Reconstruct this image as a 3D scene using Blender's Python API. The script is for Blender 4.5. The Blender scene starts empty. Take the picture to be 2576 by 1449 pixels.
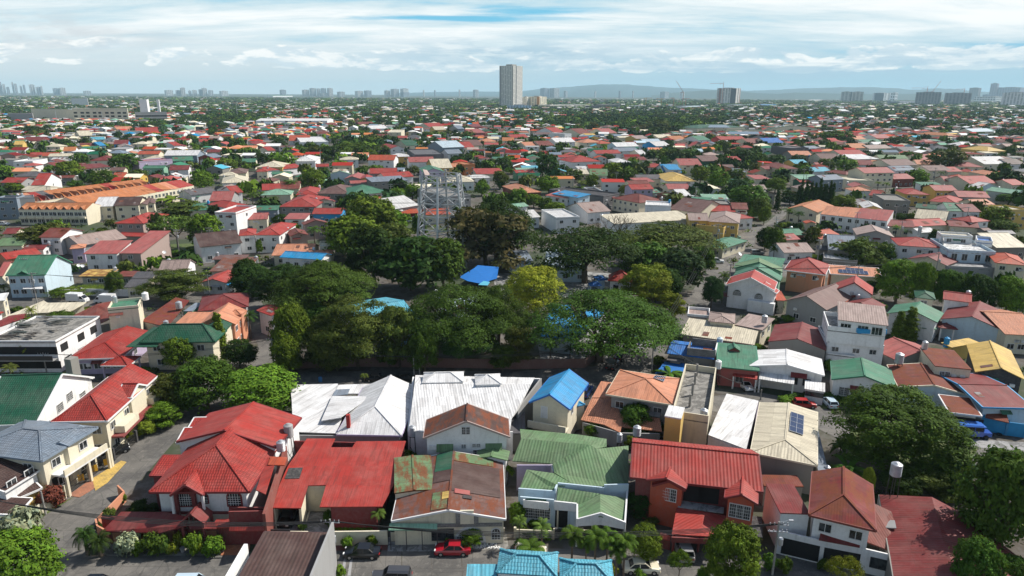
import bpy, math, random
import numpy as np
from mathutils import Vector, Matrix
R=math.radians
SC=bpy.context.scene; COL=SC.collection
# ------------------------------------------------------------------ camera, sky, sun, exposure
FPX=1709.0; PITCH=16.0; ROLL=0.30; HC=54.0
cam=bpy.data.cameras.new('camera'); camo=bpy.data.objects.new('camera',cam); COL.objects.link(camo)
cam.sensor_width=36; cam.lens=FPX/2576*36; cam.clip_start=1; cam.clip_end=120000
camo.matrix_world=Matrix.Translation((0,0,HC))@Matrix.Rotation(R(90-PITCH),4,'X')@Matrix.Rotation(R(ROLL),4,'Z')
SC.camera=camo
SUN_EL=46.0; SUN_AZ=24.0      # azimuth measured from +X (right) towards +Y (away from the camera)
sd=Vector((math.cos(R(SUN_EL))*math.cos(R(SUN_AZ)),math.cos(R(SUN_EL))*math.sin(R(SUN_AZ)),math.sin(R(SUN_EL))))
sl=bpy.data.lights.new('sun','SUN'); sl.energy=5.4; sl.angle=R(0.55); sl.color=(1,.945,.86)
so=bpy.data.objects.new('sun',sl); COL.objects.link(so); so.rotation_euler=sd.to_track_quat('Z','Y').to_euler()
SC.view_settings.view_transform='Standard'; SC.view_settings.look='None'; SC.view_settings.gamma=1
SC.view_settings.exposure=0.17
world=bpy.data.worlds.new('World'); SC.world=world; world.use_nodes=True
def build_world():
	nt=world.node_tree; N=nt.nodes; L=nt.links; N.clear()
	def n(t,**k):
		o=N.new(t)
		for a,b in k.items(): setattr(o,a,b)
		return o
	def math_(op,a,b=None,c=None,clamp=False):
		m=n('ShaderNodeMath',operation=op); m.use_clamp=clamp
		for i,v in enumerate((a,b,c)):
			if v is None: continue
			if hasattr(v,'links') or hasattr(v,'is_linked'): L.new(v,m.inputs[i])
			else: m.inputs[i].default_value=v
		return m.outputs[0]
	def mix(f,a,b):
		m=n('ShaderNodeMix',data_type='RGBA')
		for s,v in ((0,f),(6,a),(7,b)):
			if hasattr(v,'is_linked'): L.new(v,m.inputs[s])
			else: m.inputs[s].default_value=v if s==0 else (*v,1)
		return m.outputs[2]
	def ss(x,lo,hi,a=0.,b=1.):
		m=n('ShaderNodeMapRange',interpolation_type='SMOOTHSTEP'); m.clamp=True
		L.new(x,m.inputs[0])
		for i,v in enumerate((lo,hi,a,b)): m.inputs[i+1].default_value=v
		return m.outputs[0]
	def noise(v,scale,detail=6,rough=.55,dist=0.):
		m=n('ShaderNodeTexNoise'); L.new(v,m.inputs['Vector']); m.inputs['Scale'].default_value=scale
		m.inputs['Detail'].default_value=detail; m.inputs['Roughness'].default_value=rough; m.inputs['Distortion'].default_value=dist
		return m.outputs[0]
	sky=n('ShaderNodeTexSky',sky_type='NISHITA'); sky.sun_disc=False; sky.sun_elevation=R(SUN_EL)
	sky.sun_rotation=R(90-SUN_AZ); sky.air_density=1.2; sky.dust_density=1.5; sky.ozone_density=1.5
	tc=n('ShaderNodeTexCoord'); sp=n('ShaderNodeSeparateXYZ'); L.new(tc.outputs['Generated'],sp.inputs[0])
	x,y,z=sp.outputs
	az=math_('ARCTAN2',x,y)                       # radians, 0 = ahead, + = right
	def vec(a,b,c):
		m=n('ShaderNodeCombineXYZ')
		for i,v in enumerate((a,b,c)):
			if hasattr(v,'is_linked'): L.new(v,m.inputs[i])
			else: m.inputs[i].default_value=v
		return m.outputs[0]
	# high thin overcast, streaked and foreshortened (a layer seen at a low angle)
	zz=math_('ADD',z,.10); px=math_('DIVIDE',x,zz); py=math_('DIVIDE',y,zz)
	high=noise(vec(math_('MULTIPLY',px,.22),math_('MULTIPLY',py,.5),3.1),1.5,9,.60,.5)
	fine=noise(vec(math_('MULTIPLY',px,.5),math_('MULTIPLY',py,1.3),7.7),1.9,8,.62,.4)
	hm=math_('ADD',math_('MULTIPLY',high,.62),math_('MULTIPLY',fine,.38))
	def gauss(a0,sa,z0,sz):
		da=math_('DIVIDE',math_('SUBTRACT',az,a0),sa); dz=math_('DIVIDE',math_('SUBTRACT',z,z0),sz)
		q=math_('ADD',math_('MULTIPLY',da,da),math_('MULTIPLY',dz,dz))
		return math_('EXPONENT',math_('MULTIPLY',q,-1.))
	def A(px_): return math.atan((px_-1288)/1655)
	def Z(py_): return math.sin(math.atan((235-py_)/1709)*.97)
	slant=math_('ADD',z,math_('MULTIPLY',az,-.06))
	gap=math_('ADD',math_('ADD',gauss(A(1330),.10,Z(46),.0065),gauss(A(940),.035,Z(3),.008)),math_('ADD',gauss(A(2500),.09,Z(140),.006),gauss(A(1120),.14,Z(62),.004)))
	hm2=math_('SUBTRACT',hm,math_('MULTIPLY',gap,.19))
	cover=ss(hm2,.29,.48)
	cwhite=mix(ss(hm,.42,.62),(5.7,7.2,7.8),(9.2,9.45,9.4))
	base=mix(cover,(1.6,5.2,7.4),cwhite)
	# low band: blue-grey air with cumulus heads
	low=ss(z,.014,.088)
	band=mix(ss(az,-.62,.5),(6.1,6.9,7.2),(3.5,5.7,6.9))
	c0=mix(low,band,base)
	cb=vec(math_('MULTIPLY',az,9.),math_('MULTIPLY',z,26.),1.7)
	cn=noise(cb,1.25,9,.60,.25)
	cn2=noise(vec(math_('MULTIPLY',az,9.),math_('ADD',math_('MULTIPLY',z,26.),.16),1.7),1.25,9,.60,.25)
	env=math_('MULTIPLY',ss(z,.012,.035),ss(z,.085,.05))
	bump=math_('ADD',gauss(A(965),.035,Z(165),.012),gauss(A(1085),.045,Z(172),.013))
	bump=math_('ADD',bump,math_('ADD',gauss(A(345),.03,Z(133),.012),gauss(A(495),.03,Z(155),.007)))
	bump=math_('ADD',bump,gauss(A(780),.05,Z(155),.012))
	bump=math_('ADD',bump,math_('MULTIPLY',gauss(A(1900),.36,Z(165),.020),.8))
	cum=ss(math_('ADD',math_('MULTIPLY',cn,env),math_('MULTIPLY',bump,.20)),.50,.56)
	lit=ss(math_('SUBTRACT',cn,cn2),-.05,.07)
	ccol=mix(lit,(6.2,7.3,7.9),(9.9,9.9,9.6))
	c1=mix(math_('MULTIPLY',cum,.85),c0,ccol)
	# grey-blue undersides (right of centre) and a warm grey bank far left
	sh=math_('MULTIPLY',gauss(A(1290),.17,Z(143),.02),ss(noise(vec(math_('MULTIPLY',az,9.),math_('MULTIPLY',z,60.),5.),1.4,7,.6,.4),.40,.58))
	c2=mix(math_('MULTIPLY',sh,.95),c1,(3.9,5.6,6.7))
	sh2=math_('MULTIPLY',gauss(A(1950),.45,Z(185),.026),ss(noise(vec(math_('MULTIPLY',az,5.),math_('MULTIPLY',z,70.),9.),1.2,7,.6,.4),.38,.6))
	c3=mix(math_('MULTIPLY',sh2,.85),c2,(3.8,5.6,6.8))
	sh3=math_('MULTIPLY',gauss(A(90),.17,Z(120),.02),ss(cn2,.42,.6))
	c4=mix(math_('MULTIPLY',sh3,.8),c3,(5.6,6.0,6.3))
	# overhead, out of frame: broken cloud over the physical sky
	up=ss(z,.16,.34)
	over=mix(ss(fine,.52,.70),sky.outputs[0],(4.4,4.7,5.))
	c5=mix(up,c4,over)
	bg=n('ShaderNodeBackground'); bg.inputs[1].default_value=.10; L.new(c5,bg.inputs[0])
	out=n('ShaderNodeOutputWorld'); L.new(bg.outputs[0],out.inputs[0])
build_world()
# ------------------------------------------------------------------ picture point -> place in the world
MW=camo.matrix_world; MI=MW.inverted(); M3=MW.to_3x3()
SH={'A':(966,3.),'B':(644,4.),'C':(375.67,4.),'D':(134.17,4.),'V':(0,1.)}
def S(s,x,y):
	if s=='V': return x,y
	y0,k=SH[s[0]]; return 644*int(s[1])+x/k, y0+y/k
def P(px,py,z=0.):
	d=M3@Vector(((px-1288)/FPX,-(py-724.5)/FPX,-1)); t=(z-HC)/d.z
	if t<0 or t>9000/1: t=9000
	return Vector((d.x*t,d.y*t,z))
def PS(s,x,y,z=0.): return P(*S(s,x,y),z)
def proj(p):
	q=MI@Vector(p)
	return 1288+FPX*q.x/-q.z, 724.5-FPX*q.y/-q.z
def bis(f,a,b,n=26):
	fa=f(a); fb=f(b)
	if (fa>0)==(fb>0): return a if abs(fa)<abs(fb) else b
	for _ in range(n):
		m=(a+b)/2; fm=f(m)
		if (fm>0)==(fa>0): a=m
		else: b=m
	return (a+b)/2
# ------------------------------------------------------------------ materials
MATS={}
def newmat(name):
	m=bpy.data.materials.new(name); m.use_nodes=True; nt=m.node_tree; MATS[name]=m
	return m,nt,nt.nodes['Principled BSDF']
class G:
	"""tiny node helper"""
	def __init__(s,nt): s.nt=nt
	def n(s,t,ins=None,**k):
		o=s.nt.nodes.new(t)
		for a,b in k.items(): setattr(o,a,b)
		for a,b in (ins or {}).items():
			if hasattr(b,'is_linked'): s.nt.links.new(b,o.inputs[a])
			else: o.inputs[a].default_value=b
		return o
	def link(s,a,b): s.nt.links.new(a,b)
	def noise(s,v,scale,detail=4,rough=.55,dist=0): return s.n('ShaderNodeTexNoise',{'Vector':v,'Scale':scale,'Detail':detail,'Roughness':rough,'Distortion':dist}).outputs[0]
	def ramp(s,x,lo,hi,a=0.,b=1.): return s.n('ShaderNodeMapRange',{0:x,1:lo,2:hi,3:a,4:b},interpolation_type='SMOOTHSTEP').outputs[0]
	def m(s,op,a,b=0.): return s.n('ShaderNodeMath',{0:a,1:b},operation=op).outputs[0]
	def mix(s,f,a,b,bt='MIX'):
		def c(v): return v if hasattr(v,'is_linked') else (*v[:3],1)
		return s.n('ShaderNodeMix',{0:f,6:c(a),7:c(b)},data_type='RGBA',blend_type=bt).outputs[2]
	def scale(s,v,sc): return s.n('ShaderNodeVectorMath',{0:v,1:sc},operation='MULTIPLY').outputs[0]
def objcol(g): return g.n('ShaderNodeObjectInfo')
def roofmat(name,kind):
	m,nt,b=newmat(name); g=G(nt); oi=objcol(g); col=oi.outputs['Color'] if kind!='far' else g.mix(1.,oi.outputs['Color'],(.90,.90,.90),'MULTIPLY')
	uv=g.n('ShaderNodeTexCoord').outputs['UV']; geo=g.n('ShaderNodeNewGeometry').outputs['Position']
	sx=g.n('ShaderNodeSeparateXYZ',{0:uv}); u,v=sx.outputs[0],sx.outputs[1]
	off=g.m('MULTIPLY',oi.outputs['Random'],90.)
	pn=g.n('ShaderNodeVectorMath',{0:geo,1:(0,0,0)},operation='ADD'); big=g.noise(pn.outputs[0],.35,5,.6)
	fine=g.noise(geo,3.2,4,.65)
	streak=g.noise(g.n('ShaderNodeCombineXYZ',{0:g.m('MULTIPLY',u,2.6),1:g.m('MULTIPLY',v,.22),2:off}).outputs[0],1.,5,.6)
	sat=g.mix(g.ramp(big,.35,.7,0,.38),col,g.mix(.35,col,(.45,.38,.33)))
	dk=g.mix(g.ramp(streak,.44,.74,0,.62),sat,g.mix(.72,col,(.035,.03,.026)))
	dk=g.mix(g.ramp(fine,.3,.75,.0,.32),dk,g.mix(.5,col,(.03,.03,.03)))
	if kind=='tile':
		br=g.n('ShaderNodeTexBrick',{'Vector':g.n('ShaderNodeCombineXYZ',{0:u,1:v,2:0.}).outputs[0],'Scale':1.,'Mortar Size':.035,'Brick Width':.33,'Row Height':.42,'Color1':(1,1,1,1),'Color2':(.72,.72,.72,1),'Mortar':(.42,.42,.42,1),'Bias':-.2})
		c2=g.mix(.75,dk,br.outputs[0],'MULTIPLY')
		wv=g.m('ABSOLUTE',g.m('SINE',g.m('MULTIPLY',u,math.pi/.33))); rr=g.m('FRACT',g.m('DIVIDE',v,.42))
		hgt=g.m('ADD',g.m('MULTIPLY',wv,.7),g.m('MULTIPLY',rr,-.6)); bd=.07; rough=.6
	else:
		per={'corr':.30,'rib':.44,'rust':.30,'far':.9}[kind]; amp={'corr':.14,'rib':.34,'rust':.15,'far':.10}[kind]
		w=g.m('FRACT',g.m('DIVIDE',u,per)); line=g.ramp(w,.0,.16,0,1.)
		seam=g.ramp(g.m('FRACT',g.m('DIVIDE',g.m('ADD',v,off),2.44)),.0,.03,0,1.)
		ln=g.m('MULTIPLY',line,seam)
		c2=g.mix(g.m('MULTIPLY',g.m('SUBTRACT',1.,ln),amp),dk,g.mix(.75,dk,(.02,.02,.02)))
		# one sheet a little lighter or darker than the next
		pan=g.n('ShaderNodeTexWhiteNoise',{'Vector':g.n('ShaderNodeCombineXYZ',{0:g.m('FLOOR',g.m('DIVIDE',u,.8)),1:g.m('FLOOR',g.m('DIVIDE',g.m('ADD',v,off),2.44)),2:off}).outputs[0]},noise_dimensions='3D').outputs[0]
		c2=g.mix(g.ramp(pan,0,1,.0,.34 if kind!='rust' else .6),c2,g.mix(.55,c2,(.06,.035,.025)))
		if kind=='rust':
			rn=g.noise(g.n('ShaderNodeCombineXYZ',{0:g.m('MULTIPLY',u,.35),1:g.m('MULTIPLY',v,.8),2:off}).outputs[0],1.,6,.7)
			c2=g.mix(g.ramp(rn,.42,.58,0,.85),c2,g.mix(fine,(.24,.065,.022),(.09,.03,.018)))
			c2=g.mix(g.ramp(fine,.66,.78,0,.5),c2,(.40,.33,.27))
		hgt=g.m('ADD',g.m('SINE',g.m('MULTIPLY',u,2*math.pi/per)),0.); bd={'corr':.006,'rib':.016,'rust':.006,'far':.004}[kind]; rough=.6 if kind!='rust' else .8
	g.link(c2,b.inputs['Base Color']); b.inputs['Roughness'].default_value=rough
	b.inputs['Specular IOR Level'].default_value=.22
	bp=g.n('ShaderNodeBump',{'Height':hgt,'Distance':bd,'Strength':.8}); g.link(bp.outputs[0],b.inputs['Normal'])
for nm,k in (('roof_metal','corr'),('roof_rib','rib'),('roof_rust','rust'),('roof_tile','tile'),('roof_far','far')): roofmat(nm,k)
def wallmat():
	m,nt,b=newmat('wall_paint'); g=G(nt); oi=objcol(g); col=oi.outputs['Color']
	geo=g.n('ShaderNodeNewGeometry').outputs['Position']
	st=g.noise(g.scale(geo,(1.3,1.3,.16)),1.,6,.65); fn=g.noise(geo,2.2,5,.7); bg=g.noise(geo,.25,3)
	c=g.mix(g.ramp(st,.5,.8,0,.45),col,g.mix(.75,col,(.10,.095,.08)))
	c=g.mix(g.ramp(fn,.4,.8,0,.22),c,(.24,.22,.19)); c=g.mix(g.ramp(bg,.4,.7,0,.12),c,(.3,.28,.24))
	g.link(c,b.inputs['Base Color']); b.inputs['Roughness'].default_value=.85
	g.link(g.n('ShaderNodeBump',{'Height':fn,'Distance':.03,'Strength':.4}).outputs[0],b.inputs['Normal'])
	m,nt,b=newmat('hollow_block'); g=G(nt); geo=g.n('ShaderNodeTexCoord').outputs['UV']
	br=g.n('ShaderNodeTexBrick',{'Vector':geo,'Scale':1.,'Brick Width':.4,'Row Height':.2,'Mortar Size':.02,'Color1':(.22,.21,.20,1),'Color2':(.15,.145,.14,1),'Mortar':(.3,.29,.28,1)})
	g.link(g.mix(g.ramp(g.noise(geo,.6,5,.7),.4,.7,0,.5),br.outputs[0],(.07,.065,.06)),b.inputs['Base Color']); b.inputs['Roughness'].default_value=.95
wallmat()
def simple(name,col=None,rough=.7,metal=0,var=.25,sc=2.,coat=0,spec=.5):
	m,nt,b=newmat(name); g=G(nt); c0=objcol(g).outputs['Color'] if col is None else col
	geo=g.n('ShaderNodeTexCoord').outputs['Object']
	f=g.ramp(g.noise(geo,sc,5,.65),.35,.75,0,var)
	c=g.mix(f,c0,g.mix(.8,c0,(.02,.018,.015)))
	g.link(c,b.inputs['Base Color']); b.inputs['Roughness'].default_value=rough; b.inputs['Metallic'].default_value=metal
	b.inputs['Coat Weight'].default_value=coat; b.inputs['Specular IOR Level'].default_value=spec
	return m
simple('paint',None,.55,0,.18,1.3); simple('car_paint',None,.30,.05,.05,1,.6); simple('tint_glass',(.012,.015,.018),.12,0,0.05)
simple('rubber',(.014,.014,.014),.8); simple('chrome',(.55,.55,.56),.3,.9,.1); simple('steel',(.50,.52,.54),.42,.55,.35,1.5)
simple('shade_black',(.010,.010,.011),.9,0,.3); simple('lamp_white',(.8,.8,.78),.3,0,.05); simple('lamp_red',(.4,.012,.01),.3,0,.05)
simple('pole_concrete',(.30,.29,.27),.9,0,.4,3.); simple('bark',(.11,.085,.062),.95,0,.6,3.); simple('wire',(.02,.02,.02),.7,0,.1)
simple('far_glass',(.085,.10,.12),.3,0,.1); simple('panel_blue',(.015,.03,.085),.22,0,.1); simple('rail_dark',(.03,.028,.027),.6,0,.3); simple('terracotta',(.35,.15,.07),.8,0,.3)
def glassmat():
	m,nt,b=newmat('window_glass'); g=G(nt); geo=g.n('ShaderNodeNewGeometry').outputs['Position']
	f=g.noise(geo,.8,2); g.link(g.mix(g.ramp(f,.4,.65),(.012,.015,.018),(.07,.08,.085)),b.inputs['Base Color'])
	b.inputs['Roughness'].default_value=.18; b.inputs['Specular IOR Level'].default_value=.6
glassmat()
def leafmat(name,tr=.20):
	m,nt,b=newmat(name); g=G(nt); oi=objcol(g)
	at=g.n('ShaderNodeAttribute',attribute_name='tint')
	c=g.mix(1.,oi.outputs['Color'],at.outputs['Color'],'MULTIPLY')
	hs=g.n('ShaderNodeHueSaturation',{'Color':c,'Hue':g.ramp(oi.outputs['Random'],0,1,.485,.515),'Value':g.ramp(oi.outputs['Random'],0,1,.85,1.15)})
	g.link(hs.outputs[0],b.inputs['Base Color']); b.inputs['Roughness'].default_value=.7; b.inputs['Specular IOR Level'].default_value=.08
	t=g.n('ShaderNodeBsdfTranslucent',{'Color':g.mix(.5,hs.outputs[0],(.12,.17,.02))})
	ms=g.n('ShaderNodeMixShader',{0:tr,1:b.outputs[0],2:t.outputs[0]}); g.link(ms.outputs[0],nt.nodes['Material Output'].inputs[0])
leafmat('leaf')
def stuffmat(name,rough=.7):
	m,nt,b=newmat(name); g=G(nt); at=g.n('ShaderNodeAttribute',attribute_name='tint')
	g.link(at.outputs['Color'],b.inputs['Base Color']); b.inputs['Roughness'].default_value=rough; b.inputs['Specular IOR Level'].default_value=.05
stuffmat('tinted')
def groundmats():
	m,nt,b=newmat('ground_soil'); g=G(nt); geo=g.n('ShaderNodeNewGeometry').outputs['Position']
	n1=g.noise(geo,.035,6,.6); n2=g.noise(geo,.35,6,.7); n3=g.noise(geo,2.5,4,.7); n4=g.noise(geo,.012,4,.6)
	c=g.mix(g.ramp(n2,.42,.58),(.12,.11,.10),(.075,.062,.045)); c=g.mix(g.ramp(n1,.48,.6),c,(.035,.055,.02))
	c=g.mix(g.ramp(n3,.35,.7,0,.4),c,(.05,.042,.034));
	far=g.ramp(g.n('ShaderNodeVectorMath',{0:geo},operation='LENGTH').outputs['Value'],900.,2200.)
	fc=g.mix(g.ramp(n2,.47,.62,0,.7),(.022,.038,.016),(.12,.10,.085)); fc=g.mix(g.ramp(n4,.5,.65,0,.5),fc,(.018,.032,.014))
	g.link(g.mix(far,c,fc),b.inputs['Base Color']); b.inputs['Roughness'].default_value=.95
	m,nt,b=newmat('asphalt'); g=G(nt); geo=g.n('ShaderNodeNewGeometry').outputs['Position']
	n1=g.noise(geo,.18,6,.65,.6); n2=g.noise(geo,1.1,6,.7); n3=g.noise(geo,9.,3,.7)
	c=g.mix(g.ramp(n1,.38,.62),(.165,.155,.14),(.095,.091,.086)); c=g.mix(g.ramp(n2,.5,.72,0,.6),c,(.24,.225,.20))
	c=g.mix(g.ramp(n3,.4,.8,0,.35),c,(.04,.038,.035))
	vo=g.n('ShaderNodeTexVoronoi',{'Vector':g.scale(geo,(.33,.33,.33)),'Scale':1.},feature='DISTANCE_TO_EDGE').outputs[0]
	c=g.mix(g.ramp(vo,.0,.012,.5,0.),c,(.03,.03,.028))
	bk=g.n('ShaderNodeTexBrick',{'Vector':geo,'Scale':1.,'Brick Width':4.6,'Row Height':3.4,'Mortar Size':.035,'Color1':(1,1,1,1),'Color2':(.86,.86,.85,1),'Mortar':(.5,.5,.5,1)},offset=.0)
	c=g.mix(.85,c,bk.outputs[0],'MULTIPLY'); c=g.mix(g.ramp(g.noise(g.scale(geo,(.9,.35,1)),1.,3,.5),.64,.72,0,.6),c,(.05,.048,.045))
	g.link(c,b.inputs['Base Color']); b.inputs['Roughness'].default_value=.9
	g.link(g.n('ShaderNodeBump',{'Height':n3,'Distance':.02}).outputs[0],b.inputs['Normal'])
	m,nt,b=newmat('grass'); g=G(nt); geo=g.n('ShaderNodeNewGeometry').outputs['Position']
	c=g.mix(g.ramp(g.noise(geo,.8,6,.7),.35,.65),(.05,.10,.018),(.11,.12,.04)); c=g.mix(g.ramp(g.noise(geo,4.,4,.7),.45,.7,0,.6),c,(.03,.055,.012))
	g.link(c,b.inputs['Base Color']); b.inputs['Roughness'].default_value=.95
	m,nt,b=newmat('paving'); g=G(nt); oi=objcol(g).outputs['Color']; geo=g.n('ShaderNodeNewGeometry').outputs['Position']
	br=g.n('ShaderNodeTexBrick',{'Vector':geo,'Scale':1.,'Brick Width':.5,'Row Height':.25,'Mortar Size':.02,'Color1':(1,1,1,1),'Color2':(.72,.72,.72,1),'Mortar':(.4,.4,.4,1)})
	c=g.mix(.8,oi,br.outputs[0],'MULTIPLY'); c=g.mix(g.ramp(g.noise(geo,.7,6,.7),.45,.7,0,.5),c,(.09,.085,.075))
	g.link(c,b.inputs['Base Color']); b.inputs['Roughness'].default_value=.85
	m,nt,b=newmat('old_concrete'); g=G(nt); oi=objcol(g).outputs['Color']; geo=g.n('ShaderNodeNewGeometry').outputs['Position']
	n1=g.noise(geo,.45,7,.7,1.2); n2=g.noise(geo,2.6,5,.7)
	c=g.mix(g.ramp(n1,.45,.55,0,.75),oi,g.mix(.8,oi,(.03,.03,.027))); c=g.mix(g.ramp(n2,.4,.8,0,.4),c,(.28,.265,.24))
	g.link(c,b.inputs['Base Color']); b.inputs['Roughness'].default_value=.95
groundmats()
# ------------------------------------------------------------------ mesh builder
HAZE=5e-5
UP=Vector((0,0,1))
class MB:
	def __init__(s): s.v=[]; s.f=[]; s.m=[]
	def face(s,pts,mi=0):
		i=len(s.v); s.v+= [tuple(p) for p in pts]; s.f.append(tuple(range(i,i+len(pts)))); s.m.append(mi)
	def slab(s,pts,t=.12,mi=0,side=None):
		"""polygon (any winding, seen from above) given thickness downward"""
		pts=[Vector(p) for p in pts]; n=len(pts)
		a=sum((pts[i].x*pts[(i+1)%n].y-pts[(i+1)%n].x*pts[i].y) for i in range(n))
		if a<0: pts=pts[::-1]
		lo=[p-UP*t for p in pts]; sm=mi if side is None else side
		s.face(pts,mi); s.face(lo[::-1],sm)
		for i in range(n):
			j=(i+1)%n; s.face([pts[i],lo[i],lo[j],pts[j]],sm)
	def prism(s,pts,z0,z1,mi=0,top=True):
		pts=[Vector((p[0],p[1],0)) for p in pts]; n=len(pts)
		a=sum((pts[i].x*pts[(i+1)%n].y-pts[(i+1)%n].x*pts[i].y) for i in range(n))
		if a<0: pts=pts[::-1]
		lo=[Vector((p.x,p.y,z0)) for p in pts]; hi=[Vector((p.x,p.y,z1)) for p in pts]
		if top: s.face(hi,mi)
		s.face(lo[::-1],mi)
		for i in range(n):
			j=(i+1)%n; s.face([lo[i],lo[j],hi[j],hi[i]],mi)
	def box(s,c,sz,rot=0.,mi=0):
		"""c = centre of the bottom face"""
		ca,sa=math.cos(rot),math.sin(rot); x,y,z=sz[0]/2,sz[1]/2,sz[2]
		q=[(c[0]+ca*a-sa*b,c[1]+sa*a+ca*b) for a,b in ((-x,-y),(x,-y),(x,y),(-x,y))]
		s.prism(q,c[2],c[2]+z,mi)
	def beam(s,p,q,w=.1,h=None,mi=0):
		p,q=Vector(p),Vector(q); d=q-p
		if d.length<1e-6: return
		h=h or w; d.normalize(); a=d.cross(UP)
		if a.length<.01: a=Vector((1,0,0))
		a.normalize(); b=a.cross(d).normalized(); a=a*w/2; b=b*h/2
		r=[p-a-b,p+a-b,p+a+b,p-a+b]; t=[x+(q-p) for x in r]
		s.face(r,mi); s.face(t[::-1],mi)
		for i in range(4):
			j=(i+1)%4; s.face([r[j],r[i],t[i],t[j]],mi)
	def tube(s,p,q,r0,r1=None,n=8,mi=0,caps=True):
		p,q=Vector(p),Vector(q); r1=r0 if r1 is None else r1; d=(q-p).normalized(); a=d.cross(UP)
		if a.length<.01: a=Vector((1,0,0))
		a.normalize(); b=d.cross(a)
		A=[p+(a*math.cos(t)+b*math.sin(t))*r0 for t in [i*2*math.pi/n for i in range(n)]]
		B=[q+(a*math.cos(t)+b*math.sin(t))*r1 for t in [i*2*math.pi/n for i in range(n)]]
		for i in range(n):
			j=(i+1)%n; s.face([A[i],A[j],B[j],B[i]],mi)
		if caps: s.face(A[::-1],mi); s.face(B,mi)
	def lathe(s,c,prof,n=12,mi=0):
		rings=[[Vector((c[0]+r*math.cos(i*2*math.pi/n),c[1]+r*math.sin(i*2*math.pi/n),c[2]+z)) for i in range(n)] for r,z in prof]
		for A,B in zip(rings,rings[1:]):
			for i in range(n):
				j=(i+1)%n; s.face([A[i],A[j],B[j],B[i]],mi)
		s.face(rings[0][::-1],mi); s.face(rings[-1],mi)
	def build(s,name,mats,parent=None,col=None,loc=None,label=None,cat=None,group=None,kind=None,uv=True,smooth=False):
		mats=[mats] if isinstance(mats,str) else mats
		me=bpy.data.meshes.new(name); o0=Vector(loc) if loc is not None else (Vector(parent.location) if parent is not None else Vector((0,0,0)))
		V=np.array(s.v,dtype=np.float64)-np.array(o0)
		me.from_pydata(V.tolist(),[],s.f)
		for k in mats: me.materials.append(MATS[k])
		me.polygons.foreach_set('material_index',s.m)
		if smooth: me.polygons.foreach_set('use_smooth',[True]*len(s.f))
		if uv:
			ul=me.uv_layers.new(name='UVMap'); out=[]
			for f in s.f:
				p=[Vector(s.v[i]) for i in f]; nr=Vector((0,0,0))
				for i in range(1,len(p)-1): nr+=(p[i]-p[0]).cross(p[i+1]-p[0])
				if nr.length<1e-9: nr=UP.copy()
				nr.normalize(); u=UP.cross(nr)
				if u.length<.02: u=Vector(UVX)
				u.normalize(); w=nr.cross(u)
				for q in p: out+= [q.dot(u),q.dot(w)]
			ul.data.foreach_set('uv',out)
		me.update()
		o=bpy.data.objects.new(name,me); COL.objects.link(o)
		if parent is not None: o.parent=parent; o.location=(0,0,0) if loc is None else o0-Vector(parent.location)
		else: o.location=o0
		if col is not None: o.color=(*col,1)
		tag(o,label,cat,group,kind)
		return o
UVX=(1,0,0)
def tag(o,label=None,cat=None,group=None,kind=None):
	for k,v in (('label',label),('category',cat),('group',group),('kind',kind)):
		if v: o[k]=v
	return o
def empty(name,loc,label,cat,group=None):
	o=bpy.data.objects.new(name,None); COL.objects.link(o); o.location=loc; o.empty_display_size=.5
	return tag(o,label,cat,group)
def dup(o,loc=None,rz=None,sc=None,col=None,label=None,group=None,cat=None):
	"""copy of a thing with copies of its parts and their sub-parts"""
	c=o.copy(); COL.objects.link(c)
	def rec(src,dst):
		for ch in src.children:
			k=ch.copy(); COL.objects.link(k); k.parent=dst
			if col is not None and ch.get('_t'): k.color=(*col,1)
			rec(ch,k)
	rec(o,c)
	if loc is not None: c.location=loc
	if rz is not None: c.rotation_euler=(0,0,rz)
	if sc is not None: c.scale=sc if hasattr(sc,'__len__') else (sc,sc,sc)
	if col is not None: c.color=(*col,1)
	return tag(c,label,cat,group)
# ------------------------------------------------------------------ colours (real surface albedo)
CL={'r':(.37,.036,.027),'R':(.19,.022,.022),'p':(.38,.10,.09),'s':(.60,.25,.14),'o':(.50,.18,.065),'O':(.45,.075,.03),'g':(.05,.20,.12),'G':(.012,.10,.055),
	'y':(.62,.42,.11),'l':(.13,.235,.11),'m':(.22,.42,.30),'w':(.66,.66,.65),'W':(.76,.76,.755),'c':(.62,.56,.42),'C':(.68,.62,.47),'b':(.012,.27,.55),
	'B':(.012,.15,.48),'t':(.10,.42,.55),'n':(.16,.085,.075),'N':(.075,.04,.035),'k':(.11,.11,.12),'K':(.035,.035,.04),'e':(.30,.30,.30),'h':(.20,.25,.31),'i':(.36,.27,.24),
	'a':(.50,.62,.70),'v':(.42,.36,.50),'d':(.24,.23,.21),'u':(.19,.040,.028)}
CN={'r':'bright red','R':'maroon','p':'pinkish red','s':'salmon','o':'orange','O':'red orange','g':'sea green','G':'dark green','y':'yellow','l':'olive green','m':'pale green',
	'w':'white','W':'bright white','c':'cream','C':'pale cream','b':'sky blue','B':'royal blue','t':'light blue','n':'brown','N':'dark brown','k':'dark grey','K':'black','e':'grey',
	'h':'slate blue','i':'mauve brown','a':'pale blue','v':'lilac','d':'bare concrete','u':'rusty red'}
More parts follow.
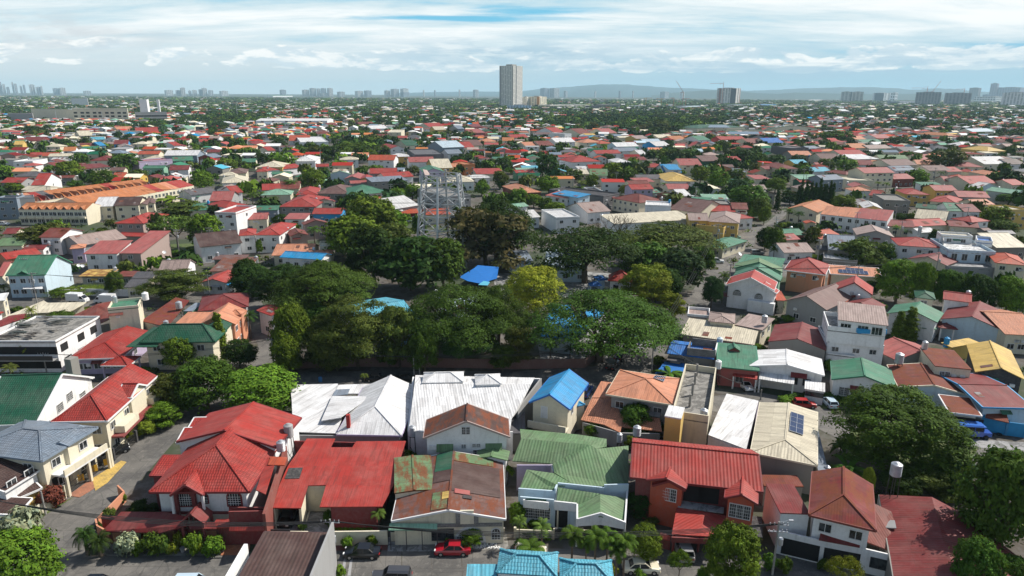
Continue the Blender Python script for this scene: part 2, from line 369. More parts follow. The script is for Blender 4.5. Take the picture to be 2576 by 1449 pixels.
# ------------------------------------------------------------------ windows and doors (shared meshes)
WC={}
def winmesh(style,w,h,fc):
	key=(style,round(w,1),round(h,1),fc)
	if key in WC: return WC[key]
	mb=MB(); w,h=key[1],key[2]
	def bx(x0,x1,z0,z1,y0,y1,mi): mb.prism([(x0,y0),(x1,y0),(x1,y1),(x0,y1)],z0,z1,mi)
	f=.09
	if style=='arch':
		n=10; pts=[(-w/2,-h/2),(w/2,-h/2),(w/2,h/2-w/2)]+[(w/2*math.cos(t),h/2-w/2+w/2*math.sin(t)) for t in [math.pi*i/n for i in range(1,n)]]+[(-w/2,h/2-w/2)]
		sc=lambda k:[(x*k,(z)*(1+(k-1)*w/h)) for x,z in pts]
		o=sc(1.22);
		mb.face([(x,-.10,z) for x,z in o],1)
		for i in range(len(o)):
			a,b=o[i],o[(i+1)%len(o)]; mb.face([(a[0],-.10,a[1]),(a[0],.02,a[1]),(b[0],.02,b[1]),(b[0],-.10,b[1])],1)
		mb.face([(x,-.13,z) for x,z in pts],0)
		k=max(2,int(w/.28))
		for i in range(1,k): x=-w/2+w*i/k; bx(x-.02,x+.02,-h/2,h/2-w*.12,-.17,-.15,2)
		for i in range(1,5): z=-h/2+h*i/6; bx(-w/2,w/2,z-.02,z+.02,-.17,-.15,2)
		mats=['window_glass','paint','lamp_white']
	elif style=='void':
		bx(-w/2,w/2,-h/2,h/2,-.03,.0,0); mats=['shade_black']  # panel on a closed wall; the opening's inner shade is painted near-black
	elif style=='door':
		bx(-w/2,w/2,-h/2,h/2,-.05,.0,1); bx(-w/2-.07,-w/2,-h/2,h/2,-.09,.0,0);bx(w/2,w/2+.07,-h/2,h/2,-.09,.0,0);bx(-w/2-.07,w/2+.07,h/2,h/2+.07,-.09,0,0)
		mats=['lamp_white','paint']
	else:
		bx(-w/2,w/2,-h/2,h/2,-.03,.0,0)
		for x0,x1,z0,z1 in ((-w/2-f,-w/2,-h/2-f,h/2+f),(w/2,w/2+f,-h/2-f,h/2+f),(-w/2,w/2,h/2,h/2+f),(-w/2,w/2,-h/2-f,-h/2)): bx(x0,x1,z0,z1,-.10,.0,1)
		k=max(2,int(round(w/.7)))
		for i in range(1,k): x=-w/2+w*i/k; bx(x-.03,x+.03,-h/2,h/2,-.07,-.03,1)
		if style=='grid':
			k2=int(w/.22)
			for i in range(1,k2): x=-w/2+w*i/k2; bx(x-.016,x+.016,-h/2,h/2,-.13,-.10,1)
			for i in range(1,4): z=-h/2+h*i/4; bx(-w/2,w/2,z-.018,z+.018,-.15,-.13,1)
		mats=['window_glass','paint']
	me=bpy.data.meshes.new('window'); me.from_pydata(mb.v,[],mb.f)
	for m in mats: me.materials.append(MATS[m])
	me.polygons.foreach_set('material_index',mb.m); me.update(); WC[key]=me; return me
# ------------------------------------------------------------------ houses
class House:
	def __init__(s,label,name='house',cat='house',group=None,root=None):
		s.label=label; s.name=name; s.cat=cat; s.group=group; s.e=root; s.n=0
	def wing(s,sh,A,B,far,z,kind='gx',slope=.32,roof='r',wall='w',rm='roof_metal',oh=.5,z0=0.,fascia=None,ry=None,sto=None,F=0,Rt=0,L=0,open_=False,ww=1.3,wh=1.15,wst='win',wf='w',par=.0,tk=.14,bw=None,dmin=2.5,dmax=None,name='roof'):
		if kind=='sf' and slope==.32: slope=.08
		a=PS(sh,*A,z); b=PS(sh,*B,z); ex=(b-a); w=ex.length; ex.normalize(); ey=Vector((-ex.y,ex.x,0))
		hv=kind[1] if len(kind)>1 else 'x'
		if isinstance(far,tuple):
			c=PS(sh,*far,z); d=(c-b).dot(ey)
		else:
			ty=S(sh,0,far)[1]
			def top(d):
				if kind[0]=='f': return ex*w/2+ey*d+UP*(z+par)
				if kind=='sf': return ex*w/2+ey*d+UP*(z+slope*d)
				if kind[0]=='s': return ex*(w if kind=='sr' else 0)+ey*d+UP*z
				if kind=='gx': return ex*w/2+ey*d/2+UP*(z+slope*d/2)
				if kind=='gy': return ex*w/2+ey*d+UP*(z+slope*w/2)
				if kind[0]=='h':
					m=min(w,d)/2; return ex*w/2+ey*(d-m if d>w else d/2)+UP*(z+slope*m)
			o2=Vector((a.x,a.y,0)); d=bis(lambda q:proj(o2+top(q))[1]-ty,dmin,70.)
			d=min(d,dmax*w if dmax else max(18,2.4*w))
		d=max(d,dmin)
		if ry is not None:   # picture row of the near end of the ridge
			ty=S(sh,0,ry)[1]
			v0=0. if kind in('gy',) else (d/2 if kind in('gx',) else min(w,d)/2)
			rr=(w if kind[1:]=='y' else d)/2 if kind[0]=='g' else min(w,d)/2
			o2=a+ex*w/2+ey*v0; h=bis(lambda q:proj((o2.x,o2.y,z+q))[1]-ty,.05,9.); slope=h/rr
		if kind=='hg' : hv='y'
		s.fr=(a,ex,ey,w,d,z,oh,z0,slope,kind)
		if s.e is None:
			base=a+ex*w/2+ey*d/2; s.e=empty(s.name,(base.x,base.y,0),s.label,s.cat,s.group)
		Q=lambda u,v,h: a*1.+ex*u+ey*v+UP*h
		global UVX; UVX=tuple(ex)
		def rf(u,v):
			if kind[0]=='f': return 0.
			if kind=='sf': return slope*v
			if kind=='sb': return slope*(d-v)
			if kind=='sl': return slope*u
			if kind=='sr': return slope*(w-u)
			if kind=='gx': return slope*min(v,d-v)
			if kind=='gy': return slope*min(u,w-u)
			if kind=='hg': return slope*min(u,w-u,v)
			return slope*min(u,w-u,v,d-v)
		mb=MB(); cap=[]
		def pl(*uv): mb.slab([Q(u,v,rf(u,v)) for u,v in uv],tk)
		if kind[0]=='s': pl((0,0),(w,0),(w,d),(0,d))
		elif kind=='gx': pl((0,0),(w,0),(w,d/2),(0,d/2)); pl((0,d/2),(w,d/2),(w,d),(0,d)); cap=[((0,d/2),(w,d/2))]
		elif kind=='gy': pl((0,0),(w/2,0),(w/2,d),(0,d)); pl((w/2,0),(w,0),(w,d),(w/2,d)); cap=[((w/2,0),(w/2,d))]
		elif kind=='hg':
			m=min(w/2,d*.8); pl((0,0),(w,0),(w/2,m)); pl((0,0),(w/2,m),(w/2,d),(0,d)); pl((w,0),(w,d),(w/2,d),(w/2,m)); cap=[((0,0),(w/2,m)),((w,0),(w/2,m)),((w/2,m),(w/2,d))]
		elif kind[0]=='h':
			if d>w:
				m=w/2; r0,r1=(m,m),(m,d-m)
				pl((0,0),(w,0),r0); pl((0,d),(w,d),r1); pl((0,0),r0,r1,(0,d)); pl((w,0),(w,d),r1,r0)
			else:
				m=d/2; r0,r1=(m,m),(w-m,m)
				pl((0,0),(w,0),r1,r0); pl((0,d),(w,d),r1,r0); pl((0,0),r0,(0,d)); pl((w,0),(w,d),r1)
			cap=[((0,0),r0),((w,0),r1 if d<=w else r0),((0,d),r0 if d<=w else r1),((w,d),r1),(r0,r1)]
		for p,q in cap: mb.beam(Q(*p,rf(*p)+.03),Q(*q,rf(*q)+.03),.26,.12)
		if kind[0]=='f':
			mb.slab([Q(0,0,0),Q(w,0,0),Q(w,d,0),Q(0,d,0)],.2)
		if mb.f: mb.build(name,rm,s.e,CL[roof])
		if kind[0]=='f' and par>0:
			pm=MB(); t=.18
			for (u0,v0,u1,v1) in ((0,0,w,t),(0,d-t,w,d),(0,t,t,d-t),(w-t,t,w,d-t)):
				pm.prism([Q(u0,v0,0),Q(u1,v0,0),Q(u1,v1,0),Q(u0,v1,0)],z+.003,z+par)
			pm.build('parapet','wall_paint',s.e,CL[wall])
		if fascia:
			fm=MB(); t=.12
			cs=[(0,0),(w,0),(w,d),(0,d)]
			if kind=='gx': cs=[(0,0),(w,0),(w,d/2),(w,d),(0,d),(0,d/2)]
			if kind=='gy': cs=[(0,0),(w/2,0),(w,0),(w,d),(w/2,d),(0,d)]
			ctr=(w/2,d/2)
			for i in range(len(cs)):
				p,q=cs[i],cs[(i+1)%len(cs)]
				fm.beam(Q(*p,rf(*p)-.13),Q(*q,rf(*q)-.13),.2,.26)
			fm.build('fascia','paint',s.e,CL[fascia])
		# walls
		iu=min(oh,w*.2); iv=min(oh,d*.2)
		if wall and not open_:
			wm=MB(); top_off=tk+.01
			if kind[0]=='f': top_off=.21
			def side(p,q,brk=None):
				pts=[p]+([brk] if brk else [])+[q]
				wm.face([Q(*p,z0-z),Q(*q,z0-z)]+[Q(*t,rf(*t)-top_off) for t in pts[::-1]])
			side((iu,iv),(w-iu,iv),(w/2,iv) if hv=='y' and kind[0]=='g' else None)
			side((w-iu,iv),(w-iu,d-iv),(w-iu,d/2) if kind=='gx' else None)
			side((w-iu,d-iv),(iu,d-iv),(w/2,d-iv) if kind in('gy','hg') else None)
			side((iu,d-iv),(iu,iv),(iu,d/2) if kind=='gx' else None)
			wm.build('wall','wall_paint',s.e,CL[wall])
		elif open_:
			for u,v in ((iu,iv),(w-iu,iv),(w-iu,d-iv),(iu,d-iv)):
				wm=MB(); wm.box(Q(u,v,z0-z),(.28,.28,z-z0+rf(u,v)-tk-.01),math.atan2(ex.y,ex.x)); wm.build('post','wall_paint',s.e,CL[wall or 'w'])
		if sto is None: sto=[1.7+3*k for k in range(int((z-z0-.6)//2.7)+0)] or [max(.9,z-z0-1.5)]
		for face,n in (('F',F),('R',Rt),('L',L)):
			if not n: continue
			for zz in sto:
				for i in range(n):
					f=(i+.5)/n+( .06 if (i+int(zz))%2 else -.05)*(1/n)
					s.win(face,f,z0+zz,ww,wh,wst,wf)
		return s
	def win(s,face,f,zc,w=1.2,h=1.1,style='win',col='w',name=None,prou=.004):
		a,ex,ey,W,D,z,oh,z0,sl,k=s.fr; iu=min(oh,W*.2); iv=min(oh,D*.2)
		th=math.atan2(ex.y,ex.x)
		if face=='F': p=a+ex*(iu+(W-2*iu)*f)+ey*(iv-prou); r=th
		elif face=='R': p=a+ex*(W-iu+prou)+ey*(iv+(D-2*iv)*f); r=th+math.pi/2
		elif face=='L': p=a+ex*(iu-prou)+ey*(D-iv-(D-2*iv)*f); r=th-math.pi/2
		o=bpy.data.objects.new(name or {'door':'door','void':'opening_shade'}.get(style,'window'),winmesh(style,w,h,'')); COL.objects.link(o); o.parent=s.e
		o.location=Vector((p.x,p.y,zc))-Vector(s.e.location); o.rotation_euler=(0,0,r); o.color=(*CL[col],1)
		return s
	def at(s,f,v,h):
		a,ex,ey,W,D,z,oh,z0,sl,k=s.fr; p=a+ex*f+ey*v; return Vector((p.x,p.y,h))
	def box(s,name,u0,u1,v0,v1,z0,z1,col,mat='wall_paint'):
		m=MB(); m.prism([s.at(u0,v0,0),s.at(u1,v0,0),s.at(u1,v1,0),s.at(u0,v1,0)],z0,z1); m.build(name,mat,s.e,CL[col]); return s
	def poly(s,sh,pts,col,mat='roof_metal',t=.14,name='roof',uvx=None):
		"""a roof plane from picture corners with their heights"""
		global UVX
		if uvx: UVX=uvx
		v=[PS(sh,x,y,z) for x,y,z in pts]
		if s.e is None:
			c=sum(v,Vector())/len(v); s.e=empty(s.name,(c.x,c.y,0),s.label,s.cat,s.group)
		m=MB(); m.slab(v,t); m.build(name,mat,s.e,CL[col]); return s
	def upright(s,sh,p,q,z0,zt,col,zt2=None,mat='wall_paint',t=.2,name='wall'):
		"""a wall whose base line runs p-q (picture points taken at height zp)"""
		a=PS(sh,p[0],p[1],p[2]); b=PS(sh,q[0],q[1],q[2]); d=(b-a); d.z=0; d.normalize(); nrm=Vector((-d.y,d.x,0))*t
		if s.e is None:
			c=(a+b)/2; s.e=empty(s.name,(c.x,c.y,0),s.label,s.cat,s.group)
		m=MB(); zt2=zt if zt2 is None else zt2
		A=Vector((a.x,a.y,z0)); B=Vector((b.x,b.y,z0)); A1=Vector((a.x,a.y,zt)); B1=Vector((b.x,b.y,zt2))
		m.face([A,B,B1,A1]); m.face([B+nrm,A+nrm,A1+nrm,B1+nrm]); m.face([A1,B1,B1+nrm,A1+nrm]); m.face([A+nrm,A,A1,A1+nrm]); m.face([B,B+nrm,B1+nrm,B1])
		m.build(name,mat,s.e,CL[col]); s.fr=(a,d,Vector((-d.y,d.x,0)),(b-a).length,t,zt,0.,z0,0,'f'); return s
# ------------------------------------------------------------------ trees
def leafmesh(name,P0,N,size,tint,aspect=1.5,seed=0):
	rng=np.random.default_rng(seed); n=len(P0)
	N=N/np.linalg.norm(N,axis=1,keepdims=True); r=rng.normal(size=(n,3)); A=np.cross(N,r); A/=np.linalg.norm(A,axis=1,keepdims=True); B=np.cross(N,A)
	s=(size*(0.7+.6*rng.random(n)))[:,None]/2; A=A*s*aspect; B=B*s
	V=np.stack([P0-A*1.,P0-B*.8,P0+A*1.,P0+B*.8],1).reshape(-1,3)
	return V,np.repeat(tint,4,0)
def rawmesh(name,V,T,mat,nq):
	me=bpy.data.meshes.new(name); nv=len(V); me.vertices.add(nv); me.vertices.foreach_set('co',V.astype(np.float32).ravel())
	me.loops.add(nv); me.loops.foreach_set('vertex_index',np.arange(nv,dtype=np.int32)); me.polygons.add(nv//nq)
	me.polygons.foreach_set('loop_start',np.arange(0,nv,nq,dtype=np.int32)); me.polygons.foreach_set('loop_total',np.full(nv//nq,nq,dtype=np.int32))
	me.materials.append(MATS[mat]); at=me.color_attributes.new('tint','FLOAT_COLOR','POINT')
	c=np.ones((nv,4),np.float32); c[:,:3]=T if T.ndim==2 else T[:,None]; at.data.foreach_set('color',c.ravel()); me.update(calc_edges=True); return me
def crownpts(lobes,n,rng,sub=30,flat=.6,spread=.20,inner=.16,down=-.35):
	"""lobes: (x,y,z,rx,ry,rz); leaves gathered in clumps on each lobe's surface"""
	L=np.array(lobes); wt=(L[:,3]*L[:,4]+L[:,3]*L[:,5]+L[:,4]*L[:,5]); wt/=wt.sum(); P=[];N=[];T=[]
	for l,w in zip(L,wt):
		k=int(n*w);
		if k<4: continue
		ns=max(4,int(sub*(w*len(L))**.8)); c=rng.normal(size=(ns,3)); c/=np.linalg.norm(c,axis=1,keepdims=True); c[:,2]=np.where(c[:,2]<down,-c[:,2]*.6,c[:,2])
		c/=np.linalg.norm(c,axis=1,keepdims=True)
		ct=.72+.5*rng.random(ns); rad=.80+.22*rng.random(ns)
		ix=rng.integers(0,ns,k); g=rng.normal(size=(k,3))*spread*np.array([1,1,flat]); g[:,2]-=np.hypot(g[:,0],g[:,1])*.35
		p=c[ix]*rad[ix,None]+g; d=c[ix]*.8+g*2+rng.normal(size=(k,3))*.45+np.array([0,0,.55])
		sc=l[3:6]; q=l[:3]+p*sc
		keep=np.ones(k,bool)
		for m in L:
			if (m==l).all(): continue
			keep&=(((q-m[:3])/m[3:6])**2).sum(1)>.42
		lt=.85+.3*rng.random()
		P.append(q[keep]);N.append(d[keep]);T.append(((ct[ix])*(.72+.56*rng.random(k))*lt)[keep])
		k2=int(k*inner); u=rng.normal(size=(k2,3)); u/=np.linalg.norm(u,axis=1,keepdims=True); P.append(l[:3]+u*sc*(.35+.4*rng.random((k2,1))));N.append(u+[0,0,.3]);T.append((.7+.5*rng.random(k2))*lt)
	return np.concatenate(P),np.concatenate(N),np.concatenate(T)
def tintcol(T,rng,yel=.25):
	y=rng.random(len(T))*yel; c=np.stack([T*(1+y*.9),T*(1+y*.25),T*(1-y*.5)],1); return np.clip(c,0,3)
TR={}
def crown(kind,var,lod):
	"""leaf mesh in metres; returns mesh, radius, height"""
	rng=np.random.default_rng(hash((len(kind),ord(kind[0]),ord(kind[1]),var,lod))%99991); U=rng.random
	n,sz={0:(34000,.33),1:(7500,.58),2:(1300,1.15),3:(90000,.175)}[lod]
	if kind=='rain':
		Rr,H=12.,14.; lobes=[]
		for i in range(44):
			r=11.2*math.sqrt(U()); t=U()*6.283; zz=12.4-7.6*(r/12)**2.2+U()*.9-.5; a=2.7+U()*1.2; lobes.append((r*math.cos(t),r*math.sin(t),zz,a,a,1.5+U()*.5))
		for i in range(16): r=3+7*U();t=U()*6.283; lobes.append((r*math.cos(t),r*math.sin(t),4.2+U()*3,2.2,2.2,1.2))
		P,N,T=crownpts(lobes,n*1.35,rng,20,.35,.24,.05,-.1); N[:,2]+=.7; sz*=.88
	elif kind=='mango':
		Rr,H=5.,9.5; sub_=34 if lod==3 else 14; lobes=[(0,0,5.2,3.5,3.5,3.5)]
		for i in range(26): t=U()*6.283; e=U()*1.9-.75; lobes.append((3.1*math.cos(t)*math.cos(e),3.1*math.sin(t)*math.cos(e),5.0+3.4*math.sin(e),1.5+U()*.5,1.5+U()*.5,1.25+U()*.4))
		P,N,T=crownpts(lobes,n*.6,rng,sub_,.6,.22 if lod!=3 else .14,.06,-.6); sz*=.9
	elif kind=='loose':
		Rr,H=5.,10.5; lobes=[(0,0,6.2,1.8,1.8,2.2)]
		for i in range(32): t=U()*6.283; r=.8+3.3*U(); lobes.append((r*math.cos(t),r*math.sin(t),2.0+7.2*U()*(1-(r/6)**2*.6),1.1+U()*.9,1.1+U()*.9,.7+U()*.5))
		P,N,T=crownpts(lobes,n*.46,rng,12,.45,.30,.05); sz*=.95
	elif kind=='airy':
		Rr,H=6.,10.; lobes=[]
		for i in range(26): t=U()*6.283; r=5*math.sqrt(U()); lobes.append((r*math.cos(t),r*math.sin(t),8.4-3.6*(r/6)**2+U()*1.-.5,1.1+U(),1.1+U(),.5+U()*.4))
		P,N,T=crownpts(lobes,n*.20,rng,10,.4,.34,.02); sz*=.85
	elif kind=='column':
		Rr,H=1.1,9.; lobes=[]
		for i in range(16): z=.8+7.6*i/15; a=1.0*(1-.55*(i/15)**1.6); lobes.append((.18*(U()-.5),.18*(U()-.5),z,a,a,.75))
		P,N,T=crownpts(lobes,n*.16,rng,10,1.0,.24,.15); sz*=.7
	elif kind=='bush':
		Rr,H=1.3,1.9; lobes=[(0,0,.95,.8,.8,.8)]+[(.75*math.cos(i*1.05+U()),.75*math.sin(i*1.05+U()),.5+U()*.9,.5,.5,.45) for i in range(7)]
		P,N,T=crownpts(lobes,n*.075,rng,9,.8,.28,.1); sz*=.62
	T=tintcol(T,rng,{'rain':.15}.get(kind,.35))
	V,TT=leafmesh(kind,P,N,np.full(len(P),sz),T,1.6,var)
	return rawmesh('crown',V,TT,'leaf',4),Rr,H
def trunkmesh(kind,var,Rr,H):
	rnd=random.Random(var*7+len(kind)); m=MB();
	hb={'rain':.30,'mango':.25,'loose':.25,'airy':.3,'column':.3,'bush':.2,'bare':.25}[kind]*H; r0={'rain':.75,'mango':.28,'loose':.25,'airy':.24,'column':.13,'bush':.04,'bare':.22}[kind]
	m.tube((0,0,-.3),(0,0,.25),r0*1.5,r0*1.1); m.tube((0,0,.2),(rnd.uniform(-.2,.2),rnd.uniform(-.2,.2),hb),r0*1.1,r0*.85)
	def br(p,d,l,r,dep):
		q=p+d*l; m.tube(p-d*.05,q,r,r*.6,6,0,False)
		if dep==0: return
		for i in range(3 if dep>1 else 2):
			nd=(d+Vector((rnd.uniform(-1,1),rnd.uniform(-1,1),rnd.uniform(-.1,.5)))*.75).normalized(); br(q,nd,l*rnd.uniform(.6,.85),r*.58,dep-1)
	nb={'rain':6,'column':1,'bush':3}.get(kind,5)
	for i in range(nb):
		t=i*6.283/nb+rnd.random(); e={'rain':.75,'column':.05,'bush':.8}.get(kind,.8)
		d=Vector((math.cos(t)*e,math.sin(t)*e,.85)).normalized(); br(Vector((0,0,hb*.97)),d,{'rain':4.3,'column':2.6,'bush':.4}.get(kind,H*.22),r0*.55,{'bush':1,'column':1,'bare':4}.get(kind,2))
	me=bpy.data.meshes.new('trunk'); me.from_pydata(m.v,[],m.f); me.materials.append(MATS['bark']); me.update(); return me
def frondmesh(kind,var):
	"""palm and banana leaves"""
	rng=np.random.default_rng(var+31); V=[];T=[]
	def quad(a,b,c,d,t): V.extend([a,b,c,d]); T.extend([t]*4)
	if kind=='banana':
		for i in range(10):
			t=i*2.4+rng.random(); L=2.2+rng.random()*.9; e0=1.15-.07*i; p=np.array([0,0,1.5]); h=np.array([math.cos(t),math.sin(t),0]); s=np.array([-h[1],h[0],0]); tt=.8+.5*rng.random(); pw=.05
			for k in range(8):
				e=e0-k*.24; q=p+(h*math.cos(e)+np.array([0,0,1])*math.sin(e))*L/8; w=.34*math.sin(math.pi*min(.97,(k+1.4)/9))
				dn=np.array([0,0,-.10]); quad(p-s*pw+dn,p,q,q-s*w+dn,tt); quad(p,p+s*pw+dn,q+s*w+dn,q,tt*1.12); p=q;pw=w
		H=4.;Rr=2.4
	else:
		nf={'palm':16,'royal':15,'sago':26,'fan':18}[kind]; H={'palm':8.,'royal':6.5,'sago':1.5,'fan':2.4}[kind]; L0={'palm':2.9,'royal':2.2,'sago':1.25,'fan':1.1}[kind]; Rr=L0*.95; zt=H-L0*.35
		for i in range(nf):
			t=i*2.399+rng.random()*.3; h=np.array([math.cos(t),math.sin(t),0]); s=np.array([-h[1],h[0],0]); e0=1.25-1.25*i/nf+rng.random()*.15; p=np.array([0,0,zt]); tt=.75+.5*rng.random(); K=13; L=L0*(.85+.25*rng.random())
			for k in range(K):
				e=e0-1.9*(k/K)**1.25; dr=h*math.cos(e)+np.array([0,0,1])*math.sin(e); q=p+dr*L/K; up=np.cross(dr,s)
				ll=L0*(.30 if kind=='royal' else .27)*math.sin(math.pi*min(.95,(k+1.)/(K+.5)))**.6; ww=L/K*(.62 if kind=='royal' else .42)
				quad(p-s*.03,p+s*.03,q+s*.03,q-s*.03,tt)
				for sg in (-1,1):
					for hh in (0,.5):
						m=p+dr*L/K*hh; tip=m+s*sg*ll*.85+dr*ll*.5+np.array([0,0,-.35*ll])+up*(.25*ll*(rng.random()-.3) if kind=='royal' else 0)
						quad(m,m+dr*ww,tip+dr*ww*.3,tip,tt*(.8+.4*rng.random()))
				p=q
	V=np.array(V);T=tintcol(np.array(T),rng,.4); return rawmesh('crown',V,T,'leaf',4),Rr,H
def palmtrunk(kind,H):
	m=MB(); r={'palm':.16,'royal':.15,'sago':.16,'fan':.1,'banana':.13}[kind]; zt={'banana':1.6}.get(kind,H-{'palm':1.0,'royal':.8,'sago':.45,'fan':.4}.get(kind,1))
	m.lathe((0,0,0),[(r*1.5,-.2),(r*1.1,.3),(r,zt*.5),(r*.85,zt)],8)
	me=bpy.data.meshes.new('trunk'); me.from_pydata(m.v,[],m.f); me.materials.append(MATS['bark']); me.update(); return me
LEAF={'dk':(.026,.060,.012),'md':(.052,.108,.015),'br':(.092,.168,.018),'lime':(.15,.20,.022),'yel':(.25,.28,.028),'ol':(.068,.095,.020),'brn':(.080,.078,.032),
	  'sil':(.22,.27,.19),'blu':(.030,.072,.026),'red':(.12,.03,.03),'pal':(.085,.145,.03),'fea':(.050,.098,.014)}
TREES=[]
def getproto(kind,var,lod):
	k=(kind,var,lod)
	if k not in TR:
		if kind in('palm','royal','sago','fan','banana'):
			cm,Rr,H=frondmesh(kind,var); tm=palmtrunk(kind,H)
		elif kind=='bare':
			Rr,H=4.5,9.; cm=None; tm=trunkmesh('bare',var,Rr,H)
		else:
			cm,Rr,H=crown(kind,var,lod); tm=trunkmesh(kind,var,Rr,H)
		TR[k]=(cm,tm,Rr,H)
	return TR[k]
NTR=0
def plant(kind,loc,Rw,Hw,leaf='md',label=None,cat='tree',group=None,lod=0,name=None,rz=None):
	global NTR
	NTR+=1; lod=3 if lod==0 and kind in('mango','loose') and Rw>7.5 else lod; var=NTR%{0:2,1:4,2:4,3:2}[lod];
	if kind in('rain',): var=NTR%2
	cm,tm,Rr,H=getproto(kind,var,lod)
	name=name or {'palm':'palm_tree','royal':'palm_tree','banana':'banana_plant','sago':'sago_palm','fan':'fan_palm','bush':'bush','bare':'bare_tree','column':'cypress_tree','rain':'rain_tree','mango':'mango_tree'}.get(kind,'tree')
	if cat=='tree': cat={'palm':'palm','royal':'palm','fan':'palm','sago':'palm','column':'cypress','banana':'banana plant'}.get(kind,cat)
	e=empty(name,loc,label,cat,group); sx=Rw/Rr; sz=Hw/H; e.scale=(sx,sx,sz); e.rotation_euler=(0,0,(NTR*2.399)%6.283 if rz is None else rz)
	t=bpy.data.objects.new('trunk',tm); COL.objects.link(t); t.parent=e
	if cm is not None:
		c=bpy.data.objects.new('crown',cm); COL.objects.link(c); c.parent=e
		l=LEAF[leaf]; k=.9+.2*random.random(); c.color=(l[0]*k,l[1]*k,l[2]*k,1)
	TREES.append((e,kind,leaf)); return e
def tree(kind,sh,xc,yt,yb,wpx,leaf='md',label=None,**k):
	"""xc: crown centre, yt: crown top, yb: foot on the ground, wpx: crown width, all in picture units"""
	xx,yy=S(sh,xc,yb); sc=SH[sh[0]][1]; g=P(xx,yy,0); ty=S(sh,0,yt)[1]
	depth=-(MI@g).z; Rw=wpx/sc/2*depth/FPX*1.06
	H=bis(lambda h:proj((g.x,g.y,h))[1]-ty,.3,60.)
	# the crown's far side rises higher in the picture than its apex: allow for it on wide crowns
	H=max(.6,H-Rw*.12)
	g.x=bis(lambda x:proj((x,g.y,.68*H))[0]-xx,g.x-30,g.x+30)
	lod=0 if (depth<190 or kind in('palm','royal','banana','sago','fan')) else (1 if depth<420 else 2)
	return plant(kind,g,Rw,H,leaf,label,lod=lod if lod==0 or kind not in('palm','royal','banana') else 0,**k)
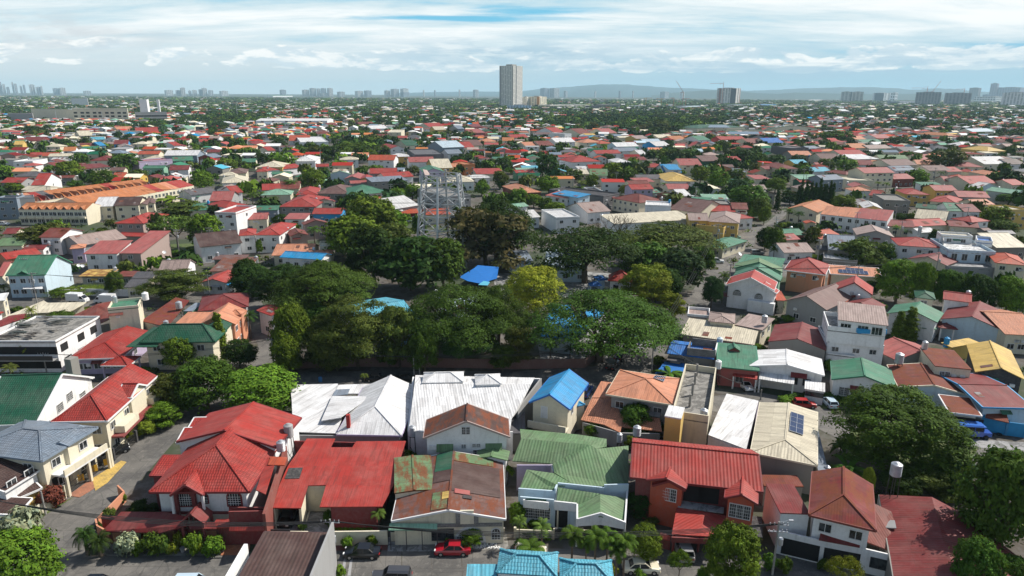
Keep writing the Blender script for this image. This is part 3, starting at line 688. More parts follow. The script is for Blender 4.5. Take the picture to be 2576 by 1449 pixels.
# ------------------------------------------------------------------ cars
def loft(secs,mats,name,parent,mi=0):
	m=MB()
	for A,B in zip(secs,secs[1:]):
		n=len(A)
		for i in range(n-1): m.face([A[i],B[i],B[i+1],A[i+1]],mi)
	m.face(secs[0][::-1],mi); m.face(secs[-1],mi); return m.build(name,mats,parent,uv=False)
PC={}
def carproto(kind):
	"""x forward, y left; origin on the ground under the middle"""
	L,Wd,H,hood,prof,glass={'sedan':(4.4,1.72,1.42,.92,[(-2.2,.55),(-2.15,.95),(-1.5,1.02),(-.95,1.38),(.45,1.42),(1.15,.98),(2.05,.80),(2.2,.5)],[(-1.42,1.02),(-.93,1.36),(.43,1.40),(1.08,.99)]),
	   'suv':(4.6,1.84,1.75,1.05,[(-2.3,.6),(-2.28,1.1),(-2.1,1.68),(.35,1.75),(1.05,1.15),(2.15,1.0),(2.3,.55)],[(-2.14,1.12),(-2.02,1.64),(.33,1.70),(.98,1.16)]),
	   'hatch':(3.9,1.68,1.5,.95,[(-1.95,.6),(-1.92,1.0),(-1.6,1.46),(.35,1.5),(1.05,1.02),(1.8,.86),(1.95,.5)],[(-1.83,1.03),(-1.52,1.42),(.33,1.46),(.98,1.03)])}[kind]
	e=empty('parked_car',(0,0,0),None,None)
	def ring(x,z,w,zb=.28): return [Vector((x,-w,zb)),Vector((x,-w*1.02,z*.62+.08)),Vector((x,-w*.93,z*.93)),Vector((x,-w*.72,z)),Vector((x,w*.72,z)),Vector((x,w*.93,z*.93)),Vector((x,w*1.02,z*.62+.08)),Vector((x,w,zb))]
	hw=Wd/2; low=[]
	for i,(x,z) in enumerate(prof):
		zz=min(z,hood+.02); w=hw*(.86 if abs(x)>L/2-.12 else 1.)
		low.append(ring(x,zz,w,.32 if abs(x)>L/2-.12 else .26))
	b=loft(low,'car_paint','body',e); b['_t']=1
	up=[p for p in prof if p[1]>hood-.02]
	gx0,gx1=glass[0][0],glass[-1][0]; cab=[]
	m=MB()
	def cs(x,z,w): return [(x,-w,hood-.03),(x,-w*.80,z),(x,w*.80,z),(x,w,hood-.03)]
	xs=glass; secs=[cs(xs[0][0],hood,hw*.88),cs(xs[1][0],xs[1][1],hw*.90),cs(xs[2][0],xs[2][1],hw*.92),cs(xs[3][0],hood,hw*.92)]
	loft([[Vector(p) for p in q] for q in secs],'tint_glass','glass',e)
	r=MB(); x0,z0=xs[1]; x1,z1=xs[2]; w=hw*.90*.80
	r.slab([(x0-.05,-w-.03,z0+.045),(x1+.02,-w-.03,z1+.045),(x1+.02,w+.03,z1+.045),(x0-.05,w+.03,z0+.045)],.05)
	for sg in (-1,1):
		for (xa,za),(xb,zb) in ((xs[0],xs[1]),(xs[2],xs[3])): r.beam((xa,sg*hw*.89,max(za,hood)),(xb if za<zb else xb,sg*(w+.01 if zb>za else hw*.9),zb+.02 if zb>za else hood),.09,.07) if zb>za else r.beam((xa,sg*(w+.01),za+.02),(xb,sg*hw*.9,hood),.09,.07)
		xm=(x0+x1)/2; r.beam((xm,sg*(w+.015),z0+.0),(xm,sg*(hw*.905+.01),hood),.09,.05)
	o=r.build('roof','car_paint',e,uv=False); o['_t']=1
	for x in (-L*.305,L*.315):
		for sg in (-1,1):
			t=MB(); t.tube((x,sg*(hw-.2),.32),(x,sg*(hw+.03),.32),.33,.33,14); wo=t.build('wheel','rubber',e,uv=False)
			rm=MB(); rm.tube((x,sg*(hw+.0),.32),(x,sg*(hw+.045),.32),.19,.17,10); ro=rm.build('rim','chrome',e,uv=False); ro.parent=wo; ro.matrix_parent_inverse=Matrix.Identity(4); ro.location=(0,0,0); wo.location=(0,0,0)
	for nm,x,mt in (('headlight',L/2-.10,'lamp_white'),('tail_light',-L/2+.06,'lamp_red')):
		for sg in (-1,1):
			q=MB(); q.box((x,sg*hw*.66,.66),(.16,.36,.15)); q.build(nm,mt,e,uv=False)
	for o in e.children:
		if o.type=='MESH' and o.name.startswith(('body','roof','glass','wheel','headlight','tail')): pass
	return e
def fixproto(e):
	# the proto's parts were built about the world origin
	for o in e.children:
		o.location=(0,0,0)
def car(kind,sh,x,y,rot,col,label,z=0.):
	if kind not in PC:
		bpy_loc=None; PC[kind]=carproto(kind); used=False
	e=PC[kind]; col=(.006,.006,.008) if col==CL['K'] else ((.05,.05,.055) if col==CL['k'] else col)
	p=PS(sh,x,y,z); ang=rot
	if not e.get('label'):
		e.location=p; e.rotation_euler=(0,0,ang); e['label']=label; e['category']='car'
		def paint(o):
			for ch in o.children:
				if ch.get('_t'): ch.color=(*col,1)
				paint(ch)
		paint(e); return e
	return dup(e,p,ang,None,col,label,None,'car')
# ------------------------------------------------------------------ small things
def tank(sh,x,yb,yt,wpx,z,label,steel=True,stand=0.,col='W'):
	"""water tank: picture centre, base row, top row; base height z; optional stand of that height below"""
	p=PS(sh,x,yb,z); dep=-(MI@p).z; r=wpx/SH[sh[0]][1]/2*dep/FPX; ty=S(sh,0,yt)[1]; H=max(.8,bis(lambda h:proj((p.x,p.y,z+h))[1]-ty,.3,6.)-r*.4)
	e=empty('water_tank',(p.x,p.y,z),label,'water tank'); m=MB(); prof=[(r*.95,0)]
	n=9
	for i in range(n):
		prof+= [(r,H*(i+.15)/n),(r*1.0,H*(i+.7)/n),(r*.955,H*(i+.85)/n)]
	prof+=[(r*.9,H),(r*.55,H+r*.18)]
	m.lathe((p.x,p.y,z),prof,18); m.build('tank_body','steel' if steel else 'paint',e,CL[col])
	m=MB(); m.lathe((p.x,p.y,z+H+r*.18),[(r*.5,0),(r*.45,.08),(r*.2,.14)],14); m.build('lid','steel' if steel else 'paint',e,CL[col])
	if stand>0:
		m=MB()
		for a in range(4):
			t=a*math.pi/2+.8; q=Vector((p.x+r*.85*math.cos(t),p.y+r*.85*math.sin(t),0)); q2=Vector((p.x+r*1.15*math.cos(t),p.y+r*1.15*math.sin(t),0))
			m.beam((q.x,q.y,z),(q2.x,q2.y,z-stand),.08)
			t2=t+math.pi/2; w=Vector((p.x+r*math.cos(t2),p.y+r*math.sin(t2),0))
			m.beam((q.x,q.y,z-.5*stand),(w.x,w.y,z-stand*.95),.05); m.beam((q.x,q.y,z-.1),(w.x,w.y,z-.1),.07)
		m.build('stand','rail_dark',e)
	return e
def fence(sh,pts,h,col,label,t=.15,name='boundary_wall',cat='wall',mat='wall_paint',z=0.,posts=0,bars=False,gcol=None):
	q=[PS(sh,x,y,z) for x,y in pts]; c=sum(q,Vector())/len(q); e=empty(name,(c.x,c.y,z),label,cat)
	m=MB(); pst=[]
	for a,b in zip(q,q[1:]):
		d=(b-a); L=d.length; d.normalize(); nn=Vector((-d.y,d.x,0))*t/2
		if bars:
			k=int(L/.16)
			for i in range(k+1): p=a+d*(L*i/max(k,1)); m.box((p.x,p.y,z+.1),(.03,.03,h-.15),math.atan2(d.y,d.x))
			m.beam(a+UP*.15,b+UP*.15,.05); m.beam(a+UP*(h-.1),b+UP*(h-.1),.05); m.beam(a+UP*h*.55,b+UP*h*.55,.05)
		else: m.prism([a-nn,b-nn,b+nn,a+nn],z-.1,z+h)
		if posts:
			k=max(1,int(L/posts))
			for i in range(k+1): p=a+d*(L*i/k); pm=MB(); pm.box((p.x,p.y,z),(.34,.34,h+.28),math.atan2(d.y,d.x)); pst.append(pm)
	m.build('railing' if bars else 'wall_panel',mat,e,CL[gcol or col])
	for pm in pst: pm.build('post','wall_paint',e,CL[col])
	return e
def ground_poly(name,sh,pts,z,mat,col=None,kind='structure',label=None,cat=None,zp=0.,th=None):
	q=[PS(sh,x,y,zp) for x,y in pts]; m=MB()
	if th: m.prism(q,z-th,z)
	else:
		q=[Vector((p.x,p.y,z)) for p in q]; a=sum(q[i].x*q[(i+1)%len(q)].y-q[(i+1)%len(q)].x*q[i].y for i in range(len(q)))
		m.face(q if a>0 else q[::-1])
	return m.build(name,mat,None,col,loc=(q[0].x,q[0].y,0),label=label,cat=cat,kind=kind)
def pole(sh,x,yb,yt,label,arms=1,trans=False,lamp=None,name='utility_pole',cat='utility pole',r=.15,z=0.,steel=False):
	p=PS(sh,x,yb,z); ty=S(sh,0,yt)[1]; H=bis(lambda h:proj((p.x,p.y,z+h))[1]-ty,1,45.)
	e=empty(name,p,label,cat); m=MB(); m.tube(p-UP*.2,p+UP*H,r,r*.65,8); m.build('shaft','steel' if steel else 'pole_concrete',e)
	if arms:
		m=MB()
		for i in range(arms):
			zz=H-.4-.9*i; m.beam(p+Vector((-1.1,.1,zz)),p+Vector((1.1,-.1,zz)),.1)
			for k in (-1,-.5,.5,1): m.box(p+Vector((k,0,zz+.05)),(.09,.09,.25))
		m.build('crossarm','steel',e)
	if trans:
		m=MB(); m.lathe(p+Vector((.35,-.25,H-2.9)),[(.24,0),(.27,.1),(.27,.85),(.2,.95)],10); m.build('transformer','steel',e)
	if lamp:
		m=MB(); a=p+UP*(H-.1); b=a+Vector((lamp,-.3,.5)); m.beam(a,b,.07); m.box(b+Vector((0,0,-.06)),(.5,.22,.12)); m.build('lamp_head','steel',e)
	e['_top']=H; return e
def wires(p0,p1,label,n=3,sag=.6,dz=0.,sp=.45):
	a=Vector(p0.location)+UP*(p0['_top']-.25-dz); b=Vector(p1.location)+UP*(p1['_top']-.25-dz); m=MB()
	for k in range(n):
		o=Vector(((k-(n-1)/2)*sp,0,-.0*k)); pr=a+o
		for i in range(1,13):
			t=i/12; q=a.lerp(b,t)+o-UP*sag*4*t*(1-t)*(1+.15*k); m.beam(pr,q,.055); pr=q
	c=(a+b)/2; m.build('power_line','wire',None,loc=c,label=label,cat='power lines',group='power lines strung between the poles')
def onroof(h,name,u0,u1,v0,v1,mat,label=None,cat=None,col=None,t=.08,off=.10,grid=None):
	"""flat thing lying on the last wing's roof plane (own top-level object)"""
	a,ex,ey,W,D,z,oh,z0,sl,k=h.fr
	def rf(u,v):
		return {'gx':sl*min(v,D-v),'gy':sl*min(u,W-u),'sf':sl*v,'sb':sl*(D-v),'sl':sl*u,'sr':sl*(W-u),'hg':sl*min(u,W-u,v)}.get(k,0 if k[0]=='f' else sl*min(u,W-u,v,D-v))
	Q=lambda u,v:a+ex*u+ey*v+UP*(rf(u,v)+off+t)
	c=Q((u0+u1)/2,(v0+v1)/2); m=MB(); fm=MB()
	if grid:
		e=empty(name,c,label,cat); nu,nv=grid
		for i in range(nu):
			for j in range(nv):
				g=.02; A=u0+(u1-u0)*(i+g)/nu; B=u0+(u1-u0)*(i+1-g)/nu; C=v0+(v1-v0)*(j+g)/nv; D_=v0+(v1-v0)*(j+1-g)/nv
				m=MB(); m.slab([Q(A,C),Q(B,C),Q(B,D_),Q(A,D_)],t*.6); m.build('solar_cell_panel',mat,e)
		for i in range(nu+1): u=u0+(u1-u0)*i/nu; fm.beam(Q(u,v0),Q(u,v1),.05,.06)
		for j in range(nv+1): v=v0+(v1-v0)*j/nv; fm.beam(Q(u0,v),Q(u1,v),.05,.06)
		fm.build('frame','steel',e); return e
	m.slab([Q(u0,v0),Q(u1,v0),Q(u1,v1),Q(u0,v1)],t)
	return m.build(name,mat,h.e if label is None else None,col and CL[col],loc=None if label is None else c,label=label,cat=cat)
def awning(h,face,f,zt,w,col,out=.8,drop=.55,name='awning'):
	a,ex,ey,W,D,z,oh,z0,sl,k=h.fr; iu=min(oh,W*.2); iv=min(oh,D*.2)
	if face=='F': p=a+ex*(iu+(W-2*iu)*f)+ey*iv; d=ex; o=-ey
	else: p=a+ex*(W-iu)+ey*(iv+(D-2*iv)*f); d=ey; o=ex
	p=Vector((p.x,p.y,zt)); m=MB(); A=p-d*w/2; B=p+d*w/2; m.slab([A,B,B+o*out-UP*drop,A+o*out-UP*drop],.06); m.build(name,'roof_metal',h.e,CL[col])
def dish(sh,x,y,z,label,r=.5,col='W'):
	p=PS(sh,x,y,z); e=empty('satellite_dish',p,label,'satellite dish'); m=MB(); n=14; ax=Vector((.45,-.55,.7)).normalized(); a=ax.cross(UP).normalized(); b=ax.cross(a)
	c=p+UP*.7; R1=[c+ax*.16+(a*math.cos(t)+b*math.sin(t))*r for t in [i*2*math.pi/n for i in range(n)]]; R0=[c+ax*.03+(a*math.cos(t)+b*math.sin(t))*r*.5 for t in [i*2*math.pi/n for i in range(n)]]
	for i in range(n):
		j=(i+1)%n; m.face([R0[i],R0[j],R1[j],R1[i]]); m.face([c,R0[j],R0[i]])
		m.face([R1[i]-ax*.02,R1[j]-ax*.02,R0[j]-ax*.02,R0[i]-ax*.02])
	m.build('reflector','paint',e,CL[col]); m=MB(); m.tube(p-UP*.1,c,.035,.035,6); m.build('mast','steel',e); m=MB(); m.beam(c-b*r*.9+ax*.1,c+ax*.5,.03); m.box(c+ax*.5,(.1,.1,.1)); m.build('feed_arm','steel',e)
	return e
# ================================================================== GROUND AND ROADS
def bigground():
	m=MB(); n=8; s=24000
	for i in range(-n,n):
		for j in range(-1,6): m.face([(i*s/n*1.,j*s/n*1.,0),((i+1)*s/n,j*s/n,0),((i+1)*s/n,(j+1)*s/n,0),(i*s/n,(j+1)*s/n,0)])
	m.build('ground','ground_soil',kind='structure',uv=False)
bigground()
Rd=lambda *p,sh='V',nm='road',z=.02: ground_poly(nm,sh,p,z,'asphalt')
Rd((-150,1395),(60,1360),(120,1290),(300,1110),(410,1075),(445,1010),(560,920),(600,900),(650,870),(690,850),(700,905),(690,940),(640,940),(560,985),(480,1060),(440,1110),(360,1200),(240,1330),(230,1400),(640,1395),(660,1378),(1300,1378),(1960,1395),(2240,1450),(2260,1800),(-250,1800))
Rd((640,938),(900,934),(1300,934),(1500,922),(1545,880),(1600,900),(1590,975),(1500,992),(1290,965),(640,968))
Rd((1500,922),(1545,880),(1640,860),(1700,790),(1765,700),(1795,640),(1830,605),(1870,585),(1930,560),(1975,520),(1998,470),(2015,420),(2035,420),(2010,500),(1960,560),(1905,590),(1890,640),(1905,700),(1830,720),(1780,770),(1720,870),(1660,905),(1600,975),(1520,985),z=.024)
Rd((1890,640),(2100,660),(2250,690),(2260,730),(2100,700),(1880,690),z=.028)
Rd((-80,735),(260,742),(560,735),(640,720),(700,850),(650,870),(600,760),(300,775),(-100,770),z=.032)
Rd((1720,1005),(1900,985),(2050,1015),(2140,1060),(2360,1110),(2600,1120),(2700,1150),(2700,1210),(2400,1160),(2100,1100),(2000,1050),(1720,1030),z=.036)
# concrete joints and repairs on the near road
for i,x in enumerate((700,760,850,935,1010,1085,1160,1235,1320)): ground_poly('road_marking','V',[(x,1386),(x+1.6,1386),(x+1.6-(x-1000)*-.02,1470),(x-(x-1000)*-.02,1470)],.03,'ground_soil')
for x in (862,878): ground_poly('road_marking','V',[(x+4,1400),(x+10,1400),(x+4,1449),(x-4,1449)],.031,'old_concrete',CL['e'])
# verges, aprons, yards
ground_poly('grass_verge','V',[(188,1250),(60,1330),(20,1375),(-120,1420),(-40,1340),(90,1290),(160,1262)],.05,'grass')
ground_poly('pavement','V',[(305,1160),(232,1205),(240,1235),(270,1215),(318,1163)],.09,'paving',CL['y'],th=.1)
ground_poly('pavement','V',[(232,1205),(170,1248),(200,1252),(240,1228)],.085,'paving',(.4,.17,.10),th=.1)
ground_poly('pavement','V',[(565,1373),(630,1370),(625,1397),(555,1398)],.07,'paving',(.45,.17,.08))
ground_poly('pavement','V',[(230,1345),(300,1370),(560,1372),(555,1398),(270,1400),(222,1372)],.055,'old_concrete',CL['d'])
ground_poly('pavement','V',[(830,1368),(975,1365),(975,1385),(835,1386)],.06,'paving',(.20,.06,.05))
ground_poly('driveway','V',[(978,1352),(1095,1350),(1100,1388),(975,1388)],.05,'old_concrete',CL['e'])
ground_poly('driveway','V',[(1095,1345),(1275,1345),(1280,1384),(1100,1384)],.045,'old_concrete',CL['d'])
ground_poly('driveway','V',[(700,1290),(830,1290),(830,1345),(690,1345)],.05,'old_concrete',CL['e'])
ground_poly('pavement','V',[(1480,800),(1660,770),(1700,840),(1560,905),(1360,905),(1350,850)],.05,'old_concrete',CL['e'])
ground_poly('pavement','V',[(1240,690),(1420,680),(1560,690),(1550,740),(1250,760)],.05,'old_concrete',CL['e'])
ground_poly('garden','V',[(420,615),(540,610),(560,650),(440,665)],.05,'grass')
ground_poly('garden','V',[(2140,1080),(2300,1090),(2460,1130),(2430,1180),(2250,1170),(2130,1150)],.05,'grass')
ground_poly('garden','V',[(2050,1010),(2150,1000),(2170,1018),(2070,1030)],.05,'grass')
ground_poly('driveway','V',[(2440,1105),(2600,1115),(2600,1135),(2420,1125)],.06,'old_concrete',CL['e'])
# ================================================================== NEAR ROWS
# --- far bottom-left terrace of houses across the street
h=House('long white house with mossy green tiled roof and tall gable of four grilled windows')
h.wing('V',(-75,1072),(90,1066),(243,948),6.2,'gx',ry=None,slope=.50,roof='G',wall='W',rm='roof_tile',fascia='W',oh=.35,F=2,wst='grid')
for f,zz in ((.16,4.2),(.40,5.5),(.58,6.0),(.80,4.4)): h.win('R',f,zz,1.6,1.3,'grid')
h.wing('V',(195,968),(233,950),(225,925),6.4,'gy',slope=.6,roof='G',wall='W',rm='roof_tile',fascia='W',oh=.2)
h.box('chimney',3,4.6,4,5.4,5,9.3,'d')
h=House('duplex house with bright red tiled hip roof and cream balconies over the street')
h.wing('V',(128,1061),(270,1058),(399,945),6.6,'hg',ry=992.7,roof='r',wall='C',rm='roof_tile',fascia='W',oh=.7,F=2,Rt=4)
fr=h.fr
h.box('balcony',fr[3]-.8,fr[3]+.9,2.6,7.2,3.2,4.3,'C'); h.box('balcony',fr[3]-.8,fr[3]+.9,12.5,17,3.2,4.3,'C')
h.box('balcony_slab',fr[3]-.8,fr[3]+1.1,1.5,18,2.9,3.15,'R')
h.wing('V',(330,1000),(370,968),(400,946),6.9,'gy',slope=.55,roof='r',wall='C',rm='roof_tile',fascia='W',oh=.3,bw=1)
h=House('cream house with slate blue tiled roof, balcony and double carport')
h.wing('V',(-90,1135),(105,1159),(226,1072),6.4,'hx',slope=.30,roof='h',wall='C',rm='roof_tile',fascia='h',oh=.6,F=2,Rt=2)
fr=h.fr
h.box('balcony',fr[3]-.6,fr[3]+1.6,1.5,fr[4]-.5,3.1,3.35,'W'); h.box('balcony_wall',fr[3]+1.4,fr[3]+1.6,1.5,fr[4]-.5,3.35,4.2,'C')
for v in (1.6,5.5,9.5,fr[4]-.7): h.box('column',fr[3]+1.25,fr[3]+1.6,v,v+.35,0,3.1,'C')
h.win('R',.3,1.5,3.6,2.4,'void'); h.win('R',.75,1.5,3.6,2.4,'void')
h.wing('V',(130,1121),(170,1120),(166,1078),6.5,'gy',slope=.5,roof='h',wall='C',rm='roof_tile',fascia='h',oh=.2)
h=House('white house with dark brown roofs and an orange wing in the bottom corner')
h.wing('V',(-110,1196),(5,1210),(68,1153),6.0,'sl',slope=-.22,roof='N',wall='W',rm='roof_tile',fascia='W',oh=.3,F=1,Rt=2)
h.wing('V',(14,1221),(42,1239),(87,1204),3.4,'sl',slope=-.25,roof='N',wall='y',rm='roof_tile',fascia='W',oh=.3)
h.wing('V',(-60,1290),(38,1283),(91,1240),3.3,'sl',slope=-.15,roof='N',wall='W',rm='roof_tile',fascia='W',oh=.3,F=1)
fence('V',[(158,1262),(100,1298),(45,1335)],1.5,'C','low planter wall with dark railing beside the dark brown roofed house',posts=3)
fence('V',[(282,1160),(228,1203)],1.7,'K','black sliding gate with yellow panels before the double carport',bars=True,name='gate',cat='gate',mat='rail_dark',posts=3.2)
fence('V',[(226,1204),(166,1252)],1.7,'C','black and yellow garden gate between cream posts',bars=True,name='gate',cat='gate',mat='rail_dark',posts=2.6)
fence('V',[(345,1112),(288,1158)],1.8,'K','dark street gate of the red tiled duplex',bars=True,name='gate',cat='gate',mat='rail_dark',posts=4)
for i,(x,y,c,k,t) in enumerate(((176,1198,'W','suv','white station wagon in the double carport'),(232,1172,'K','sedan','black sedan parked in the double carport'),(292,1140,'K','hatch','dark hatchback behind the duplex gate'))):
	car(k,'V',x,y,R(35),CL[c],t)
GT=[o for o in COL.objects if o.name.split('.')[0]=='gate']
for x0,y0 in ((240,1192),(206,1216),(270,1176)):
	a=PS('V',x0,y0,0); m=MB(); m.box((a.x+.1,a.y-.12,.5),(.75,.06,1.),R(33)); m.build('gate_panel','paint',GT[1 if x0==206 else 0],(.72,.42,.03),uv=False)
# --- big red tiled corner house
h=House('big red tiled hip roofed corner house with arched windows and maroon columns')
h.wing('V',(375,1237),(627,1236),(694,1124),6.4,'hg',ry=1131,roof='r',wall='W',rm='roof_tile',fascia='R',oh=.75)
h.win('F',.29,4.9,1.7,1.9,'arch','R'); h.win('F',.52,4.95,.8,1.3,'arch','R'); h.win('F',.86,4.9,1.6,1.9,'arch','R')
fr=h.fr; W_=fr[3]
for u in (W_*.245,W_*.425): h.box('column',u-.22,u+.22,.1,.55,0,6.1,'R')
h.box('band',.7,W_-.7,.66,.75,2.7,3.1,'R'); h.box('lower_wall',.72,W_-.72,.55,.74,0,2.7,'C')
h.wing('V',(428,1245),(510,1244),(500,1175),6.35,'gy',ry=1219,roof='r',wall=None,rm='roof_tile',fascia='R',oh=.1,open_=True)
h.wing('V',(444,1110),(694,1124),(738,1049),7.3,'gy',slope=.30,roof='r',wall='W',rm='roof_metal',fascia='R',oh=.4)
h.wing('V',(443,1113),(500,1112),(520,1086),6.4,'sf',slope=.25,roof='r',wall='W',rm='roof_tile',fascia='W',oh=.3)
h.wing('V',(468,1084),(535,1083),(545,1058),6.8,'sf',slope=.2,roof='r',wall='W',rm='roof_tile',fascia='W',oh=.3)
h.wing('V',(376,1196),(450,1196),(462,1157),5.6,'sf',slope=.2,roof='r',wall='R',rm='roof_tile',fascia='R',oh=.3)
h=House('dark red corrugated carport roof over the corner house front yard',name='carport',cat='carport')
h.poly('V',[(256,1336,2.6),(305,1287,3.6),(417,1288,3.7),(474,1300,3.7),(470,1322,3.3),(402,1340,2.6)],'R')
h.poly('V',[(478,1330,2.9),(545,1330,2.9),(540,1313,3.2),(470,1318,3.2)],'R')
h.poly('V',[(525,1330,2.8),(578,1325,2.8),(578,1305,3.3),(545,1306,3.3)],'r')
h.upright('V',(262,1345,0),(400,1345,0),0,2.5,'R'); h.upright('V',(575,1338,0),(668,1338,0),0,3.0,'R')
h.poly('V',[(576,1335,3.1),(668,1334,3.1),(668,1322,3.5),(578,1324,3.5)],'r')
h.upright('V',(578,1318,2.9),(668,1316,2.9),2.9,4.6,'R'); h.upright('V',(578,1300,2.9),(668,1300,2.9),2.9,4.2,'R')
h=House('small steep maroon gabled porch roof in front of the corner house',name='porch',cat='porch')
h.wing('V',(452,1316),(513,1317),(523,1298),3.6,'gy',slope=.85,roof='R',wall='R',rm='roof_metal',oh=.2,open_=True)
fence('V',[(246,1335),(250,1352),(268,1362),(290,1366),(555,1364)],1.75,'s','curved tan garden wall with red posts round the corner house',t=.2,posts=0)
fence('V',[(283,1366),(385,1366),(470,1366),(553,1365)],2.0,'R','row of maroon posts along the tan garden wall',t=.02,posts=9,name='wall_posts')
fence('V',[(560,1370),(668,1368)],2.6,'R','dark maroon louvred street gate of the corner house',t=.12,posts=4.3,name='gate',cat='gate')
fence('V',[(300,1246),(316,1262),(250,1330)],1.6,'s','tan side wall along the sloping street by the corner house',t=.2)
h=House('bright orange red party wall with stair deck between the two red roofed houses',name='party_wall',cat='wall')
h.upright('V',(668,1300,5.2),(722,1128,5.2),0,5.6,'u',t=.35)
h.poly('V',[(644,1232,6.0),(668,1243,6.0),(690,1170,6.6),(672,1150,6.6)],'r'); h.poly('V',[(674,1169,6.65),(716,1170,6.65),(722,1150,6.65),(680,1148,6.65)],'O')
# --- big plain red metal roof
h=House('low house under a wide plain red metal roof with a notch over the entrance')
zf,zb=3.6,4.9
def zq(y): return zf+(zb-zf)*(1278-y)/(1278-1103)
def PR(*p): return [(x,y,zq(y)) for x,y in p]
h.poly('A1',[],'r') if 0 else None
h.poly('V',PR((686,1277),(757,1278),(775,1221),(703,1219)),'r'); h.poly('V',PR((703,1219),(775,1221),(820,1220),(990,1220),(1000,1172),(724,1172)),'r')
h.poly('V',PR((804,1275),(961,1274),(990,1220),(820,1220)),'r')
h.poly('V',PR((724,1172),(832,1172),(832,1125),(843,1103),(772,1103)),'r'); h.poly('V',PR((832,1172),(1000,1172),(1012,1138),(1021,1109),(896,1110),(886,1125),(832,1125)),'r')
h.poly('V',[(716,1204,zq(1204)+.06),(753,1203,zq(1203)+.06),(762,1176,zq(1176)+.06),(727,1177,zq(1177)+.06)],'K',name='roof_patch',t=.05,mat='old_concrete')
h.upright('V',(832,1276,3.5),(946,1276,3.5),0,3.45,'R'); h.upright('V',(946,1276,3.5),(996,1120,4.9),0,3.4,'R',zt2=4.6)
h.upright('V',(757,1272,3.5),(768,1225,3.9),0,3.4,'C',t=.3); h.upright('V',(690,1276,3.5),(703,1222,3.9),0,3.4,'C',t=.3)
h.upright('V',(700,1220,4.),(832,1220,4.),0,3.85,'c'); h.upright('V',(760,1278,3.55),(775,1221,4.),0,.2,'C')
h.upright('V',(735,1105,4.9),(1015,1112,4.9),0,4.6,'R')
fence('V',[(832,1372),(976,1370)],2.0,'C','cream street wall between the black gate and the green awning',t=.2)
fence('V',[(733,1372),(778,1372)],2.0,'C','short cream wall by the black gate',t=.2)
fence('V',[(680,1370),(733,1370)],2.2,'K','solid black sheet steel gate before the carport',t=.08,name='gate',cat='gate',mat='paint')
car('suv','V',729,1308,R(-95),CL['K'],'black crossover parked nose out under the wide red roof')
# --- rusty patchwork house
h=House('low house with a rusty patchwork roof and a stone arched cream front')
h.wing('V',(985,1310),(1272,1305),(1266,1156),3.7,'gy',ry=1282,slope=.2,roof='n',wall='C',rm='roof_rust',oh=.25,tk=.1,fascia='w')
a_,ex_,ey_,W_,D_,*_r=h.fr; sl_=h.fr[8]
def strip(u0,u1,v0,v1,c,mt='roof_metal',k=.05): onroof(h,'roof_patch',u0,u1,v0,v1,mt,None,None,c,t=.03,off=k)
strip(W_*.33,W_*.5-.05,D_*.66,D_*.995,'G',k=.06); strip(W_*.5+.05,W_*.96,D_*.30,D_*.80,'N','roof_metal'); strip(W_*.33,W_*.5-.05,D_*.47,D_*.66,'N','roof_metal',.05)
strip(W_*.34,W_*.48,D_*.03,D_*.30,'l','roof_rust'); strip(W_*.43,W_*.49,D_*.17,D_*.28,'y',k=.10); strip(W_*.54,W_*.68,D_*.26,D_*.33,'p',k=.10); strip(W_*.62,W_*.70,D_*.20,D_*.25,'K',k=.10)
strip(W_*.5+.05,W_*.9,D_*.82,D_*.99,'l','roof_rust')
h.win('F',.44,1.45,2.6,1.5,'grid','K'); h.win('F',.69,1.45,3.3,1.5,'arch','w'); h.win('F',.93,1.45,1.0,1.5,'arch','w')
h.box('stone_band',W_*.36,W_*.97,.1,.24,2.55,3.0,'d',mat='hollow_block'); h.box('stone_arch',W_*.56,W_*.60,.0,.24,3.0,4.7,'d',mat='hollow_block'); h.box('stone_arch',W_*.72,W_*.76,.0,.24,3.0,4.4,'d',mat='hollow_block'); h.box('stone_panel',W_*.60,W_*.72,.05,.24,3.0,4.9,'C')
h.wing('V',(992,1240),(1093,1231),(1108,1142),4.6,'gy',slope=.06,roof='l',wall='C',rm='roof_rust',oh=.1,tk=.2)
h.wing('V',(1195,1152),(1277,1158),(1262,1133),4.3,'gy',slope=.18,roof='l',wall='W',rm='roof_metal',oh=.3)
h=House('light green corrugated awning over the white metal street fence',name='awning',cat='awning')
h.poly('V',[(977,1333,2.9),(1100,1333,2.9),(1100,1317,3.4),(980,1316,3.4)],'m')
for x in (980,1020,1060,1098): h.upright('V',(x,1333,2.9),(x+2,1333,2.9),0,2.8,'K',t=.1,name='post')
fence('V',[(982,1362),(1030,1362)],1.3,'C','cream panelled garage gate under the green awning, nearer the cream wall',t=.12,name='gate',cat='gate')
fence('V',[(1032,1364),(1100,1364)],1.7,'C','white sheet gate with notices beside the stone arched front',t=.1,name='gate',cat='gate')
p=PS('V',1048,1364,0); m=MB(); m.prism([(p.x-.6,p.y-.12),(p.x+.35,p.y-.12),(p.x+.35,p.y-.07),(p.x-.6,p.y-.07)],.75,1.6); m.build('notice','paint',None,(.10,.08,.16),loc=p,label='dark poster pasted on the white sheet gate',cat='notice')
m=MB(); m.prism([(p.x+.5,p.y-.12),(p.x+1.0,p.y-.12),(p.x+1.0,p.y-.07),(p.x+.5,p.y-.07)],1.0,1.6); m.build('notice','paint',None,(.20,.07,.12),loc=p,label='small reddish poster pasted on the white sheet gate',cat='notice')
fence('V',[(1105,1345),(1270,1345)],1.0,'d','low grey stone planter wall before the arched front',t=.25)
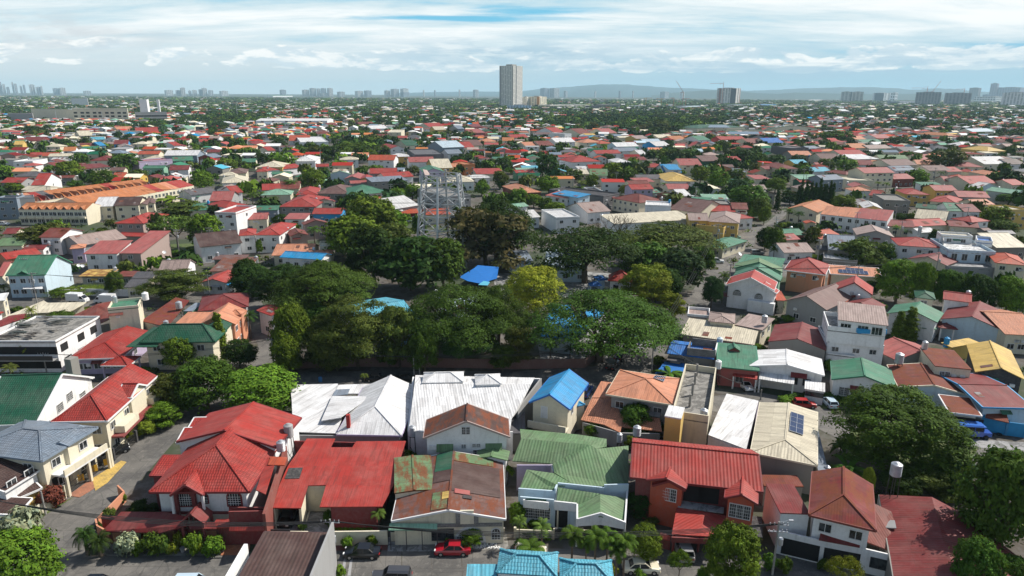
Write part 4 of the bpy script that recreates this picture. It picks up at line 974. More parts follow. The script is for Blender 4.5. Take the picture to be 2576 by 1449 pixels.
# letters set in the drive
def lettering(txt,sh,x,y,size,label,z=.06):
	cu=bpy.data.curves.new('lettering','FONT'); cu.body=txt; cu.size=size; cu.extrude=.01; cu.offset=.02; cu.materials.append(MATS['lamp_white']); o=bpy.data.objects.new('lettering',cu); me=bpy.data.meshes.new_from_object(o); o=bpy.data.objects.new('lettering',me); COL.objects.link(o); o.location=PS(sh,x,y,z); o.rotation_euler=(0,0,0); tag(o,label,'lettering'); return o
lettering('DE LEON','V',1183,1372,.80,'white letters DE LEON set in the drive beside the red sedan'); lettering('MERRY XMAS','V',1183,1379,.62,'faint second line of white letters in the drive')
# --- white house with brown roof
h=House('white gabled house with a rust brown roof and green window awnings')
h.wing('V',(1065,1101),(1282,1098),(1279,1053),6.6,'gy',ry=1058,roof='N',wall='W',rm='roof_rust',oh=.45,fascia='i')
for f in (.225,.84): h.win('F',f,4.0,1.7,.9,'grid','w'); awning(h,'F',f,5.3,2.4,'l',.7,.9)
h.win('F',.49,7.4,1.1,1.1,'grid'); h.win('F',.63,3.6,1.1,1.4,'grid'); h.win('F',.62,5.0,1.1,.5,'grid'); h.win('F',.46,4.9,.6,.6,'grid'); h.box('air_conditioner',.9,1.8,.2,.5,4.5,5.1,'w',mat='paint')
# --- white roofs behind
h=House('sprawling white painted flat metal roof beside the big mango tree')
h.poly('V',[(737,1086,4.),(845,1090,4.),(860,1053,4.2),(842,1005,4.3),(850,965,4.4),(730,968,4.3),(734,1010,4.2)],'W')
h.poly('V',[(842,990,4.5),(905,990,4.5),(1030,972,4.5),(1036,966,4.5),(905,966,4.5),(850,968,4.5)],'W')
h.upright('V',(736,1092,4.),(1008,1096,4.),0,3.8,'e'); h.poly('V',[(836,996,4.62),(874,992,4.62),(880,978,4.62),(845,980,4.62)],'h',name='skylight')
h=House('white hip roofed house with sharp valleys between the two corrugated blocks')
h.wing('V',(846,1092),(1010,1095),(1036,975),4.6,'hg',ry=1022,roof='W',wall='e',rm='roof_metal',oh=.5,fascia='v',F=3)
h.poly('V',[(808,1058,4.7),(856,1050,5.2),(930,998,5.6),(890,996,5.2),(835,996,4.7)],'W',name='side_roof');
p=PS('V',878,1082,4.6); m=MB(); m.box(p,(.55,.55,2.6)); m.build('chimney','paint',None,CL['r'],loc=p,label='slim red chimney standing on the white hip roof',cat='chimney')
h=House('large white corrugated roof block with a streaked slope above the white gabled house',name='warehouse',cat='warehouse')
h.poly('V',[(1028,1083,5.),(1064,1086,5.),(1283,1082,5.),(1287,1052,5.),(1304,1030,5.2),(1336,966,6.9),(1100,965,7.),(1043,965,7.)],'W','roof_rib')
h.poly('V',[(1043,965,7.),(1100,965,7.),(1336,966,6.9),(1345,950,6.3),(1045,944,6.3)],'W','roof_rib')
h.upright('V',(1303,1030,5.1),(1363,952,6.3),0,5.,'e',zt2=6.3,t=.3); h.upright('V',(1028,1085,4.9),(1290,1085,4.9),0,4.8,'W')
h.upright('V',(1030,1080,4.9),(1042,945,6.4),0,4.8,'W',zt2=6.2,t=.3); h.upright('V',(1045,944,6.2),(1362,952,6.2),0,6.1,'W',t=.3)
h.wing('V',(1062,963),(1166,961),(1150,936),7.2,'hx',slope=.42,roof='W',wall='W',rm='roof_metal',oh=.2,z0=5)
h.wing('V',(1196,968),(1262,966),(1256,941),7.2,'hx',slope=.42,roof='W',wall='W',rm='roof_metal',oh=.2,z0=5)
h=House('grey lean-to between the corrugated block and the yellow house',name='shed',cat='shed')
h.wing('V',(1284,1090),(1322,1090),(1325,1040),3.2,'sf',slope=.05,roof='k',wall='d',rm='roof_metal',oh=.1)
# --- yellow house, blue roof
h=House('narrow cream yellow house with a bright blue gable roof and balcony')
h.wing('V',(1331,1011),(1434,1029),(1475,963),6.6,'gy',ry=991,roof='b',wall='C',rm='roof_rib',oh=.5,fascia='B',tk=.16)
h.win('F',.33,5.0,1.0,2.0,'door','w'); h.win('R',.25,5.0,.8,1.1); h.win('R',.62,3.2,.9,1.); fr=h.fr
h.box('balcony',.3,fr[3]-.2,-1.5,.5,2.9,3.1,'C'); h.box('balcony_wall',.3,fr[3]-.2,-1.5,-1.3,3.1,4.1,'C')
h.poly('V',[(1341,1074,2.4),(1416,1085,2.4),(1418,1070,2.9),(1345,1058,2.9)],'b',name='canopy')
h.wing('V',(1452,1022),(1472,1018),(1475,1000),4.4,'hx',slope=.5,roof='b',wall='C',oh=.1)
car('suv','V',1473,992,R(70),(.02,.06,.22),'dark blue van beside the yellow house')
# --- orange roofs
h=House('grey two storey house under a wide orange hip roof')
h.wing('V',(1524,991),(1694,1018),(1718,953),6.6,'hx',ry=None,slope=.26,roof='s',wall='e',rm='roof_metal',oh=.8,fascia='c',F=3)
onroof(h,'solar_heater',fr[3]*0+h.fr[3]*.60,h.fr[3]*.76,h.fr[4]*.60,h.fr[4]*.86,'panel_blue','dark solar water heater on the orange hip roof','solar heater',grid=(6,1))
awning(h,'F',.78,4.5,1.8,'e',.9,.4)
h.poly('V',[(1461,1056,3.),(1488,1002,4.2),(1548,1002,4.2),(1560,1040,3.9),(1660,1052,3.9),(1665,1085,3.),(1520,1068,3.)],'s',mat='roof_tile')
h.poly('V',[(1520,1068,3.),(1560,1088,2.8),(1568,1055,3.5),(1540,1045,3.6)],'s'); h.upright('V',(1465,1060,2.9),(1560,1088,2.8),0,2.7,'e'); h.upright('V',(1560,1088,2.8),(1660,1090,2.8),0,2.7,'e')
h.poly('V',[(1489,1000,3.9),(1545,1000,3.9),(1540,962,4.3),(1512,959,4.3)],'s')
h.upright('V',(1489,1001,3.8),(1512,960,4.2),0,3.7,'e')
# --- roof deck building
h=House('long bare concrete roof deck building with high parapets and a yellow stair block',name='building',cat='building')
h.wing('V',(1690,1049),(1781,1063),(1829,943),6.2,'fl',roof='d',wall='c',rm='old_concrete',oh=0,par=1.1)
fr=h.fr
for v in (.22,.45,.68,.88): h.box('column_stub',fr[3]*.38,fr[3]*.38+.35,fr[4]*v,fr[4]*v+.35,6.3,8.4,'d')
h.wing('V',(1672,1046),(1714,1053),(1728,1026),8.4,'fl',roof='W',wall='y',rm='roof_metal',oh=.05)
tank('V',1770,1052,1027,19,6.3,'steel water tank on the bare concrete roof deck')
h=House('blank bright white flat metal roof beside the concrete roof deck',name='shed',cat='shed')
h.poly('V',[(1782,1094,4.3),(1877,1130,4.3),(1908,1008,4.8),(1828,990,4.8),(1800,1050,4.5)],'W'); h.upright('V',(1782,1096,4.2),(1877,1132,4.2),0,4.1,'W'); h.upright('V',(1877,1132,4.2),(1908,1010,4.6),0,4.1,'v',zt2=4.6)
# --- big green multi-roof house
h=House('low house with many mossy green roof planes behind white parapets')
Zr=6.0
h.poly('V',[(1289,1159,4.),(1395,1166,4.1),(1485,1119,5.9),(1311,1103,5.6)],'l','roof_rib'); h.poly('V',[(1311,1103,5.6),(1308,1079,5.),(1455,1093,5.),(1526,1104,4.9),(1526,1123,5.2),(1500,1129,5.6),(1485,1119,5.9)],'l','roof_rib')
UX=(0,1,0)
h.poly('V',[(1485,1119,5.9),(1501,1129,5.7),(1581,1121,4.9),(1581,1224,4.2),(1448,1221,4.6),(1395,1189,4.3),(1390,1166,4.2)],'l','roof_rib')
h.poly('V',[(1306,1231,3.9),(1398,1238,4.),(1405,1222,4.5),(1448,1221,4.6),(1392,1190,4.4),(1325,1181,4.7)],'l','roof_rib')
h.upright('V',(1304,1234,4.),(1398,1241,4.),0,4.3,'a'); h.upright('V',(1398,1241,4.),(1403,1222,4.5),0,4.7,'a'); h.upright('V',(1403,1222,4.4),(1520,1234,4.4),0,4.8,'a'); h.upright('V',(1520,1232,4.4),(1581,1230,4.4),0,5.1,'a')
h.upright('V',(1395,1186,4.),(1388,1164,4.),0,4.,'w'); h.upright('V',(1300,1188,2.9),(1388,1188,2.9),0,4.,'v')
h.poly('V',[(1400,1262,3.7),(1455,1270,3.7),(1510,1242,4.6),(1404,1226,4.4)],'l','roof_rib'); h.poly('V',[(1452,1306,3.6),(1510,1298,4.2),(1510,1243,4.7),(1455,1270,4.)],'l','roof_rib'); h.poly('V',[(1510,1298,4.2),(1572,1316,3.5),(1576,1253,3.9),(1510,1243,4.7)],'l','roof_rib')
h.upright('V',(1450,1312,3.6),(1511,1301,4.),2.9,3.9,'W',zt2=4.6); h.upright('V',(1511,1301,4.),(1574,1320,3.6),2.9,4.6,'W',zt2=3.9); h.upright('V',(1574,1320,3.6),(1580,1232,4.),0,3.9,'W',zt2=4.2)
h.upright('V',(1394,1268,3.6),(1450,1274,3.6),2.8,4.,'W'); h.upright('V',(1450,1274,3.6),(1450,1312,3.6),0,4.,'W')
h.upright('V',(1316,1263,3.5),(1380,1270,3.5),2.7,3.8,'W'); h.poly('V',[(1320,1262,3.5),(1376,1268,3.5),(1374,1256,4.),(1322,1254,4.)],'G')
h.upright('V',(1308,1304,.8),(1392,1312,.8),0,4.,'a'); h.win('F',.5,1.9,3.4,1.7,'grid','w'); h.upright('V',(1392,1318,.6),(1448,1322,.6),0,2.9,'a'); h.win('F',.35,1.4,1.6,2.5,'void'); h.upright('V',(1455,1332,.4),(1572,1338,.4),0,.3,'c');
for x in (1400,1414,1430,1450,1488,1570): h.upright('V',(x,1330,0),(x+4,1330,0),0,2.9,'C',t=.35,name='column')
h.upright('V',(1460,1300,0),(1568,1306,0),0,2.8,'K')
fence('V',[(1296,1352),(1395,1356)],1.2,'C','planted cream balustrade wall before the green roofed house',posts=4.5); fence('V',[(1398,1358),(1452,1361)],1.4,'K','small dark garden gate between two cream posts',bars=True,mat='rail_dark',name='gate',cat='gate',posts=3)
fence('V',[(1454,1362),(1575,1368)],2.0,'K','wide dark barred garage gate of the green roofed house',bars=True,mat='rail_dark',name='gate',cat='gate')
# --- big red ribbed house
h=House('two storey house with a long ribbed red roof and two pointed front gables')
h.wing('V',(1586,1199),(1919,1236),(1917,1134),6.5,'gx',slope=.42,roof='r',wall='R',rm='roof_rib',oh=.7,fascia='R',tk=.18)
fr=h.fr; W_=fr[3]
for u in (.50,.62): h.win('F',u,4.6,2.6,2.2,'void')
h.wing('V',(1626,1206),(1725,1228),(1722,1160),6.45,'gy',ry=1202,slope=.8,roof='r',wall='O',rm='roof_rib',oh=.5,fascia='R')
h.win('F',.55,4.7,2.2,1.7,'grid','w')
h.wing('V',(1642,1220),(1723,1232),(1724,1210),6.0,'gy',slope=.5,roof='r',wall='O',rm='roof_rib',oh=.4,fascia='R',z0=2.8)
h.wing('V',(1823,1251),(1906,1267),(1895,1195),6.3,'gy',ry=1243,slope=.8,roof='r',wall='O',rm='roof_rib',oh=.4,fascia='R')
h.win('F',.5,4.5,2.4,1.8,'grid','w')
h.poly('V',[(1705,1275,3.4),(1820,1290,3.4),(1822,1276,3.4),(1708,1258,3.4)],'e',mat='old_concrete',name='balcony_slab')
h.poly('V',[(1690,1344,3.0),(1764,1348,3.2),(1768,1287,3.4),(1702,1276,3.3)],'r','roof_rib'); h.poly('V',[(1764,1348,3.2),(1818,1352,3.0),(1829,1298,3.2),(1768,1287,3.4)],'r','roof_rib')
h.upright('V',(1690,1352,2.9),(1818,1358,2.9),2.2,2.9,'R')
for x in (1692,1755,1815): h.upright('V',(x,1372,1.),(x+5,1372,1.),0,2.4,'R',t=.35,name='column')
h=House('black shade net over the yard beside the ribbed red house',name='shade_net',cat='shade net')
h.poly('V',[(1842,1340,2.6),(1918,1352,2.6),(1917,1300,2.9),(1838,1292,2.9)],'K',mat='old_concrete',t=.03,name='net')
h=House('small red canopied side gate of the ribbed red house',name='gate_canopy',cat='gate')
h.poly('V',[(1658,1354,2.2),(1686,1359,2.2),(1688,1348,2.6),(1660,1343,2.6)],'r'); h.upright('V',(1660,1362,1.),(1686,1366,1.),0,2.1,'R')
# --- cream hip roof with solar panels
h=House('cream hip roofed house with eight solar panels')
h.wing('V',(1888,1137),(2056,1170),(2062,1037),5.0,'hg',ry=1106,slope=.3,roof='c',wall='d',rm='roof_rib',oh=.4,fascia='C')
fr=h.fr; onroof(h,'solar_array',fr[3]*.55,fr[3]*.77,fr[4]*.42,fr[4]*.80,'panel_blue','two column solar array on the cream hip roof','solar panels',grid=(2,4))
h=House('narrow grey metal lean-to strip alongside the cream hip roof',name='shed',cat='shed')
h.wing('V',(2058,1184),(2084,1188),(2084,1043),3.8,'sr',slope=.05,roof='h',wall='W',oh=.05)
tank('V',2080,1186,1171,15,3.2,'small steel tank at the end of the grey lean-to')
h=House('low rusty red sheet roof behind the old white house',name='shed',cat='shed')
h.wing('V',(1922,1222),(2022,1224),(2020,1198),3.2,'sf',slope=.05,roof='u',wall='d',rm='roof_rust',oh=.1)
# --- stained red hip house bottom right
h=House('old white house with stained red hip roof and arched porch openings')
h.wing('V',(2035,1294),(2204,1334),(2177,1214),6.3,'hg',ry=1244,slope=.45,roof='R',wall='W',rm='roof_rust',oh=.6,fascia='u',F=2)
h.wing('V',(1963,1290),(2038,1294),(2030,1221),5.2,'sl',slope=.02,roof='R',wall='W',rm='roof_metal',oh=.08)
h.poly('V',[(2060,1357,3.4),(2163,1376,3.4),(2165,1340,4.2),(2068,1326,4.2)],'R','roof_rib',name='porch_roof')
h.poly('V',[(2168,1358,3.2),(2274,1398,2.9),(2243,1287,4.2),(2190,1262,4.8)],'u','roof_metal')
h.upright('V',(1952,1392,.0),(2068,1420,.0),0,3.2,'W'); h.win('F',.5,1.3,4.2,2.2,'void'); h.upright('V',(2068,1420,.0),(2168,1440,.0),0,3.2,'W'); h.win('F',.45,1.3,3.9,2.2,'void'); h.upright('V',(2168,1440,.0),(2290,1470,.0),0,3.2,'W'); h.win('F',.3,1.7,1.6,1.2,'win','K'); h.win('F',.83,1.2,1.4,2.2,'void'); h.upright('V',(2290,1470,0),(2243,1290,4.),0,2.8,'W',zt2=3.5)
h=House('long maroon ribbed roof at the bottom corner with one small skylight')
h.poly('V',[(2246,1500,3.),(2260,1400,3.2),(2212,1244,4.),(2266,1250,4.),(2340,1248,4.5),(2373,1362,4.5),(2380,1500,4.5)],'R','roof_rib') if 0 else None
h.poly('V',[(2255,1500,3.2),(2240,1400,3.3),(2212,1244,3.6),(2344,1250,4.9),(2374,1363,4.9),(2430,1500,4.9)],'R','roof_rib',uvx=(0,1,0)); h.poly('V',[(2344,1250,4.9),(2374,1363,4.9),(2430,1500,4.9),(2700,1500,3.4),(2600,1430,3.4),(2420,1290,3.4)],'R','roof_rib')
h.poly('V',[(2228,1327,3.75),(2255,1328,4.05),(2251,1309,4.05),(2224,1307,3.75)],'e',name='skylight',mat='paint'); h.upright('V',(2258,1500,3.1),(2214,1245,3.5),0,3.2,'d',zt2=3.5)
h=House('bottom edge house with dark brown standing seam roof and grey side wall')
h.wing('V',(598,1462),(790,1462),(809,1340),6.2,'sr',slope=.02,roof='N',wall='W',rm='roof_rib',oh=.2,fascia='N'); h.box('side_wall',h.fr[3]-.1,h.fr[3]+.15,-1,h.fr[4],0,7.6,'e')
h.box('gutter_wall',-1.4,-1.,-1,h.fr[4]*.7,3,6.5,'W')
h=House('bottom edge house with glossy light blue tiled hip roofs')
h.wing('V',(1248,1440),(1402,1450),1395,6.0,'hx',slope=.5,roof='t',wall='W',rm='roof_tile',oh=.2,dmax=1.); h.wing('V',(1408,1462),(1546,1468),1417,6.0,'hx',slope=.5,roof='t',wall='W',rm='roof_tile',oh=.2,dmax=1.); h.wing('V',(1172,1462),(1250,1462),1437,5.6,'sf',slope=.05,roof='t',wall='W',rm='roof_rib',oh=.2)
# tanks by the red houses
tank('V',727,1097,1065,23,6.6,'dull grey tank on a rusty stand behind the red party wall',steel=False,col='e',stand=4)
tank('V',708,1133,1107,22,6.7,'ribbed steel tank on the orange red party wall')
tank('V',1038,1096,1070,19,4.0,'steel tank between the white hip roof and the corrugated block',stand=3.5)
tank('V',1602,1095,1070,20,5.0,'tall steel tank behind the long ribbed red roof',stand=3); tank('V',1558,1112,1089,14,4.,'small steel tank beside the green roofed house',stand=2.5)
tank('V',2252,1195,1162,27,7.0,'steel tank high on a thin stand under the rain tree',stand=7)
# cars on the near road
car('sedan','V',912,1398,R(180),CL['K'],'black sedan parked on the near road before the cream wall'); car('sedan','V',1139,1390,R(180),(.35,.008,.02),'dark red sedan parked before the arched front')
car('hatch','V',1335,1398,R(0),CL['C'],'beige hatchback half hidden by palms'); car('sedan','V',1612,1436,R(0),CL['C'],'champagne coloured sedan under the palms at the bottom'); car('suv','V',985,1464,R(180),CL['k'],'grey car cut by the bottom edge of the view'); car('suv','V',490,1484,R(0),CL['a'],'pale blue car at the bottom edge'); car('sedan','V',245,1480,R(0),CL['K'],'black car with red lights at the bottom corner')
car('suv','V',1718,1390,R(90),CL['e'],'silver car inside the red carport')
car('sedan','V',1022,957,R(0),CL['K'],'black pickup on the shaded street behind the corrugated block') ; car('sedan','V',948,958,R(0),CL['K'],'black sedan next to the fan palm on the shaded street')
car('suv','V',1541,925,R(65),CL['K'],'black estate car first in the line under the rain tree'); car('sedan','V',1562,903,R(60),CL['K'],'black sedan second in the line under the rain tree'); car('suv','V',1584,880,R(55),CL['e'],'silver van third in the line under the rain tree'); car('suv','V',1606,862,R(60),(.02,.05,.3),'blue van at the head of the line under the rain tree')
car('sedan','V',1873,975,R(-80),CL['W'],'white sedan under the small red carport roof'); car('hatch','V',2023,1023,R(-8),(.40,.02,.02),'red hatchback beside the cream hip roof'); car('hatch','V',2086,1020,R(90),CL['a'],'pale blue tricycle cab near the red hatchback')
car('suv','V',1803,661,R(-8),CL['W'],'white taxi at the street corner near the green roofs')
# ================================================================== MIDDLE DISTANCE, house by house
AUTO=[]
CR=random.Random(77)
def clutter(h,roof):
	a,ex,ey,W,D,z,oh,z0,sl,k=h.fr; py=proj(a)[1]
	if py<400 or W<5: return
	if CR.random()<.55 and k[0]!='f':
		for i in range(CR.randint(1,3)):
			u=CR.uniform(.05,.75)*W; v=CR.uniform(.04,.34)*D; onroof(h,'roof_patch',u,u+CR.uniform(.8,2.6),v,min(D*.48,v+CR.uniform(.8,2.4)),'roof_rust',None,None,CR.choice([roof,'u','n','e','R',roof]),t=.02,off=.03) if k in('gx','sf') or (k=='gy' and u+2.6<W/2) else None
	if CR.random()<.30:
		p=h.at(CR.choice([.6,W-.6]),D-.8,z-.6); m=MB(); r=.55; m.lathe(p,[(r,0),(r,1.9),(r*.95,2.),(r*.3,2.25)],10); m.build('rooftop_tank',CR.choice(['steel','steel','paint']),h.e,CL[CR.choice('Wwb')])
	if CR.random()<.5:
		for i in range(CR.randint(1,3)):
			u=CR.uniform(.1,.85)*W; h.box('air_conditioner',u,u+.8,min(oh,D*.2)-.35,min(oh,D*.2),z-1.9,z-1.35,'w',mat='paint')
	if CR.random()<.35:
		a_=CR.uniform(.2,.8); awning(h,'F',a_,z-.75,CR.uniform(1.6,3),CR.choice([roof,'R','g','w','u']),.7,.4)
def M(sh,x0,y0,x1,y1,far,kind='hx',roof='r',wall='C',z=6.2,label=None,rm='roof_metal',F=None,Rt=None,**k):
	h=House(label); a=PS(sh,x0,y0,z); b=PS(sh,x1,y1,z); w=(b-a).length
	if z<4.2 and 'oh' not in k: k['oh']=.6
	n=max(1,int(w/3.6)) if F is None else F
	h.wing(sh,(x0,y0),(x1,y1),far,z,kind,roof=roof,wall=wall,rm=rm,F=n,Rt=0,**k)
	nr=(max(1,int(h.fr[4]/4.5)) if Rt is None else Rt)
	if nr and wall and not k.get('open_'):
		for zz in ([z-1.6,1.6] if z>5 else [z-1.6]):
			for i in range(nr): h.win('R',(i+.5)/nr,zz,1.2,1.1,'win','w' if roof!='w' else 'n')
	if label is None: AUTO.append((h.e,roof,kind,wall,z))
	clutter(h,roof); globals()['h']=h
	return h
# ---- left middle (B0)
h=House('pale blue house with a dark green gable roof and tall blank side wall')
h.wing('B0',(55,195),(450,188),(762,62),6.4,'gx',slope=.55,roof='g',wall='a',oh=.35,fascia='g',F=4,tk=.15)
h.wing('B0',(150,190),(300,190),120,6.4,'gy',slope=.5,roof='g',wall=None,open_=True,oh=.3)
h.poly('B0',[(230,330,3.1),(430,330,3.1),(425,285,3.1),(230,285,3.1)],'W',name='balcony_slab');
M('C0',835,1052,1180,1049,915,'sf','p','W',6.0,'first of two joined white houses under pinkish red metal roofs, nearer the pale blue house',slope=.18,Rt=0)
M('C0',1195,1046,1420,1047,(1640,912),'sf','p','i',6.0,'second joined white house under a pinkish red roof with a brown blank side wall',slope=.16,Rt=0)
M('B0',790,203,1095,203,133,'sf','y','d',3.2,'low shack under a yellowed corrugated roof',rm='roof_rust',slope=.12)
M('B0',1150,205,1330,205,150,'sf','u','d',3.0,'small rusty red lean-to roof beside the yellowed corrugated shack',slope=.1)
M('B0',1245,315,1455,315,155,'sf','k','C',3.6,'low cream house under a flat dark grey tiled roof slope',rm='roof_tile',slope=.3,F=2)
M('B0',1590,150,1885,140,(2058,62),'gx','i','W',6.2,'white gabled house with a mauve brown tiled roof behind the bushy tree',slope=.45,oh=.3,Rt=0,rm='roof_tile')
M('B0',2100,155,2480,150,12,'sf','n','d',3.4,'broad low shed with a brown rusty corrugated roof',rm='roof_rust',slope=.08)
M('B0',2010,268,2280,272,140,'gy','r','W',3.4,'low white house with a red gable roof and sky blue awning next to the park',slope=.3,oh=.6)
h.poly('B0',[(2258,292,2.6),(2450,290,2.6),(2440,205,3.1),(2300,205,3.1)],'b',name='awning')
M('B0',-180,470,50,445,378,'sf','W','C',5.5,'white roofed cream house cut by the picture edge',slope=.05)
h=House('long pale cream flat roof wrapping behind the unfinished building'); h.poly('B0',[(20,622,3.6),(330,492,3.9),(440,446,4.4),(480,470,4.),(870,462,4.),(840,485,3.8),(700,560,3.6),(400,572,3.6),(130,600,3.6)],'C'); h.upright('B0',(20,624,3.6),(840,487,3.6),0,3.3,'C')
h=House('low maroon roof against a white wall by the picture edge'); h.poly('B0',[(-60,735,3.),(0,712,3.2),(268,612,3.6),(265,575,3.9),(90,600,3.9),(-60,680,3.6)],'R'); h.upright('B0',(-60,740,3.),(268,614,3.5),0,3.2,'W')
h=House('unfinished white concrete building with scrap timber piled on its roof deck',name='building',cat='building')
h.wing('B0',(-160,868),(560,868),(1003,618),6.4,'fl',roof='d',wall='W',rm='old_concrete',oh=.1,par=.35,sto=[4.6,1.6],F=7,Rt=3,wst='void',ww=2.3,wh=1.6)
fr=h.fr; rnd=random.Random(5)
for i in range(46):
	u=rnd.uniform(.1,.9)*fr[3]; v=rnd.uniform(.1,.9)*fr[4]; p=h.at(u,v,6.65+rnd.random()*.35); t=rnd.uniform(-.5,.5); L=rnd.uniform(1.2,4); d=Vector((math.cos(t),math.sin(t),0))*L/2
	if i%4==0:
		m=MB();
		for j in range(rnd.randint(5,10)):
			q=p+Vector((rnd.uniform(-.6,.6),rnd.uniform(-.6,.6),j*.05)); t2=t+rnd.uniform(-.25,.25); d2=Vector((math.cos(t2),math.sin(t2),0))*L/2; m.beam(q-d2,q+d2,rnd.uniform(.1,.35),.05)
		m.build('timber_pile','paint',None,rnd.choice([(.10,.085,.07),(.25,.23,.2),(.06,.07,.06),(.35,.34,.32)]),loc=p,label='loose pile of old boards lying on the unfinished roof deck',cat='timber pile',group='old boards on the roof deck')
h.box('balcony_slab',-.3,fr[3]*.98,-1.4,.1,2.9,3.1,'e'); h.box('balcony_rail',-.3,fr[3]*.98,-1.4,-1.3,3.1,4.,'k',mat='rail_dark')
h.wing('B0',(562,960),(800,850),(1000,720),3.,'fl',roof='e',wall='W',rm='old_concrete',oh=.05) if 0 else None
h=House('brown red low pitched roof wedged behind the unfinished building'); h.poly('B0',[(735,600,4.6),(975,482,6.),(1192,440,6.),(1110,560,5.),(1090,640,4.6),(960,700,4.)],'u'); h.upright('B0',(940,705,3.9),(1095,645,4.5),0,3.7,'d')
M('B0',1085,545,1392,516,(1608,418),'fl','g','C',8.3,'tall boxy white and cream building with a pale green roof deck',par=.5,oh=.05,F=0,Rt=0)
tank('B0',1466,440,360,62,8.4,'white cylindrical tank on the pale green roof deck',steel=False)
h=House('long streaked dark red roof sloping beside the boxy white building'); h.poly('B0',[(1420,652,3.8),(1640,702,3.8),(1700,692,3.9),(1905,446,4.8),(1768,415,4.9)],'R','roof_rust'); h.upright('B0',(1425,655,3.7),(1640,706,3.7),0,3.6,'d')
tank('B0',1803,525,452,62,4.9,'tall ribbed steel tank over the streaked dark red roof',stand=2.); tank('B0',1671,690,645,50,4.2,'short steel tank on the streaked dark red roof')
M('B0',1845,553,1930,553,(2035,470),'fl','h','g',5.0,'teal walled roof room with a glossy grey flat top',oh=.02,F=0,Rt=0,)
M('B0',1990,556,2500,510,378,'hx','R','W',6.0,'large maroon hip roofed house at the park corner',slope=.34)
M('B1',0,545,150,600,(190,470),'gx','r','W',5.6,'red roofed house end by the street corner next to the bright green mango tree',slope=.2)
h=House('peach walled house with broad salmon gable roofs and a terracotta balcony')
h.wing('B0',(1760,682),(2290,690),565,5.6,'sf',slope=.12,roof='s',wall='s',oh=.4)
h.wing('B0',(2000,692),(2365,682),(2495,548),6.2,'gy',ry=600,roof='s',wall='s',oh=.3,Rt=3,fascia='s')
h.wing('B0',(2280,590),(2430,590),540,6.8,'hx',slope=.4,roof='s',wall='s',oh=.1)
h=House('cream house with a dark green tiled hip roof and corner balcony')
h.wing('B0',(1405,866),(2160,858),(2290,745),6.3,'hx',ry=683,roof='G',wall='C',rm='roof_tile',oh=.8,fascia='G',F=3)
h.poly('B0',[(1265,912,5.6),(1570,915,5.6),(1605,870,6.),(1408,864,6.1),(1600,718,7.3),(1545,712,7.1)],'G','roof_tile')
h.wing('B0',(2030,762),(2270,755),(2280,640),6.3,'gy',slope=.5,roof='G',wall='C',rm='roof_tile',oh=.3)
h.box('balcony',-4,2.5,-1.6,1.5,2.7,3.9,'C'); h.box('canopy',-4.3,2.,-2.3,-.3,2.2,2.4,'m',mat='roof_metal')
M('B0',665,1040,1225,1022,(1458,762),'hg','r','v',3.6,'low lilac walled house under one wide red hip roof',ry=868,rm='roof_tile',fascia='w',F=5,oh=.8)
h=House('red hipped entrance porch of the low lilac walled house',name='porch',cat='porch'); h.wing('B0',(1010,1103),(1290,1103),1010,3.0,'hx',slope=.4,roof='r',wall='v',rm='roof_tile',open_=True,oh=.3,fascia='w')
M('B0',0,580,40,560,(40,540),'sf','r','W',3.,'tiny red roof slope at the picture edge',F=0,Rt=0)
# ---- park buildings (B1, C1, C2)
M('B1',1120,800,1700,700,(1770,345),'gx','t','W',5.4,'long park hall with a pale blue ribbed roof under the trees',slope=.2,rm='roof_rib')
M('B1',1880,705,2480,670,400,'gx','a','W',5.2,'second park hall with a bluish white ribbed roof',slope=.25,rm='roof_rib')
M('B1',1180,870,1480,900,770,'sf','t','a',3.2,'small low block with a light blue roof by the park wall',F=2)
h=House('bright blue fabric canopy over the park court',name='canopy',cat='canopy'); h.poly('B1',[(2045,212,3.4),(2130,252,3.2),(2330,292,3.),(2345,250,3.2),(2425,225,3.4),(2442,110,3.9),(2232,92,4.3),(2190,125,4.1)],'B',mat='paint',t=.05)
h.poly('B1',[(2235,290,3.08),(2330,296,3.05),(2355,262,3.25),(2290,250,3.35)],'t',mat='paint',t=.04)
for p in ((2060,300),(2420,330),(2330,380)): h.upright('B1',(p[0],p[1],0),(p[0]+4,p[1],0),0,3.2,'w',name='post')
M('C2',0,1135,215,1122,(330,1008),'gx','h','a',4.2,'weathered grey blue ribbed roof of the park pavilion behind the yellow tree',slope=.25,rm='roof_rib')
M('C2',330,1190,760,1200,1020,'gx','a','a',4.4,'pale blue classroom block behind the umbrella shaped tree',slope=.2)
h=House('large sky blue flat roof glimpsed under the umbrella shaped rain tree'); h.poly('B2',[(285,805,3.4),(620,845,3.4),(905,600,4.2),(960,490,4.6),(430,490,4.6),(330,640,4.2)],'b'); h.upright('B2',(290,812,3.3),(620,850,3.3),0,3.3,'a')
M('B2',965,248,1212,260,(1262,205),'hx','r','W',3.6,'small white park office with a pink red pyramid roof',slope=.75,F=0,Rt=1); h.win('F',.3,1.3,1.5,2.1,'void'); h.win('F',.75,1.7,.8,.9,'win','K')
h=House('blue striped pyramid tent next to the park office',name='tent',cat='tent'); h.wing('B2',(785,303),(905,300),268,2.3,'hx',slope=.75,roof='B',wall='a',open_=True,oh=.1)
M('B2',865,245,960,240,200,'hx','B','a',3.0,'dark blue stall roof beside the park office',F=0,Rt=0)
